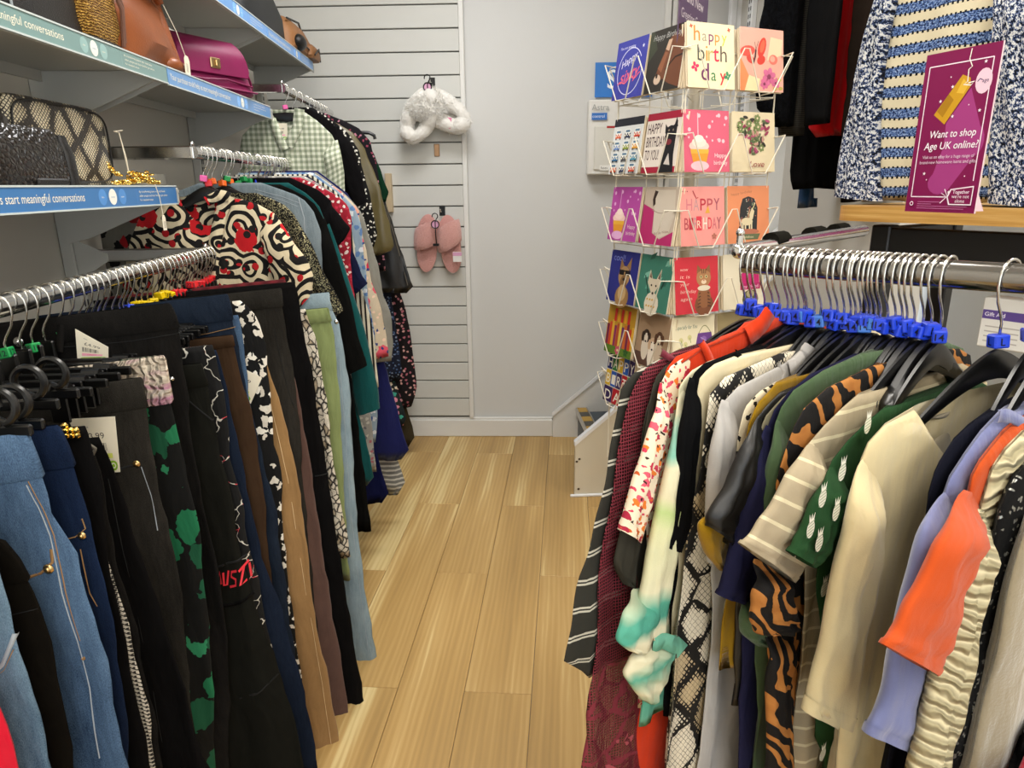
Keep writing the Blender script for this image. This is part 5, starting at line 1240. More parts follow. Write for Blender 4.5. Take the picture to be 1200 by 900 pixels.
top_hanger(WN, math.atan2(-bd.y, -bd.x), .08, 'black hanger holding the striped crochet jumper', None, '', .2)
pl = tag(empty('display_stand', bpt(.36, .17, ZB)), 'black post with a top hook carrying the crochet jumper', 'stand')
MB().tube([(0, 0, 0), (0, 0, .54)], .011, 10).build('post', BLACKMT, pl, True); MB().tube([(0, 0, .53), tuple(bd*.0+Vector((0, 0, .535))), tuple(-bn*.01+Vector((0, 0, .535)))], .009, 8).build('arm', BLACKMT, pl, True)
MB().box((0, 0, .006), (.1, .1, .012), None, .004).build('base', BLACKMT, pl)

# purple sign on the board
sA = Vector(atZ(1060, 247.5, ZB+.003)); 
sd = Vector((math.cos(RAD(-74)), math.sin(RAD(-74)), 0))
def wfor(u):
    lo, hi = .02, .6
    for _ in range(40):
        m_ = (lo+hi)/2; q = sA+sd*m_-Vector(EYE); uu = 600+FPX*np.dot(q, RGT)/np.dot(q, FWD)
        if uu < u: lo = m_
        else: hi = m_
    return lo
sw = wfor(1141)
def hfor(v):
    lo, hi = .05, .8
    for _ in range(40):
        m_ = (lo+hi)/2; q = sA+Vector((0, 0, m_))-Vector(EYE); vv = 450-FPX*np.dot(q, UPV)/np.dot(q, FWD)
        if vv > v: lo = m_
        else: hi = m_
    return lo
sh = hfor(65); print('sign', sA, sw, sh)
sn = sd.cross(Vector((0, 0, 1)))
ps = tag(empty('counter_sign', sA), 'magenta card sign asking about shopping online, standing on the oak board', 'sign')
TS = frame((0, 0, 0), sd, (0, 0, 1))       # x along the sign, y up, z towards the aisle
MB().box((sw/2, sh/2, -.002), (sw, sh, .003), TS).build('board', M('sign_core', solid, '#e6c9cf', .5), ps)
MB().prism([(0, 0), (.09, 0), (0, sh*.6)], .003, TS @ frame((sw*.5, 0, -.004), (0, 0, -1), (0, 1, 0))).build('strut', M('sign_core', solid), ps)
A = Art(); w, h = sw, sh; X = lambda f: f*w; Y = lambda f: f*h
A.rect(0, 0, w, h, '#7d0d4a')
A.poly([(X(.42), Y(.56)), (X(.69), Y(.76)), (X(.93), Y(.48)), (X(.91), Y(.38)), (X(.60), Y(.15)), (X(.33), Y(.22)), (X(.44), Y(.42))], '#a23a7c'); A.ell(X(.46), Y(.19), X(.17), Y(.075), '#a23a7c'); A.ell(X(.86), Y(.44), X(.11), Y(.09), '#a23a7c')
for a, b in (((.07, .10), (.62, .10)), ((.07, .10), (.07, .92)), ((.07, .92), (.92, .92)), ((.92, .92), (.92, .20))): A.line([(X(a[0]), Y(a[1])), (X(b[0]), Y(b[1]))], w*.013, '#f4e3ee')
A.poly([(X(.23), Y(.62)), (X(.40), Y(.555)), (X(.68), Y(.77)), (X(.66), Y(.82)), (X(.55), Y(.845))], '#c9971e'); A.poly([(X(.27), Y(.64)), (X(.36), Y(.60)), (X(.48), Y(.70)), (X(.40), Y(.74))], '#a97a12'); A.poly([(X(.50), Y(.74)), (X(.6), Y(.73)), (X(.65), Y(.78)), (X(.57), Y(.82))], '#e0b23a')
A.line([(X(.62), Y(.99)), (X(.61), Y(.93)), (X(.66), Y(.885)), (X(.62), Y(.87)), (X(.63), Y(.80)), (X(.58), Y(.785)), (X(.68), Y(.775)), (X(.72), Y(.795)), (X(.64), Y(.79))], w*.013, '#f6efe6')
A.ell(X(.84), Y(.79), X(.105), Y(.074), '#f0c9d8'); A.text('age', X(.86), Y(.782), w*.045, '#3a2a5c', 'C', True); A.line([(X(.76), Y(.79)), (X(.79), Y(.805)), (X(.82), Y(.797))], w*.012, '#3a2a5c')
A.text('Want to shop', X(.53), Y(.475), w*.088, '#f7eef4', 'C', True, width=w*.64, shear=.12); A.text('Age UK online?', X(.53), Y(.402), w*.088, '#f7eef4', 'C', True, width=w*.74, shear=.12)
A.text('Visit us on eBay for a huge range of', X(.52), Y(.345), w*.04, '#e9cfe0', 'C', width=w*.72); A.text('brand-new homeware items and gifts', X(.52), Y(.312), w*.04, '#e9cfe0', 'C', width=w*.78)
for a, b in ((.22, .25), (.85, .62), (.30, .70), (.50, .60), (.78, .12), (.44, .78), (.83, .90), (.62, .13)): A.star(X(a), Y(b), w*.024, '#f7e8f0')
for a, b in ((.27, .21), (.8, .23), (.7, .66), (.4, .84)): A.ell(X(a), Y(b), w*.008, w*.008, '#f7e8f0')
A.poly([(X(.64), Y(.05)), (X(.95), Y(.05)), (X(.95), Y(.17)), (X(.64), Y(.15)), (X(.60), Y(.1))], '#f6e8f0'); A.poly([(X(.655), Y(.057)), (X(.937), Y(.057)), (X(.937), Y(.162)), (X(.655), Y(.144)), (X(.62), Y(.1))], '#7d0d4a')
for k, s_ in enumerate(('Together', "we're not", 'alone')): A.text(s_, X(.79), Y(.122-.028*k), w*.042, '#f6e8f0', 'C', k == 0)
A.line([(X(.52), Y(.06)), (X(.60), Y(.1)), (X(.52), Y(.125)), (X(.62), Y(.095)), (X(.56), Y(.15))], w*.013, '#f6e8f0')
A.ell(X(.10), Y(.055), w*.028, w*.028, '#f6e8f0'); A.ell(X(.10), Y(.055), w*.018, w*.018, '#7d0d4a')
for k in range(4): A.rect(X(.19), Y(.066-.014*k), X((.52, .40, .9, .86)[k]), Y(.069-.014*k), '#c07aa5', k > 0)
A.build('print', TS @ Matrix.Translation((0, 0, -.0003)), ps)

# ------------------------------------------------------------------ dark clothes on the partition wall
pu = tag(empty('wall_upright', (PX, float(atX(876, 60, PX-.02)[1]), 0)), 'white slotted upright on the right partition beside the black fur', 'upright')
MB().box((-.012, 0, 1.4), (.024, .05, 2.5), None, .003).build('post', M('bright_gloss', solid), pu); s_ = MB()
for k in range(62):
    for dy in (-.010, .010): s_.box((-.0245, dy, .8+k*.03), (.001, .007, .017))
tag(s_.build('slots', slotd, pu), kind='stuff')
hr = tag(empty('hanging_rail', (1.0, 2.04, 2.25)), 'chrome rail high on the right partition carrying dark clothes', 'rail')
MB().tube([(0, 0, 0), (0, pu.location.y-2.04, 0)], .012, 12).build('bar', CHROME, hr, True); MB().box((.12, pu.location.y-2.04, -.01), (.26, .012, .03)).build('bracket', GREYM, hr)
def high(Y, name, label, cat, mat, out, zhem=None, right=.2, th=(.012, .02, .026), fold=(.008, .1, .3), cube=None):
    g = Garment(name, label, cat, mat, (1.0, Y, 2.25), math.pi, out, zhem, inn=lambda z: -right, th=th, fold=fold, cs=1, group='dark clothes on the right partition')
    top_hanger((1.0, Y, 2.25), math.pi, .06, 'black hanger holding the ' + short(label), cube, '', group='hangers on the right partition')
    return g
furm = M('black_fur', fur, '#23252b', '#040405', 130)
def blackfur(nm):
    n = NT(nm, 1.0, spec=.1); v = n.noise(n.map(n.uv, (1, .5, 1)), 90, 4, .7); n.base(n.ramp(v, [(.4, '#020203'), (.75, '#0e1015')])); n.bump(v, 1.0, .01); return n.m
g = high(2.20, 'jacket', 'fluffy black fur jacket high on the right', 'jacket', M('black_pile', blackfur), [(912, -150), (900, -60), (896, 0), (890, 40), (886, 90), (888, 130), (906, 147)], None, right=-.0)
g = high(2.14, 'top', 'plain black top overlapping the fur jacket', 'top', blkt, [(1000, -150), (962, -60), (950, 0), (946, 70), (944, 120), (942, 146)], None, right=.085)
g = high(2.24, 'jumper', 'dark grey jumper with a ribbed hem below the fur jacket', 'jumper', M('dark_grey_rib', stripes, '#1c1b18', '#38352f', .006, .4), [(930, -150), (916, -60), (912, 0), (911, 80), (912, 152), (914, 158)], None, right=.05)
g = high(2.28, 'top', 'scarlet top showing along the edge of the black one', 'top', M('scarlet', plain, '#d0141a', .85, .1), [(960, -150), (950, -60), (950, 0), (952, 80), (950, 150), (956, 160)], None, right=.245)
g = high(2.33, 'skirt', 'plain black skirt hanging lowest on the right partition', 'skirt', blkt, [(960, -100), (940, 0), (932, 100), (929, 160), (928, 218), (930, 222)], None, right=.24)
g = high(2.37, 'top', 'dark blue garment whose hem shows under the black skirt', 'top', M('petrol_blue', plain, '#1d3a5c', .9), [(975, -100), (960, 0), (954, 100), (952, 200), (954, 240), (957, 244)], None, right=.12)
g = high(2.09, 'jacket', 'dark brown garment between the scarlet top and the crochet jumper', 'jacket', M('dark_brown_wool', plain, '#1c1510', .95), [(1030, -100), (1010, -40), (1002, 0), (996, 70), (990, 130), (985, 175), (984, 236)], None, right=.25)

# ------------------------------------------------------------------ greeting card spinner
d1 = Vector((.93, .365, 0)).normalized(); d2 = Vector((-.365, .93, 0))           # right face runs along d1, left face along d2
CC = Vector(atY(800, 130, 1.84)); CC.z = 0
ctr = CC + d1*.165 + d2*.165
sp = tag(empty('card_spinner', ctr), 'cream wire greeting card spinner with pockets on four sides', 'card rack')
q = lambda p: tuple(Vector(p)-ctr)
MB().tube([(0, 0, .04), (0, 0, 1.66)], .016, 12).build('pole', CREAMWIRE, sp, True)
bm_ = MB()
for k in range(4): a = k*math.pi/2+.6; bm_.tube([(0, 0, .03), (.24*math.cos(a), .24*math.sin(a), .02)], .012, 8)
bm_.build('base', CREAMWIRE, sp, True)
ROWV = (125.5, 204, 277.5, 349, 413, 476, 545)
ROWZ = [float(atP(800, v, CC, FWD)[2]) for v in ROWV]
CW = .150; PIT = .164; CH = .156
fr = MB()
for zz in [ROWZ[0]+.09]+[z-.012 for z in ROWZ]:
    P4 = [ctr-d1*.15-d2*.15, ctr+d1*.15-d2*.15, ctr+d1*.15+d2*.15, ctr-d1*.15+d2*.15]
    L4 = [q(p+Vector((0, 0, zz))) for p in P4]
    fr.tube(L4+[L4[0]], .0014, 6)
    fr.tube([L4[0], (0, 0, zz), L4[2]], .0013, 6)
for dd, nn in ((d1, -d2), (d2, -d1), (d1, d2), (d2, d1)):
    for k in (-.155, .0, .155):
        b = ctr+dd*k+nn*.15; fr.tube([q(b+Vector((0, 0, ROWZ[-1]-.03))), q(b+Vector((0, 0, ROWZ[0]+.09)))], .0018, 6)
fr.build('wire_frame', CREAMWIRE, sp, True)
def pocket_row(dd, nn, z, name='wire_pocket'):
    m_ = MB()
    b = ctr+nn*.15
    def pt(a, o, h): return q(b+dd*a+nn*o+Vector((0, 0, z+h)))
    path = [pt(-.168, .0, .092)]
    for k in (-.5, .5): path += [pt(k*PIT-.074, .050, .095), pt(k*PIT-.024, .042, -.004), pt(k*PIT+.024, .042, -.004), pt(k*PIT+.074, .050, .095)]
    m_.tube(path+[pt(.168, 0, .092)], .0018, 6)
    for k in (-.5, .5):
        for s_ in (-.024, .024): m_.tube([pt(k*PIT+s_, .042, -.004), pt(k*PIT+s_, .0, -.006)], .0016, 6)
    return m_.build(name, CREAMWIRE, sp, True)
FACES = {'R': (d1, -d2, 1), 'L': (d2, -d1, -1)}
for z in ROWZ[:6]:
    for dd, nn in ((d1, -d2), (d2, -d1), (d1, d2), (d2, d1)): pocket_row(dd, nn, z)

W_, H_ = CW, CH
def R_(a, x0, y0, x1, y1, c, s=False): a.rect(x0*W_, y0*H_, x1*W_, y1*H_, c, s)
def Tx(a, t, x, y, h, c, w=None, al='C', b=False, **k): a.text(t, x*W_, y*H_, h*H_, c, al, b, width=(w*W_ if w else None), **k)
def E_(a, x, y, rx, ry, c, s=False, rot=0.0, n=14): a.ell(x*W_, y*H_, rx*W_, ry*H_, c, s, n, rot)
def Pl(a, pts, c, s=False): a.poly([(x*W_, y*H_) for x, y in pts], c, s)
def Ln(a, pts, w, c, s=False): a.line([(x*W_, y*H_) for x, y in pts], w*W_, c, s)
def curve(f, n=18): return [f(i/n) for i in range(n+1)]
def c_hb(a):
    R_(a, 0, 0, 1, 1, '#ecdfb4')
    for s_, x, c in (('h', .20, '#e0813a'), ('a', .36, '#9a8a78'), ('p', .50, '#7b2f62'), ('p', .63, '#d98c3a'), ('y', .78, '#b9c03a')): Tx(a, s_, x, .72, .23 if s_ == 'h' else .17, c, None, 'C', s_ in 'hp')
    for s_, x, c in (('b', .28, '#4a4a42'), ('i', .40, '#d98c3a'), ('r', .49, '#b9a05a'), ('t', .60, '#d0244a'), ('h', .76, '#5a4a42')): Tx(a, s_, x, .42, .25, c, None, 'C', s_ == 't')
    for s_, x, c in (('d', .36, '#6a2a5a'), ('a', .54, '#2f7a4a'), ('y', .74, '#d0243a')): Tx(a, s_, x, .12, .27 if s_ == 'd' else .19, c, None, 'C', s_ != 'a')
    a.flower(.15*W_, .32*H_, .085*W_, '#d0245a', None, 4); a.flower(.85*W_, .2*H_, .085*W_, '#2f8a5a', None, 4); a.flower(.08*W_, .93*H_, .035*W_, '#c8402a', None, 4); a.flower(.88*W_, .92*H_, .035*W_, '#c8402a', None, 4)
def c_butterfly(a):
    R_(a, 0, 0, 1, 1, '#dca08e'); Pl(a, [(0, 0), (.35, 0), (0, .55)], '#e8824e'); Pl(a, [(.62, .5), (.95, .6), (.98, .85), (.7, .88)], '#d8c4a0'); Pl(a, [(.1, .0), (.4, .0), (.45, .2), (.2, .25)], '#d6cfa0')
    E_(a, .50, .70, .085, .17, '#c8301e', False, -.35); E_(a, .48, .50, .10, .07, '#c8301e', False, .5); E_(a, .17, .63, .17, .085, '#d0483a', False, .15); E_(a, .24, .50, .10, .06, '#c23a2c', False, -.5); E_(a, .51, .72, .05, .11, '#e05a3a', False, -.35); Ln(a, [(.29, .42), (.345, .55), (.36, .66)], .035, '#3a1a1a'); Ln(a, [(.36, .66), (.33, .78)], .008, '#3a1a1a'); Ln(a, [(.36, .66), (.42, .80)], .008, '#3a1a1a')
    E_(a, .76, .52, .1, .08, '#d86a5a'); E_(a, .74, .53, .06, .05, '#e09a86')
    for x, y, r in ((.66, .24, .16), (.55, .12, .1), (.82, .14, .1)): a.flower(x*W_, y*H_, r*W_, '#c9618a', '#7a2a4a', 6)
    for x, y in ((.9, .2), (.8, .05), (.93, .06)): E_(a, x, y, .05, .03, '#b0a04a')
def c_cup(a, bg='#cf5a72', sm='#e9b8c0'):
    R_(a, 0, 0, 1, 1, bg)
    rnd = random.Random(5)
    for i in range(16): E_(a, rnd.uniform(.1, .95), rnd.uniform(.45, .95), .02+.015*(i % 2), .02+.015*(i % 2), sm, i > 0, n=8)
    Ln(a, [(.31, .95), (.31, .58)], .018, sm)
    E_(a, .33, .42, .22, .09, '#e8c4b8'); E_(a, .33, .48, .16, .08, '#f0d2c4'); E_(a, .33, .54, .1, .06, '#f4dccf')
    Pl(a, [(.14, .34), (.54, .34), (.48, .14), (.2, .14)], '#d8922a'); Pl(a, [(.14, .37), (.54, .37), (.53, .30), (.15, .30)], '#e0a83a'); E_(a, .34, .1, .2, .08, sm)
    Tx(a, 'Happy', .8, .24, .07, '#f0d8d8', .26); Tx(a, 'birthday', .8, .12, .07, '#f0d8d8', .3)
def c_love(a):
    R_(a, 0, 0, 1, 1, '#d6c7a4'); rnd = random.Random(9); cs_ = ('#6f7f4a', '#8a2a4a', '#b58a7a', '#4f5f3a', '#a84a6a', '#2f2a22')
    i = 0
    while i < 70:
        x, y = rnd.uniform(-1.15, 1.15), rnd.uniform(-1.0, 1.1)
        if (x*x+y*y-.8)**3-x*x*y*y*y < 0:
            px, py = .5+x*.36, .56+y*.32
            if i % 6 == 0: a.flower(px*W_, py*H_, .075*W_, cs_[i % 6], '#d6c7a4', 6)
            else: E_(a, px, py, .06, .026, cs_[i % 6], False, rnd.uniform(0, 3), 8)
            i += 1
    Tx(a, 'Love', .55, .08, .1, '#8a1f2a', .34, shear=.25)
def c_hb2(a):
    R_(a, 0, 0, 1, 1, '#e2928a'); cs_ = ('#c8737a', '#b04a52', '#cf3a4a', '#b58a8a', '#9a4a5a', '#d8d0c0', '#b02a3a', '#c86a72')
    for i, s_ in enumerate('HAPPY'): Tx(a, s_, .2+.155*i, .60, .2, cs_[(i*3) % 8], .13, 'C', True)
    for i, s_ in enumerate('BIRTHDAY'): Tx(a, s_, .13+.105*i, .28, .2, cs_[(i*5+1) % 8], .095, 'C', True)
    R_(a, .35, .26, .47, .5, '#cf3a4a'); Tx(a, 'R', .41, .3, .13, '#e9c8b0', .09, 'C', True)
    for x, y in ((.06, .92), (.11, .92), (.16, .92)): E_(a, x, y, .012, .012, '#8a2a3a', False, 0, 6)
    Ln(a, [(.28, .93), (.36, .8), (.4, .82)], .02, '#a83a42'); Pl(a, [(.55, .55), (.62, .68), (.66, .55)], '#d8a040'); a.flower(.75*W_, .15*H_, .06*W_, '#b06a5a', None, 5)
def c_unicorn(a):
    R_(a, 0, 0, 1, 1, '#dc8a5e'); Tx(a, 'happy birthday', .34, .86, .045, '#a86a4a', .5, rot=.12)
    Pl(a, [(.26, .22), (.3, .62), (.36, .78), (.5, .82), (.64, .78), (.72, .62), (.7, .22)], '#26282a'); rnd = random.Random(2)
    for i in range(26): E_(a, rnd.uniform(.32, .68), rnd.uniform(.42, .77), .012, .012, ('#c9c3b0', '#b06a5a', '#8a9a7a')[i % 3], i > 0, 0, 6)
    E_(a, .46, .38, .14, .07, '#d8c9a4'); 
    for x in (.36, .42, .52, .57): R_(a, x-.015, .24, x+.018, .38, '#d8c9a4')
    Pl(a, [(.52, .4), (.6, .42), (.64, .56), (.58, .62), (.52, .5)], '#d8c9a4'); Ln(a, [(.6, .6), (.66, .7)], .015, '#e8d8a0'); Ln(a, [(.33, .42), (.28, .3)], .03, '#c98a6a'); Ln(a, [(.53, .6), (.48, .44)], .03, '#b58a6a')
    E_(a, .49, .2, .26, .05, '#b06a52'); Pl(a, [(.2, .16), (.78, .16), (.72, .06), (.26, .06)], '#5f6a4a'); Tx(a, 'wishes', .49, .09, .04, '#d8c9a4', .25)
def c_kitten(a):
    R_(a, 0, 0, 1, 1, '#c4303c')
    for k, s_ in enumerate(('wow', 'it is', 'your', 'birthday', 'again')): Tx(a, s_, .12, .76-.13*k, .06, '#e6b0a4', (.18, .22, .2, .36, .26)[k], 'L', shear=.2)
    E_(a, .66, .14, .22, .2, '#7a4a30'); E_(a, .66, .28, .16, .2, '#8a5a3a'); E_(a, .66, .62, .17, .16, '#a87850')
    Pl(a, [(.5, .7), (.52, .86), (.62, .76)], '#8a5a3a'); Pl(a, [(.82, .7), (.8, .86), (.7, .76)], '#8a5a3a')
    for x in (.6, .72): E_(a, x, .64, .03, .03, '#d8c890'); E_(a, x, .64, .014, .022, '#1a140e')
    E_(a, .66, .55, .06, .04, '#e0c8a8'); E_(a, .66, .575, .016, .012, '#b0604a'); E_(a, .66, .44, .15, .05, '#d8cdb4')
    for k in range(5): Ln(a, [(.5+.01*k, .1+.06*k), (.58, .12+.06*k)], .018, '#4a2c1c'); Ln(a, [(.74, .12+.06*k), (.82-.01*k, .1+.06*k)], .018, '#4a2c1c')
    for k in (-1, 0, 1): Ln(a, [(.66+.05*k, .78), (.66+.04*k, .7)], .014, '#4a2c1c')
def c_hat(a):
    R_(a, 0, 0, 1, 1, '#e0d6bc'); E_(a, .66, .16, .2, .18, '#4a4a26'); E_(a, .66, .26, .1, .07, '#a39a72'); E_(a, .66, .28, .03, .02, '#1d1a14'); E_(a, .66, .1, .1, .1, '#77703c')
    Pl(a, [(.42, .36), (.44, .62), (.54, .78), (.66, .82), (.78, .78), (.88, .62), (.9, .36)], '#bf1f6a'); R_(a, .41, .34, .91, .46, '#b01a60'); Tx(a, 'my friend', .66, .37, .06, '#e8b8cc', .4, 'C', True); E_(a, .64, .9, .1, .08, '#b51d66')
def c_bag(a):
    R_(a, 0, 0, 1, 1, '#e6dcbc'); Tx(a, 'Especially for You', .33, .78, .07, '#4a6a5a', .5, shear=.2)
    Pl(a, [(.54, .46), (.96, .46), (.92, .68), (.6, .68)], '#6a3f8a'); Ln(a, curve(lambda t: (.62+.28*t, .68+.13*math.sin(math.pi*t))), .015, '#8a8a5a'); E_(a, .74, .57, .06, .05, '#8a62aa'); Ln(a, [(.66, .6), (.84, .5)], .02, '#a58ac0')
    for x, y in ((.2, .58), (.3, .5), (.4, .62), (.16, .4), (.34, .36)): E_(a, x, y, .05, .05, '#d0c890'); Ln(a, [(x, y), (x+.03, y-.1)], .012, '#8a9a5a')
    for k in range(3): Ln(a, curve(lambda t, k=k: (.12+.2*t, .28-.08*k+.03*math.sin(9*t))), .01, '#7a8a72')
    E_(a, .6, .24, .18, .08, '#8ab4c8'); E_(a, .66, .2, .1, .05, '#b4ccd4')
def c_plain(a): R_(a, 0, 0, 1, 1, '#9a8a62'); E_(a, .5, .5, .3, .3, '#b5a67c'); Tx(a, 'Thank you', .5, .46, .09, '#5a4a32', .5)
def c_sixty(a):
    R_(a, 0, 0, 1, 1, '#3b3f9a'); Tx(a, 'You are amazing', .35, .86, .05, '#d8d8f0', .5)
    Ln(a, [(.5+.42*math.cos(t)*.9-.1*math.sin(t), .46+.38*math.sin(t)+.1*math.cos(t)) for t in np.linspace(.3, 6.0, 30)], .016, '#d4d4f0')
    Tx(a, 'Happy', .46, .6, .12, '#e4dff4', .5, rot=.3, shear=.4); Tx(a, 'sixty', .5, .32, .2, '#e0607a', .6, 'C', True, rot=.18, shear=.5); Ln(a, curve(lambda t: (.15+.7*t, .26+.12*t+.03*math.sin(14*t))), .025, '#e0607a'); a.star(.86*W_, .84*H_, .04*W_, '#d8d8f0')
def c_horse(a):
    R_(a, 0, 0, 1, 1, '#2a2620'); Pl(a, [(0, .5), (.25, .7), (.1, 1), (0, 1)], '#3a3f30')
    Pl(a, [(.28, .22), (.36, .14), (.5, .2), (.72, .1), (1, .02), (1, .86), (.8, .92), (.62, .84), (.5, .66), (.36, .42)], '#6b3f28'); Pl(a, [(.34, .38), (.5, .62), (.58, .6), (.46, .3)], '#8a563a'); Pl(a, [(.5, .66), (.56, .8), (.66, .8), (.6, .62)], '#c4a48a')
    E_(a, .36, .2, .1, .08, '#c8b09a'); E_(a, .34, .26, .03, .04, '#1a120c'); E_(a, .66, .6, .035, .03, '#120c08'); Pl(a, [(.74, .84), (.8, 1), (.9, .88)], '#4f2e1c'); Ln(a, [(.56, .34), (.8, .5), (1, .52)], .03, '#2c1a10')
    Tx(a, 'Happy Birthday', .5, .84, .09, '#a8a8a4', .8, shear=.3)
def c_vans(a):
    R_(a, 0, 0, 1, 1, '#d4d6d4'); R_(a, 0, .86, 1, 1, '#23252e'); cs_ = ('#d2542e', '#3a8aa8', '#202a4a', '#6a8ac0', '#c8402a', '#8a9a3a', '#2a6a9a', '#d89a3a', '#4a4a52')
    for r in range(4):
        for c in range(3):
            x, y = .18+.32*c, .72-.205*r; k = cs_[(r*3+c*2) % 9]
            R_(a, x-.1, y-.07, x+.1, y+.02, k); R_(a, x-.085, y+.02, x+.085, y+.08, '#eceae2'); R_(a, x-.07, y+.025, x+.07, y+.065, '#5a7a92'); Pl(a, [(x-.1, y+.02), (x+.1, y+.02), (x, y-.045)], '#eceae2'); E_(a, x, y-.01, .022, .022, k)
            for s_ in (-1, 1): E_(a, x+.075*s_, y-.03, .018, .018, '#f0e8c8'); R_(a, x+.07*s_-.02, y-.095, x+.07*s_+.02, y-.07, '#1a1a1a')
def c_dog(a):
    R_(a, 0, 0, 1, 1, '#ddd2c6'); R_(a, 0, .88, 1, 1, '#a01f38'); R_(a, 0, 0, 1, .1, '#a01f38')
    for k, s_ in enumerate(('HAPPY', 'BIRTHDAY', 'TO YOU!')): Tx(a, s_, .05, .66-.22*k, .17, '#3a1a20', (.42, .55, .42)[k], 'L', True)
    Pl(a, [(.5, .0), (.6, .3), (.6, .62), (.58, .72), (.66, .7), (.82, .78), (.9, .84), (.9, .3), (.95, 0)], '#17161a'); Pl(a, [(.58, .64), (.56, .8), (.66, .72)], '#17161a'); Pl(a, [(.8, .72), (.86, .9), (.92, .74)], '#17161a'); E_(a, .74, .66, .15, .11, '#17161a'); E_(a, .72, .5, .08, .05, '#7a2a32'); Pl(a, [(.66, .14), (.76, .32), (.84, .12)], '#cfc6bd')
    for x in (.68, .8): E_(a, x, .69, .02, .02, '#8a7a6a')
def c_cup2(a): c_cup(a, '#b0489a', '#dca8d0')
def c_shoe(a):
    R_(a, 0, 0, 1, 1, '#bfae9c'); Pl(a, [(0, 0), (1, 0), (1, .25), (.62, .1), (.38, .2), (.35, .6), (0, .7)], '#b02a66')
    Pl(a, [(.3, .95), (.9, .95), (.98, .5), (.86, .2), (.6, .12), (.42, .2), (.36, .5)], '#cfc3b2'); Pl(a, [(.26, .78), (.3, .94), (.4, .92), (.34, .8), (.36, .7), (.3, .66)], '#3a2a22'); Ln(a, curve(lambda t: (.3+.5*t, .6-.05*math.sin(math.pi*t))), .014, '#9a8a7a'); Tx(a, 'Birthday Wishes', .66, .2, .045, '#8a6a62', .42, rot=.15)
def c_dog2(a):
    R_(a, 0, 0, 1, 1, '#2b2f7c'); Tx(a, 'cool!', .3, .8, .13, '#7a86c8', .4); E_(a, .55, .12, .24, .22, '#9a7648'); E_(a, .54, .52, .2, .2, '#a8855a'); E_(a, .54, .38, .12, .16, '#7a5a38')
    Pl(a, [(.36, .62), (.38, .86), (.5, .72)], '#8f6c44'); Pl(a, [(.6, .72), (.74, .9), (.74, .64)], '#8f6c44'); R_(a, .36, .54, .53, .64, '#1a1616'); R_(a, .57, .54, .74, .64, '#1a1616'); Ln(a, [(.36, .62), (.74, .62)], .025, '#1a1616'); E_(a, .54, .46, .04, .03, '#15110e'); E_(a, .54, .2, .14, .16, '#c0a070')
def c_fox(a):
    R_(a, 0, 0, 1, 1, '#3f7a68'); rnd = random.Random(4)
    for i in range(9): x, y = rnd.uniform(.1, .9), rnd.uniform(.3, .95); Pl(a, [(x, y), (x+.14, y+.04), (x+.2, y+.16), (x+.04, y+.1)], ('#5fa08a', '#2f5f50', '#7ab4a0')[i % 3], i > 0)
    E_(a, .5, .12, .22, .22, '#d8cdb8'); Pl(a, [(.3, .5), (.34, .74), (.44, .58), (.56, .58), (.68, .78), (.68, .5), (.5, .26)], '#cfc2aa'); Pl(a, [(.34, .6), (.36, .7), (.42, .58)], '#6a5040'); Pl(a, [(.6, .6), (.66, .73), (.67, .58)], '#6a5040')
    for x in (.43, .57): E_(a, x, .46, .025, .02, '#2a2218')
    E_(a, .5, .32, .03, .025, '#2a2018')
    for i in range(8): E_(a, .36+.08*(i % 4), .2-.12*(i//4), .025, .02, '#c89a2a', i > 0, .5, 8)
    Ln(a, [(.2, .62), (.3, .44), (.36, .3)], .03, '#20382f'); Ln(a, [(.82, .6), (.74, .42)], .03, '#20382f')
def c_candles(a):
    R_(a, 0, 0, 1, 1, '#b58a2a'); cs_ = ('#7a1f4a', '#c8402a', '#d8a83a', '#8a2a5a', '#b0482a', '#e0c050', '#6a2a6a', '#c8602a')
    for i in range(11): R_(a, .02+.09*i, .16, .1+.09*i, .58+.05*((i*7) % 3), cs_[i % 8], i > 0)
    for i in range(5): R_(a, .24+.12*i, .66, .33+.12*i, .92, ('#c8302a', '#e0a02a')[i % 2], i > 0)
    R_(a, 0, 0, 1, .16, '#5a7a2a'); a.flower(.5*W_, .1*H_, .1*W_, '#c84a6a', '#e8d8a0', 6); a.flower(.8*W_, .1*H_, .09*W_, '#2f5a2a', None, 5)
def c_dogs(a):
    R_(a, 0, 0, 1, 1, '#a2866a'); R_(a, 0, 0, 1, .24, '#5a4036')
    for x, y, k, k2 in ((.3, .56, '#3a2c24', '#d8cbb8'), (.54, .44, '#c8a888', '#e8dccb'), (.72, .58, '#5a3c2a', '#c8b49c')):
        E_(a, x, y-.2, .12, .26, k2); E_(a, x, y, .12, .13, k); E_(a, x, y-.04, .06, .1, k2); E_(a, x-.11, y-.02, .04, .1, k); E_(a, x+.11, y-.02, .04, .1, k); E_(a, x, y-.1, .025, .02, '#15110e')
        for s_ in (-1, 1): E_(a, x+.045*s_, y+.03, .015, .015, '#15110e')
def c_blocks(a):
    R_(a, 0, 0, 1, 1, '#dcd2c0'); cs_ = ('#1f2a6a', '#b01f2a', '#2f7a3a', '#5a9a2a', '#d8b02a', '#7a1f4a', '#2a5ab0', '#c8402a', '#3a2a5a'); rows = ('HAPPY', 'BIRTH', 'DAY')
    for r, s_ in enumerate(rows):
        for c, ch_ in enumerate(s_):
            w = 1/len(s_); k = cs_[(r*4+c*2) % 9]; R_(a, c*w, .68-.34*r, (c+1)*w-.01, 1-.34*r, k); Tx(a, ch_, (c+.5)*w, .73-.34*r, .2, '#efe8d8', w*.7, 'C', True)
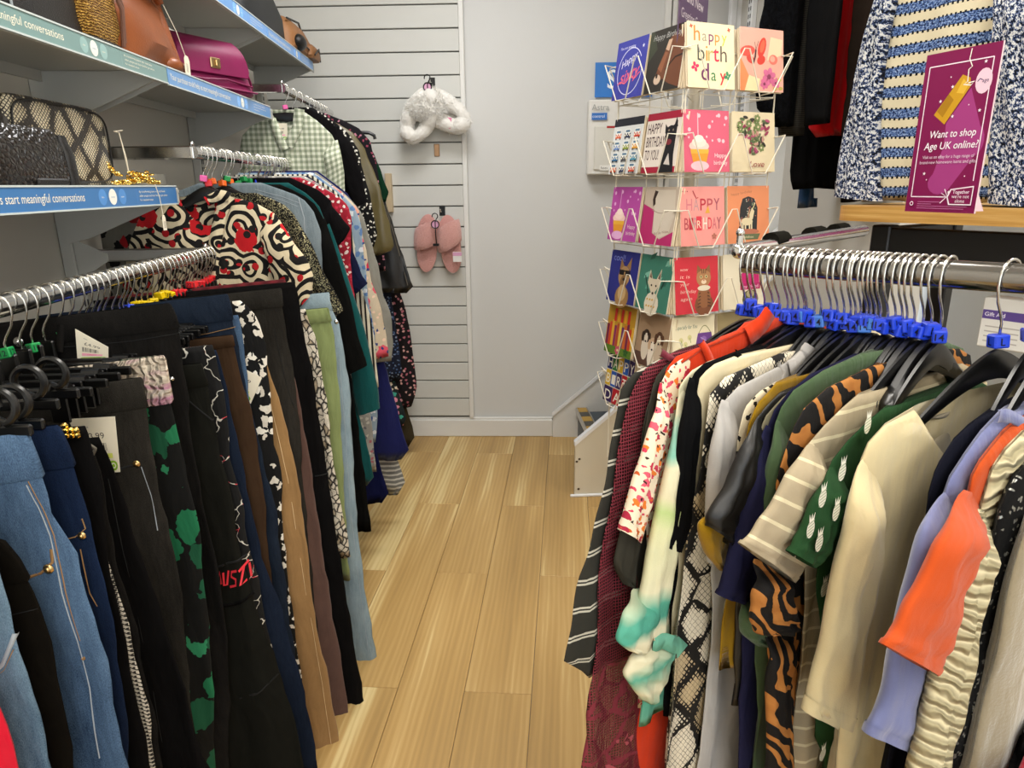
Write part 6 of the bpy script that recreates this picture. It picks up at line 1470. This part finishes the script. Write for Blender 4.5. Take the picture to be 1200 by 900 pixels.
CARDS = {('R', 0, 0): ('cream card with happy birthday in mixed bright letters and clovers', c_hb), ('R', 0, 1): ('pink card with a red butterfly over flowers', c_butterfly), ('R', 1, 0): ('pink birthday card with an iced cupcake and white dots', c_cup), ('R', 1, 1): ('cream card with a heart of leaves above the word Love', c_love),
 ('R', 2, 0): ('salmon pink card with large patterned HAPPY BIRTHDAY letters', c_hb2), ('R', 2, 1): ('apricot card with a white unicorn in a dark glass dome', c_unicorn), ('R', 3, 0): ('red card with a tabby kitten in a collar', c_kitten), ('R', 3, 1): ('cream card with a cat in a magenta bobble hat', c_hat), ('R', 4, 0): ('cream card with a purple drawn handbag', c_bag), ('R', 4, 1): ('olive beige card mostly behind the first right hand hangers', c_plain),
 ('L', 0, 1): ('deep blue card with pink brush lettering in a white loop', c_sixty), ('L', 0, 0): ('dark card with a brown horse head and silver writing', c_horse), ('L', 1, 1): ('white card with rows of colourful camper vans', c_vans), ('L', 1, 0): ('red and white card with a black dog beside HAPPY BIRTHDAY TO YOU', c_dog), ('L', 2, 1): ('purple pink card with an iced cupcake', c_cup2), ('L', 2, 0): ('magenta and beige card with a long rounded tag and shoe', c_shoe),
 ('L', 3, 1): ('navy card with a terrier wearing sunglasses', c_dog2), ('L', 3, 0): ('teal card with a pale fox among leaves', c_fox), ('L', 4, 1): ('orange and purple card with rows of candles', c_candles), ('L', 4, 0): ('brown card with three puppies in a row', c_dogs), ('L', 5, 1): ('card of bright letter blocks lowest on the spinner', c_blocks)}
CARDME = MB().box((CW/2, CH/2, -.0012), (CW, CH, .0024), None, .0006).me('card', CREAMPAPER)
ENVME = MB().box((CW/2, CH/2, -.002), (CW, CH-.004, .004), None, .001).me('card', PAPER)
SLEEVE = M('clear_film', lambda nm: NT(nm, .08).base('#ffffff').m)
ORD = ('topmost', 'second', 'third', 'fourth', 'fifth', 'sixth')
for (f, r, c), (lab, fn) in CARDS.items():
    dd, nn, sg_ = FACES[f]
    run = dd if f == 'R' else -dd          # reading direction for someone facing the side
    cen = ctr + dd*((c-.5)*PIT) + nn*.176 + Vector((0, 0, ROWZ[r]))
    back = Vector((0, 0, 1))*math.cos(.13) - nn*math.sin(.13)
    nrm = run.cross(back)
    jog = ((r*7+c*3) % 5-2)*.0016
    T = frame(cen - run*(CW/2-jog), run, back, nrm)
    rot = T.to_euler()
    t = tag(empty('greeting_card', T.translation), lab, 'greeting card', 'front cards on the spinner'); t.rotation_euler = rot
    link('card', CARDME, t); a = Art(); fn(a); a.build('print', Matrix.Translation((0, 0, 1e-5)), t)
    for k in range(3):
        e = link('envelope', ENVME, None); e.location = T @ Vector((((k*5+r) % 3-1)*.002+(-.004 if f == 'L' else .003)*(k == 1), -.002*(k % 2), -.0045-.0062*k)); e.rotation_euler = rot
        e.name = 'spare_card'; tag(e, 'cream spare card, %s of three behind the %s' % (('nearest', 'middle', 'rearmost')[k], ' '.join(lab.split()[:8])), 'greeting card', 'spares behind ' + lab)
# sign on top of the spinner
p0 = Vector(atY(794, 57, 1.88)); p1 = Vector(atY(827, 57, 2.10)); p1.z = p0.z
pd = (p1-p0); pl_ = pd.length; pd.normalize()
sg2 = tag(empty('spinner_sign', p0), 'dull purple sign reading Brand New Greeting Cards above the card spinner', 'sign')
T = frame((0, 0, 0), pd, (0, 0, 1)); hh = .22
MB().box((pl_/2, hh/2, -.002), (pl_, hh, .003), T).build('board', M('dull_purple_card', solid, '#5e4a66', .5), sg2)
MB().box((pl_/2, -.01, -.002), (pl_*.6, .05, .006), T).build('holder', CREAMWIRE, sg2)
A = Art(); A.text('Brand New', .02, .120, .026, '#d8cdd2', 'L', True, width=pl_*.74); A.text('Greeting Cards', .016, .078, .022, '#d0c4ca', 'L', False, width=pl_*.78); A.ell(pl_*.80, .036, .030, .034, '#cfc6c4'); A.text('£1', pl_*.80, .024, .026, '#5e4a66', 'C', True)
A.build('print', T, sg2)

# ------------------------------------------------------------------ meter box and blue notice on the back wall
s0, z0 = bwpx(688, 205, .08); s1, z1 = bwpx(690, 117, .08)
mt = tag(empty('meter_box', bw(s0, z0)), 'white electricity box with printed labels on the back wall behind the card spinner', 'box')
T = frame((0, 0, 0), BE, BN); Wm, Hm = .40, z1-z0
MB().box((Wm/2, -.04, Hm/2), (Wm, .08, Hm), T, .006).build('case', WHITEPL, mt)
MB().box((Wm/2+.005, -.084, Hm*.36), (Wm-.05, .012, Hm*.6), T, .008).build('lid', M('lid_plastic', solid, '#dedcd2', .3), mt)
A = Art(); A.text('Astra', .016, Hm-.047, .026, '#a9aaa6', 'L', True); A.rect(.016, Hm-.092, .09, Hm-.060, '#2f6fc0'); A.text('control', .02, Hm-.082, .014, '#dfe8f4', 'L'); A.rect(.09, Hm-.13, .13, Hm-.120, '#b02a2a')
for k in range(7): A.rect(.15, Hm-.122-.012*k, .22, Hm-.118-.012*k, '#9a9a96', k > 0)
A.rect(.06, .02, .12, .045, '#efeee8'); A.text('fuses', .065, .027, .012, '#3a3a3a', 'L')
A.build('print', T @ frame((0, -.0905, 0), (1, 0, 0), (0, 0, 1)), mt)
s0, z0 = bwpx(697, 114, .01); s1, z1 = bwpx(697, 73, .01)
bn_ = tag(empty('wall_notice', bw(s0, z0)), 'bright blue notice on the back wall above the electricity box', 'sign')
MB().box((.14, -.003, (z1-z0)/2), (.28, .004, z1-z0), T).build('board', M('notice_blue', solid, '#1273c8', .4), bn_)
A = Art(); A.text('S', .06, .04, .085, '#e9eef4', 'L', True); A.build('print', T @ frame((0, -.0054, 0), (1, 0, 0), (0, 0, 1)), bn_)

# ------------------------------------------------------------------ slippers on the slatwall
def slat_hook(u, v, label):
    s, z = bwpx(u, v, .03); t = tag(empty('slat_hook', bw(s, z, .02)), label, 'hook')
    T = frame((0, 0, 0), BE, BN)
    MB().box((0, .0, 0), (.03, .004, .05), T, .001).build('plate', BLACKPL, t); MB().tube([T @ Vector(p) for p in ((0, 0, 0), (0, -.07, -.004), (0, -.078, .01))], .003, 8).build('prong', CHROME, t, True); return t
slat_hook(506, 97, 'black hook on the slatted wall above the white slippers'); slat_hook(518, 247, 'black hook on the slatted wall above the pink slippers')
def plush(name, c, c2): 
    n = NT(name, 1.0, spec=.1, coord='Object'); v = n.noise(n.uv, 120, 5, .7); n.base(n.mix(v, c2, c)); n.bump(v, .9, .006); n.sheen(.6); return n.m
WF = M('white_fleece', plush, '#faf8f3', '#ece8de'); PF = M('pink_fleece', plush, '#e5b3aa', '#c78d86'); PSOLE = M('pink_insole', plush, '#dfa79f', '#cc938b'); WSOLE = M('white_insole', plush, '#dcd8cc', '#c6c0b2')
def sole_pts(n=28, L=.25, w=.058):
    P = []
    for i in range(n):
        t = 2*math.pi*i/n; y = math.cos(t); x = math.sin(t)
        wd = w*(1.0 if y > 0 else .97)*(1-.12*math.exp(-((y+.1)/.35)**2))
        P.append((x*wd*abs(1-.0*y), L/2*y))
    return P
def fluff(mb_v, seed, amt):
    rnd = random.Random(seed); return [(x+rnd.gauss(0, amt), y+rnd.gauss(0, amt), z+rnd.gauss(0, amt)) for x, y, z in mb_v]
def fuzz(mb, n, ln, seed=1, w=.0022):
    rnd = random.Random(seed); V = []; F = []
    fs = [f for f in mb.f if len(f) == 4]
    for i in range(n):
        f = rnd.choice(fs); P = [Vector(mb.v[k]) for k in f]; a, b = rnd.random(), rnd.random()
        p = P[0].lerp(P[1], a).lerp(P[3].lerp(P[2], a), b); nr = (P[2]-P[0]).cross(P[3]-P[1])
        if nr.length < 1e-9: continue
        nr.normalize(); d = (nr+Vector((rnd.gauss(0, .5), rnd.gauss(0, .5), rnd.gauss(0, .5)))).normalized(); t = d.orthogonal().normalized()*w
        k = len(V); V += [p-t-nr*.001, p+t-nr*.001, p+d*ln*rnd.uniform(.5, 1.2)]; F.append((k, k+1, k+2))
    o = MB(); o.v = [tuple(v) for v in V]; o.f = F; return o
def slipper(parent, T, fm, solem, fluffy=.0, tk=.014):
    P = sole_pts()
    rings = []
    for h, k in ((0, .90), (.004, 1.0), (.016, 1.0), (.02, .92)): rings.append([(x*k, y*k if abs(k-1) > 0 else y, h) for x, y in P])
    m_ = MB().loft(rings, True, T); m_.build('sole', solem, parent, True)
    # strap across the foot: arched band with soft thickness
    rings = []
    for i in range(15):
        u = -1+2*i/14; ring = []
        for j in range(14):
            a = 2*math.pi*j/14; wd = .046+.010*math.cos(u*1.5)
            y = .036+wd*math.cos(a)+.02*u; th = tk*math.sin(a)
            arch = .045*math.sqrt(max(0, 1-u*u*.96)); ring.append(((.054+th*.5)*u*1.04, y, .012+arch+th))
        rings.append(ring)
    m_ = MB().loft(rings, True, T); st = m_.build('strap', fm, parent, True)
    if fluffy: tag(fuzz(m_, fluffy, .018 if fluffy > 2000 else .004, 5).build('fleece', fm, st), kind='stuff')
    return st
# pink pair: soles against the wall, straps out, heels down
T0 = frame((0, 0, 0), BE, (0, 0, 1), -BN)
def slip_frame(s, z, d, rot): return Matrix.Translation(bw(s, z, d)) @ T0 @ Matrix.Rotation(RAD(rot), 4, 'Z')
for (u, v, rot, fm, so, lab, d, sc_) in ((501, 285, -5, PF, PSOLE, 'pale pink fleece slipper, left of the hanging pair', .05, 1.05), (528, 286, 5, PF, PSOLE, 'pale pink fleece slipper, right of the hanging pair', .062, 1.05)):
    s, z = bwpx(u, v, d); t = tag(empty('slipper', bw(s, z, d)), lab, 'slipper', 'pink slippers on the slatted wall')
    slipper(t, T0 @ Matrix.Rotation(RAD(rot), 4, 'Z') @ Matrix.Diagonal((sc_, 1.18, 1, 1)), fm, so, 1200)
def hang_card(u, v, lab, c='#d8a0c0'):
    s, z = bwpx(u, v, .15); t = tag(empty('slipper_hanger', bw(s, z, .15)), lab, 'hanger'); T = frame((0, 0, 0), BE, BN)
    MB().tube([T @ Vector((x, 0, y)) for x, y in arc(0, .04, .014, -60, 200, 10)], .0028, 6).tube([T @ Vector(p) for p in ((.007, 0, .028), (0, 0, .01), (.0, 0, -.05), (.003, 0, -.1))], .0028, 6).box((0, 0, -.1), (.03, .012, .012), T).build('hook', BLACKPL, t, True)
    MB().prism([(.017*math.cos(k*math.pi/8), .017*math.sin(k*math.pi/8)) for k in range(16)], .003, T @ frame((0, .002, 0), (1, 0, 0), (0, 0, 1))).build('size_disc', M('lilac_disc', solid, c, .4), t)
    MB().tube([T @ Vector((.019*math.cos(k*math.pi/8), -.002, .019*math.sin(k*math.pi/8))) for k in range(16)], .0028, 6, None, False, True).build('disc_rim', BLACKPL, t, True); return t
hang_card(510, 263, 'black hook with a lilac disc holding the pink slippers'); hang_card(501, 102, 'black hook with a lilac disc holding the white slippers')
s, z = bwpx(536, 301, .12); t = tag(empty('price_label', bw(s, z, .12)), 'white and lilac price label on the right pink slipper', 'label'); MB().box((0, 0, 0), (.045, .002, .05), frame((0, 0, 0), BE, BN)).build('card', WHITEPL, t); MB().box((0, -.0015, .014), (.045, .001, .018), frame((0, 0, 0), BE, BN)).build('band', M('lilac_disc', solid), t)
s, z = bwpx(525, 144, .13); t = tag(empty('price_label', bw(s, z, .13)), 'pink price label on the white slippers', 'label'); MB().box((0, 0, 0), (.03, .002, .05), frame((0, 0, 0), BE, BN) @ Matrix.Rotation(.15, 4, 'Y')).build('card', M('pink_label', solid, '#dc86a8', .5), t)
# white pair, bulky and fluffy, folded round each other
for (u, v, rot, d, sc_, lab) in ((520, 131, 62, .06, (1.05, 1.0, 1.2), 'white fluffy slipper, the upper right of the hanging pair'), (494, 137, -28, .085, (1.05, .92, 1.25), 'white fluffy slipper, the lower left of the hanging pair')):
    s, z = bwpx(u, v, d); t = tag(empty('slipper', bw(s, z, d)), lab, 'slipper', 'white slippers on the slatted wall')
    TT = T0 @ Matrix.Rotation(RAD(rot), 4, 'Z') @ Matrix.Diagonal(tuple(sc_)+(1,))
    slipper(t, TT, WF, WSOLE, 3500, .03)
    rim = [(x*.86, y*.92, .03+.006*math.sin(3*k*.26)) for k, (x, y) in enumerate(sole_pts(48))]
    m_ = MB().tube(rim, [.034+.004*math.sin(k*math.pi/12)+.003*math.sin(k*math.pi/6+1) for k in range(48)], 14, None, False, True)
    m_.v = [tuple(TT @ Vector(p)) for p in m_.v]; fr_ = m_.build('fluffy_rim', WF, t, True); tag(fuzz(m_, 5500, .019, 9).build('fleece', WF, fr_), kind='stuff')
s, z = bwpx(512, 176, .02); t = tag(empty('ticket_clip', bw(s, z, .02)), 'small bronze ticket clip on a slat below the white slippers', 'clip'); MB().box((0, 0, 0), (.028, .012, .06), frame((0, 0, 0), BE, BN), .003).build('plate', M('bronze_clip', metal, (.45, .27, .15), .35), t)
s, z = bwpx(456, 226, .04); t = tag(empty('wood_offcut', bw(s, z-.09, .03)), 'pale wooden board end standing out from the slatted wall beside the gold jacket', 'board'); MB().box((0, 0, .09), (.03, .05, .19), frame((0, 0, 0), BE, BN), .002).build('plank_end', M('pale_wood', solid, '#c8b493', .6), t)

# ------------------------------------------------------------------ handbags
def bag_body(rings, n=32, e=.45, noise=0.0, seed=1):
    """rings: (z, half width along y, half depth along x, x shift, y shift)"""
    rnd = random.Random(seed); k1, k2 = rnd.uniform(0, 6), rnd.uniform(0, 6)
    out = []
    for (z, hy, hx, ox, oy) in rings:
        r = []
        for i in range(n):
            t = 2*math.pi*i/n; c, s = math.cos(t), math.sin(t)
            x = math.copysign(abs(c)**e, c)*hx; y = math.copysign(abs(s)**e, s)*hy
            w = noise*(math.sin(3*t+k1+z*40)+.6*math.sin(7*t+k2-z*60)); r.append((ox+x*(1+w), oy+y*(1+w*.4), z+w*.03*hx))
        out.append(r)
    m_ = MB().loft(out, True); return m_
def yspan(u, v, x): return float(atX(u, v, x)[1])
BLKL = M('black_grained_leather', leather, '#131110', .38, 260, .4); TAN = M('tan_leather', leather, '#8a4a22', .36, 160, .25, .3); MAG = M('magenta_leather', leather, '#7a1148', .42, 300, .15); TAN2 = M('camel_suede', leather, '#8d6038', .6, 300, .2)
# lower shelf
y1 = yspan(130, 205, -.78)
b = tag(empty('handbag', (-.80, y1-.165, SL+.001)), 'snakeskin print camera bag on the lower left shelf', 'handbag')
def snake3(nm):
    n = NT(nm, .45, 0, .45, 'Object'); o = n.sep(n.obj); uv = n.comb(n.add(o[1], n.mul(o[0], .8)), o[2])
    uvw = n.warp(uv, 22, .018); dv = n.map(uvw, (1, 1, 1), .78)
    edge = n.vor(dv, 15, 'DISTANCE_TO_EDGE', .45).outputs['Distance']
    cells = n.vor(n.map(uv, (1, 1.15, 1), .78), 150, 'DISTANCE_TO_EDGE', .2).outputs['Distance']
    near = n.math('MAXIMUM', n.math('SUBTRACT', .36, n.mul(edge, 1.0)), .13)
    band = n.lt(n.add(edge, n.mul(n.math('SUBTRACT', n.noise(uv, 130, 2), .5), .16)), .10)
    c = n.mix(n.math('MAXIMUM', n.lt(cells, near), band), n.ramp(n.noise(uv, 22, 3), [(.35, '#a8987a'), (.5, '#cdc2a4'), (.7, '#ddd3b8')]), '#2a241d')
    n.base(c); n.bump(cells, .4, .002); return n.m
SNB = M('snake_leather_bag', snake3)
bag_body([(0, .150, .026, 0, 0), (.006, .162, .032, 0, 0), (.05, .165, .034, 0, 0), (.125, .163, .032, 0, 0), (.148, .15, .028, 0, 0), (.153, .13, .02, 0, 0)], 40, .30).build('body', SNB, b, True)
MB().tube([(.031, .157*math.copysign(abs(math.sin(t))**.4, math.sin(t)), .077+.07*math.copysign(abs(math.cos(t))**.4, math.cos(t))) for t in np.linspace(0, 2*math.pi, 40)[:-1]], .0022, 6, None, False, True).build('piping', BLKL, b, True)
MB().box((.0, .165, .112), (.014, .012, .02), None, .003).tube([(0, .173, .10), (0, .177, .118), (0, .171, .125)], .0025, 6).build('strap_loop', M('gold', metal), b, True)
MB().tube([(-.012, .166, .105), (-.02, .168, .07), (-.02, .172, .03), (-.01, .16, .006)], .003, 6).build('strap_end', M('grey_leather', leather, '#77756c', .5), b, True)
t = tag(empty('price_ticket', (-.755, y1+.005, SL+.10)), 'knotted white string hanging down the side of the snakeskin bag', 'string'); MB().tube([(0, -.012, .012), (.004, 0, .01), (.006, .004, -.03), (.006, .012, -.09)], .0011, 5).tube([(0, -.012, .012), (.006, .014, .016), (.004, .0, .010), (.008, .006, -.04), (.006, .012, -.09)], .0011, 5).build('loop', THREAD, t, True)
y2 = yspan(78, 200, -.735)
b = tag(empty('handbag', (-.735, y2-.115, SL+.001)), 'small black croc clutch in front of the snakeskin bag', 'handbag')
def croc(nm):
    n = NT(nm, .22, 0, .6, 'Object'); k = n.n('ShaderNodeTexVoronoi', feature='DISTANCE_TO_EDGE'); n.put(k.inputs['Vector'], n.map(n.obj, (1, 1, 1.3))); k.inputs['Scale'].default_value = 95
    n.base(n.ramp(k.outputs['Distance'], [(0, '#0b0908'), (.3, '#2a221c')])); n.bump(k.outputs['Distance'], .7, .004); return n.m
bag_body([(0, .098, .018, 0, 0), (.012, .1, .021, 0, 0), (.06, .098, .018, -.001, 0), (.09, .09, .012, -.002, 0), (.094, .084, .008, -.002, 0)], 36, .35).build('body', M('black_croc', croc), b, True)
bag_body([(0, .013, .021, 0, .107), (.05, .014, .019, 0, .107), (.086, .011, .012, -.002, .104)], 20, .4).build('gusset', BLKL, b, True)
MB().box((.012, .03, .006), (.025, .09, .012), None, .003).build('base_edge', BLKL, b)
b = tag(empty('handbag', (-.87, y1-.045, SL+.001)), 'grey crossbody bag standing behind the snakeskin bag', 'handbag')
GRL = M('grey_leather', leather, '#8d8a80', .5)
bag_body([(0, .12, .022, 0, .02), (.01, .14, .027, 0, .02), (.09, .14, .027, 0, .02), (.125, .12, .02, 0, .02), (.135, .09, .012, 0, .02)], 36, .5).build('body', GRL, b, True)
b = tag(empty('belt', (-.775, float(atX(172, 205, -.775)[1]), SL+.002)), 'coiled grey leather strap at the end of the lower left shelf', 'belt')
MB().loft([[(r*math.cos(t)*1.0, r*1.5*math.sin(t), h) for t in np.linspace(0, 2*math.pi, 30)[:-1]] for r, h in ((.034, 0), (.037, .001), (.037, .026), (.034, .026), (.034, 0))], False).build('coil', GRL, b, True)
b = tag(empty('chain', (-.725, float(atX(160, 212, -.725)[1]), SL+.003)), 'heap of gold bag chain on the edge of the lower left shelf', 'chain')
mc = MB(); rnd = random.Random(11)
pts = []
for i in range(150):
    f = i/150; pts.append((.012*math.sin(9*f*6)+rnd.uniform(-.006, .006), -.085+.17*f+.01*math.sin(30*f), .004+.024*math.exp(-((f-.62)/.22)**2)*rnd.uniform(.2, 1)))
for i in range(30): f = i/29; pts.append((-.03-.03*f, -.005-.035*f, .02+.07*f*f+.01*f))
for i, p in enumerate(pts):
    T = Matrix.Translation(p) @ Matrix.Rotation(rnd.uniform(0, 3), 4, 'Z') @ Matrix.Rotation(rnd.uniform(0, 1.5), 4, 'X')
    mc.tube([T @ Vector((.0052*math.cos(a), .0036*math.sin(a), 0)) for a in np.linspace(0, 2*math.pi, 9)[:-1]], .0014, 5, None, False, True)
tag(mc.build('links', M('gold', metal), b, True), kind='stuff')
def ticket(name_loc, lab, T, w=.02, h=.034, str_=None):
    t = tag(empty('price_ticket', name_loc), lab, 'ticket')
    MB().prism([(-w/2, 0), (w/2, 0), (w/2, h*.8), (w*.25, h), (-w*.25, h), (-w/2, h*.8)], .0008, T).build('card', CREAMPAPER, t)
    A = Art()
    for k in range(4): A.rect(-w*.2+.003*k, h*.15, -w*.2+.003*k+.0012, h*.6, '#8a8474', k > 0)
    A.build('print', T @ Matrix.Translation((0, 0, .0009)), t)
    if str_: MB().tube(str_, .0008, 5).build('string', THREAD, t, True)
yt = float(atX(194, 250, XS+.02)[1]); zt_ = float(atX(196, 270, XS+.02)[2])
ticket((XS+.014, yt, zt_), 'white swing ticket hanging on a string below the lower shelf edge', frame((0, 0, 0), (0, 1, 0), (0, 0, 1)), .017, .033, [(0, 0, .031), (0, -.004, .07), (-.004, -.008, SL-zt_+.004)])
# middle shelf
def mid(u, v, x=-.80): return yspan(u, v, x)
ya, yb = mid(30, 20, -.80), mid(99, 36, -.76)
b = tag(empty('handbag', (-.81, 1.16, SM_+.001)), 'black grained leather tote at the near end of the middle shelf', 'handbag')
yc = (yspan(98, 34, -.77)-.12); b.location.y = yc
bag_body([(0, .115, .045, 0, 0), (.012, .122, .055, 0, 0), (.12, .118, .05, 0, 0), (.22, .11, .036, 0, 0), (.25, .10, .02, 0, 0)], 36, .42, .01).build('body', BLKL, b, True)
MB().tube([(.045, .116, .01), (.05, .121, .1), (.036, .11, .22)], .0022, 6).tube([(.045, -.116, .01), (.05, -.121, .1), (.036, -.11, .22)], .0022, 6).build('piping', M('pale_stitching', solid), b, True)
MB().tube([(.02, -.06, .245), (.03, -.055, .33), (.03, .055, .33), (.02, .06, .245)], .006, 8).build('handle', BLKL, b, True)
b = tag(empty('handbag', (-.80, yc-.27, SM_+.001)), 'plain black bag partly cut by the top left corner of the frame', 'handbag')
bag_body([(0, .10, .05, 0, 0), (.012, .11, .058, 0, 0), (.14, .105, .05, 0, 0), (.2, .09, .03, 0, 0)], 30, .42, .01).build('body', BLKL, b, True)
woven = M('mustard_straw', lambda nm: (lambda n: (n.base(n.ramp(n.wave(n.map(n.obj, (1, 1, 1)), 60, 6, 3, dirn='Z'), [(.2, '#7a4f14'), (.6, '#b8862e'), (.9, '#d0a24a')])), n.bump(n.wave(n.obj, 60, 6, 3, dirn='Z'), 1.0, .01), n.m)[2])(NT(nm, .7, 0, .3, 'Object')))
yw = yspan(146, 56, -.75)
b = tag(empty('handbag', (-.79, yw-.085, SM_+.001)), 'mustard ruched straw bag with black base between the black and tan bags', 'handbag')
bag_body([(.018, .075, .045, 0, 0), (.05, .082, .055, 0, 0), (.11, .078, .05, 0, 0), (.17, .066, .04, 0, 0), (.185, .06, .03, 0, 0)], 48, .6, .05, 4).build('body', woven, b, True)
bag_body([(0, .075, .048, 0, 0), (.018, .08, .052, 0, 0), (.022, .076, .046, 0, 0)], 36, .5).build('base', BLKL, b, True)
MB().tube([(.05, .06, .02), (.062, .05, .09), (.05, .02, .17), (.02, -.03, .20)], .0045, 7).tube([(.05, .07, .03), (.058, .066, .10), (.05, .04, .18)], .003, 7).build('strap', M('dusty_leather_strap', leather, '#6d4a3c', .5), b, True)
ys0, ys1 = yspan(140, 55, -.74), yspan(222, 84, -.725)
b = tag(empty('handbag', (-.805, (ys0+ys1)/2-.015, SM_+.001)), 'large slouchy tan leather shoulder bag on the middle shelf', 'handbag')
hw = (ys1-ys0)/2
bag_body([(0, hw*.86, .05, 0, 0), (.012, hw*.98, .075, 0, 0), (.05, hw*1.0, .078, .004, .0), (.10, hw*.95, .072, .0, -.005), (.15, hw*.95, .062, -.012, .004), (.20, hw*.88, .045, -.024, .006), (.235, hw*.74, .03, -.03, .0), (.24, hw*.6, .014, -.03, .0)], 72, .62, .075, 6).build('body', TAN, b, True)
MB().loft([[(.012+.055*f+.012*math.sin(t), hw*(.98-.08*f)+.016*math.cos(t)*(1+.3*math.sin(5*f)), .215-.205*f+.004*math.cos(t)) for t in np.linspace(0, 2*math.pi, 11)[:-1]] for f in np.linspace(0, 1, 12)]).build('side_pleat', TAN, b, True)
MB().tube([(.04, -hw*.4, .19), (.05, -hw*.2, .225), (.055, hw*.25, .21), (.05, hw*.75, .165)], [.012, .016, .016, .01], 10, flat=.6).build('top_flap_roll', TAN, b, True)
MB().tube([(.0, -hw*.5, .23), (.01, -hw*.3, .34), (.01, hw*.3, .34), (.0, hw*.5, .22)], .009, 8).build('handle', TAN, b, True)
for yy, zz in ((-.25, .03), (.0, .018), (.5, .016), (.8, .02)): pass
MB().ball((.07, hw*.62, .02), (.024, .04, .02), 12, 8).ball((.072, hw*.86, .018), (.02, .028, .017), 12, 8).build('base_tuck', TAN, b, True)
yp0, yp1 = yspan(219, 88, -.735), yspan(288, 112, -.745)
b = tag(empty('handbag', (-.785, (yp0+yp1)/2, SM_+.001)), 'magenta leather satchel with a twist lock flap', 'handbag'); b.scale = (1, 1, .98); b.location.y += .02; b.rotation_euler[2] = RAD(-30)
hw = (yp1-yp0)/2*.60
bag_body([(0, hw*.97, .038, 0, 0), (.008, hw, .046, 0, 0), (.06, hw*.92, .04, -.006, 0), (.12, hw*.8, .028, -.016, 0), (.148, hw*.72, .018, -.022, 0), (.153, hw*.66, .01, -.024, 0)], 40, .4, .006).build('body', MAG, b, True)
fp_ = []
for f in np.linspace(0, 1, 9):
    x = -.02+.058*math.sin(min(1, f*1.6)*math.pi/2)+.012*max(0, f-.5); z = .156-.105*max(0, (f-.12)/.88)**1.1; w_ = hw*(.70+.16*f)*(1 if f < .85 else 1-.6*(f-.85)); fp_.append([(x, -w_, z), (x+.004, -w_*.98, z+.002), (x+.004, w_*.98, z+.002), (x, w_, z)])
MB().loft(fp_).build('flap', MAG, b, True)
MB().box((.048, 0, .082), (.006, .036, .03), None, .003).build('lock_plate', M('aged_brass', metal, (.5, .36, .18), .35), b); MB().box((.054, 0, .082), (.006, .008, .018), None, .002).build('twist_lock', BRASS, b)
MB().tube([(.03, -hw*.9, .04), (.047, -hw*.3, .034), (.05, hw*.2, .04), (.04, hw*.9, .03)], .004, 7, flat=.6).tube([(.036, -hw*.95, .02), (.052, 0, .016), (.045, hw*.97, .012)], .005, 7, flat=.6).build('front_pleat', MAG, b, True)
MB().tube([(-.02, hw*.7, .14), (-.005, hw*.98, .11), (.0, hw*1.1, .05), (.0, hw*1.12, .01)], .006, 8, flat=.5).build('strap', MAG, b, True)
yt = yspan(221, 82, XS-.005); zt_ = float(atX(221, 88, XS-.005)[2])
ticket((XS-.008, yt, zt_), 'cream luggage ticket between the tan bag and the magenta satchel', frame((0, 0, 0), (0, 1, 0), (0, 0, 1)) @ Matrix.Rotation(-.1, 4, 'Z'), .032, .046, [(0, 0, .042), (-.012, -.008, .10), (-.03, -.02, .155)])
# upper shelf bags
def up(u, v, x): return yspan(u, v, x)
b = tag(empty('handbag', (-.80, up(305, 22, -.76)+.02, SU+.001)), 'soft black bag on the high shelf beside the tan holdall', 'handbag')
bag_body([(0, .26, .06, 0, 0), (.015, .28, .075, 0, 0), (.10, .27, .07, 0, 0), (.17, .22, .05, 0, 0), (.18, .18, .03, 0, 0)], 40, .5, .02, 3).build('body', M('black_nylon', leather, '#121416', .6, 200, .2), b, True)
b = tag(empty('handbag', (-.775, up(352, 55, -.72)-.02, SU+.001)), 'tan holdall with black rounded ends at the far end of the high shelf', 'handbag')
bag_body([(0, .17, .07, 0, 0), (.012, .185, .085, 0, 0), (.06, .18, .085, 0, 0), (.11, .16, .06, 0, 0), (.13, .13, .035, 0, 0)], 40, .55, .012, 5).build('body', TAN2, b, True)
MB().tube([(.05, -.16, .115), (.06, 0, .128), (.04, .14, .112)], .004, 7).tube([(.085, -.16, .03), (.092, 0, .03), (.08, .17, .03)], .0035, 7).build('piping', BLKL, b, True)
MB().ball((.078, -.10, .035), (.03, .05, .032), 14, 9).build('end_cap', BLKL, b, True)
bag_body([(0, .075, .03, .075, .11), (.012, .085, .036, .075, .11), (.045, .08, .033, .075, .11), (.058, .06, .02, .075, .11)], 28, .6).build('front_pocket', TAN2, b, True)
MB().tube([(.112, .03, .01), (.115, .11, .045), (.10, .195, .03), (.10, .2, .006)], .0032, 7).build('pocket_binding', BLKL, b, True)
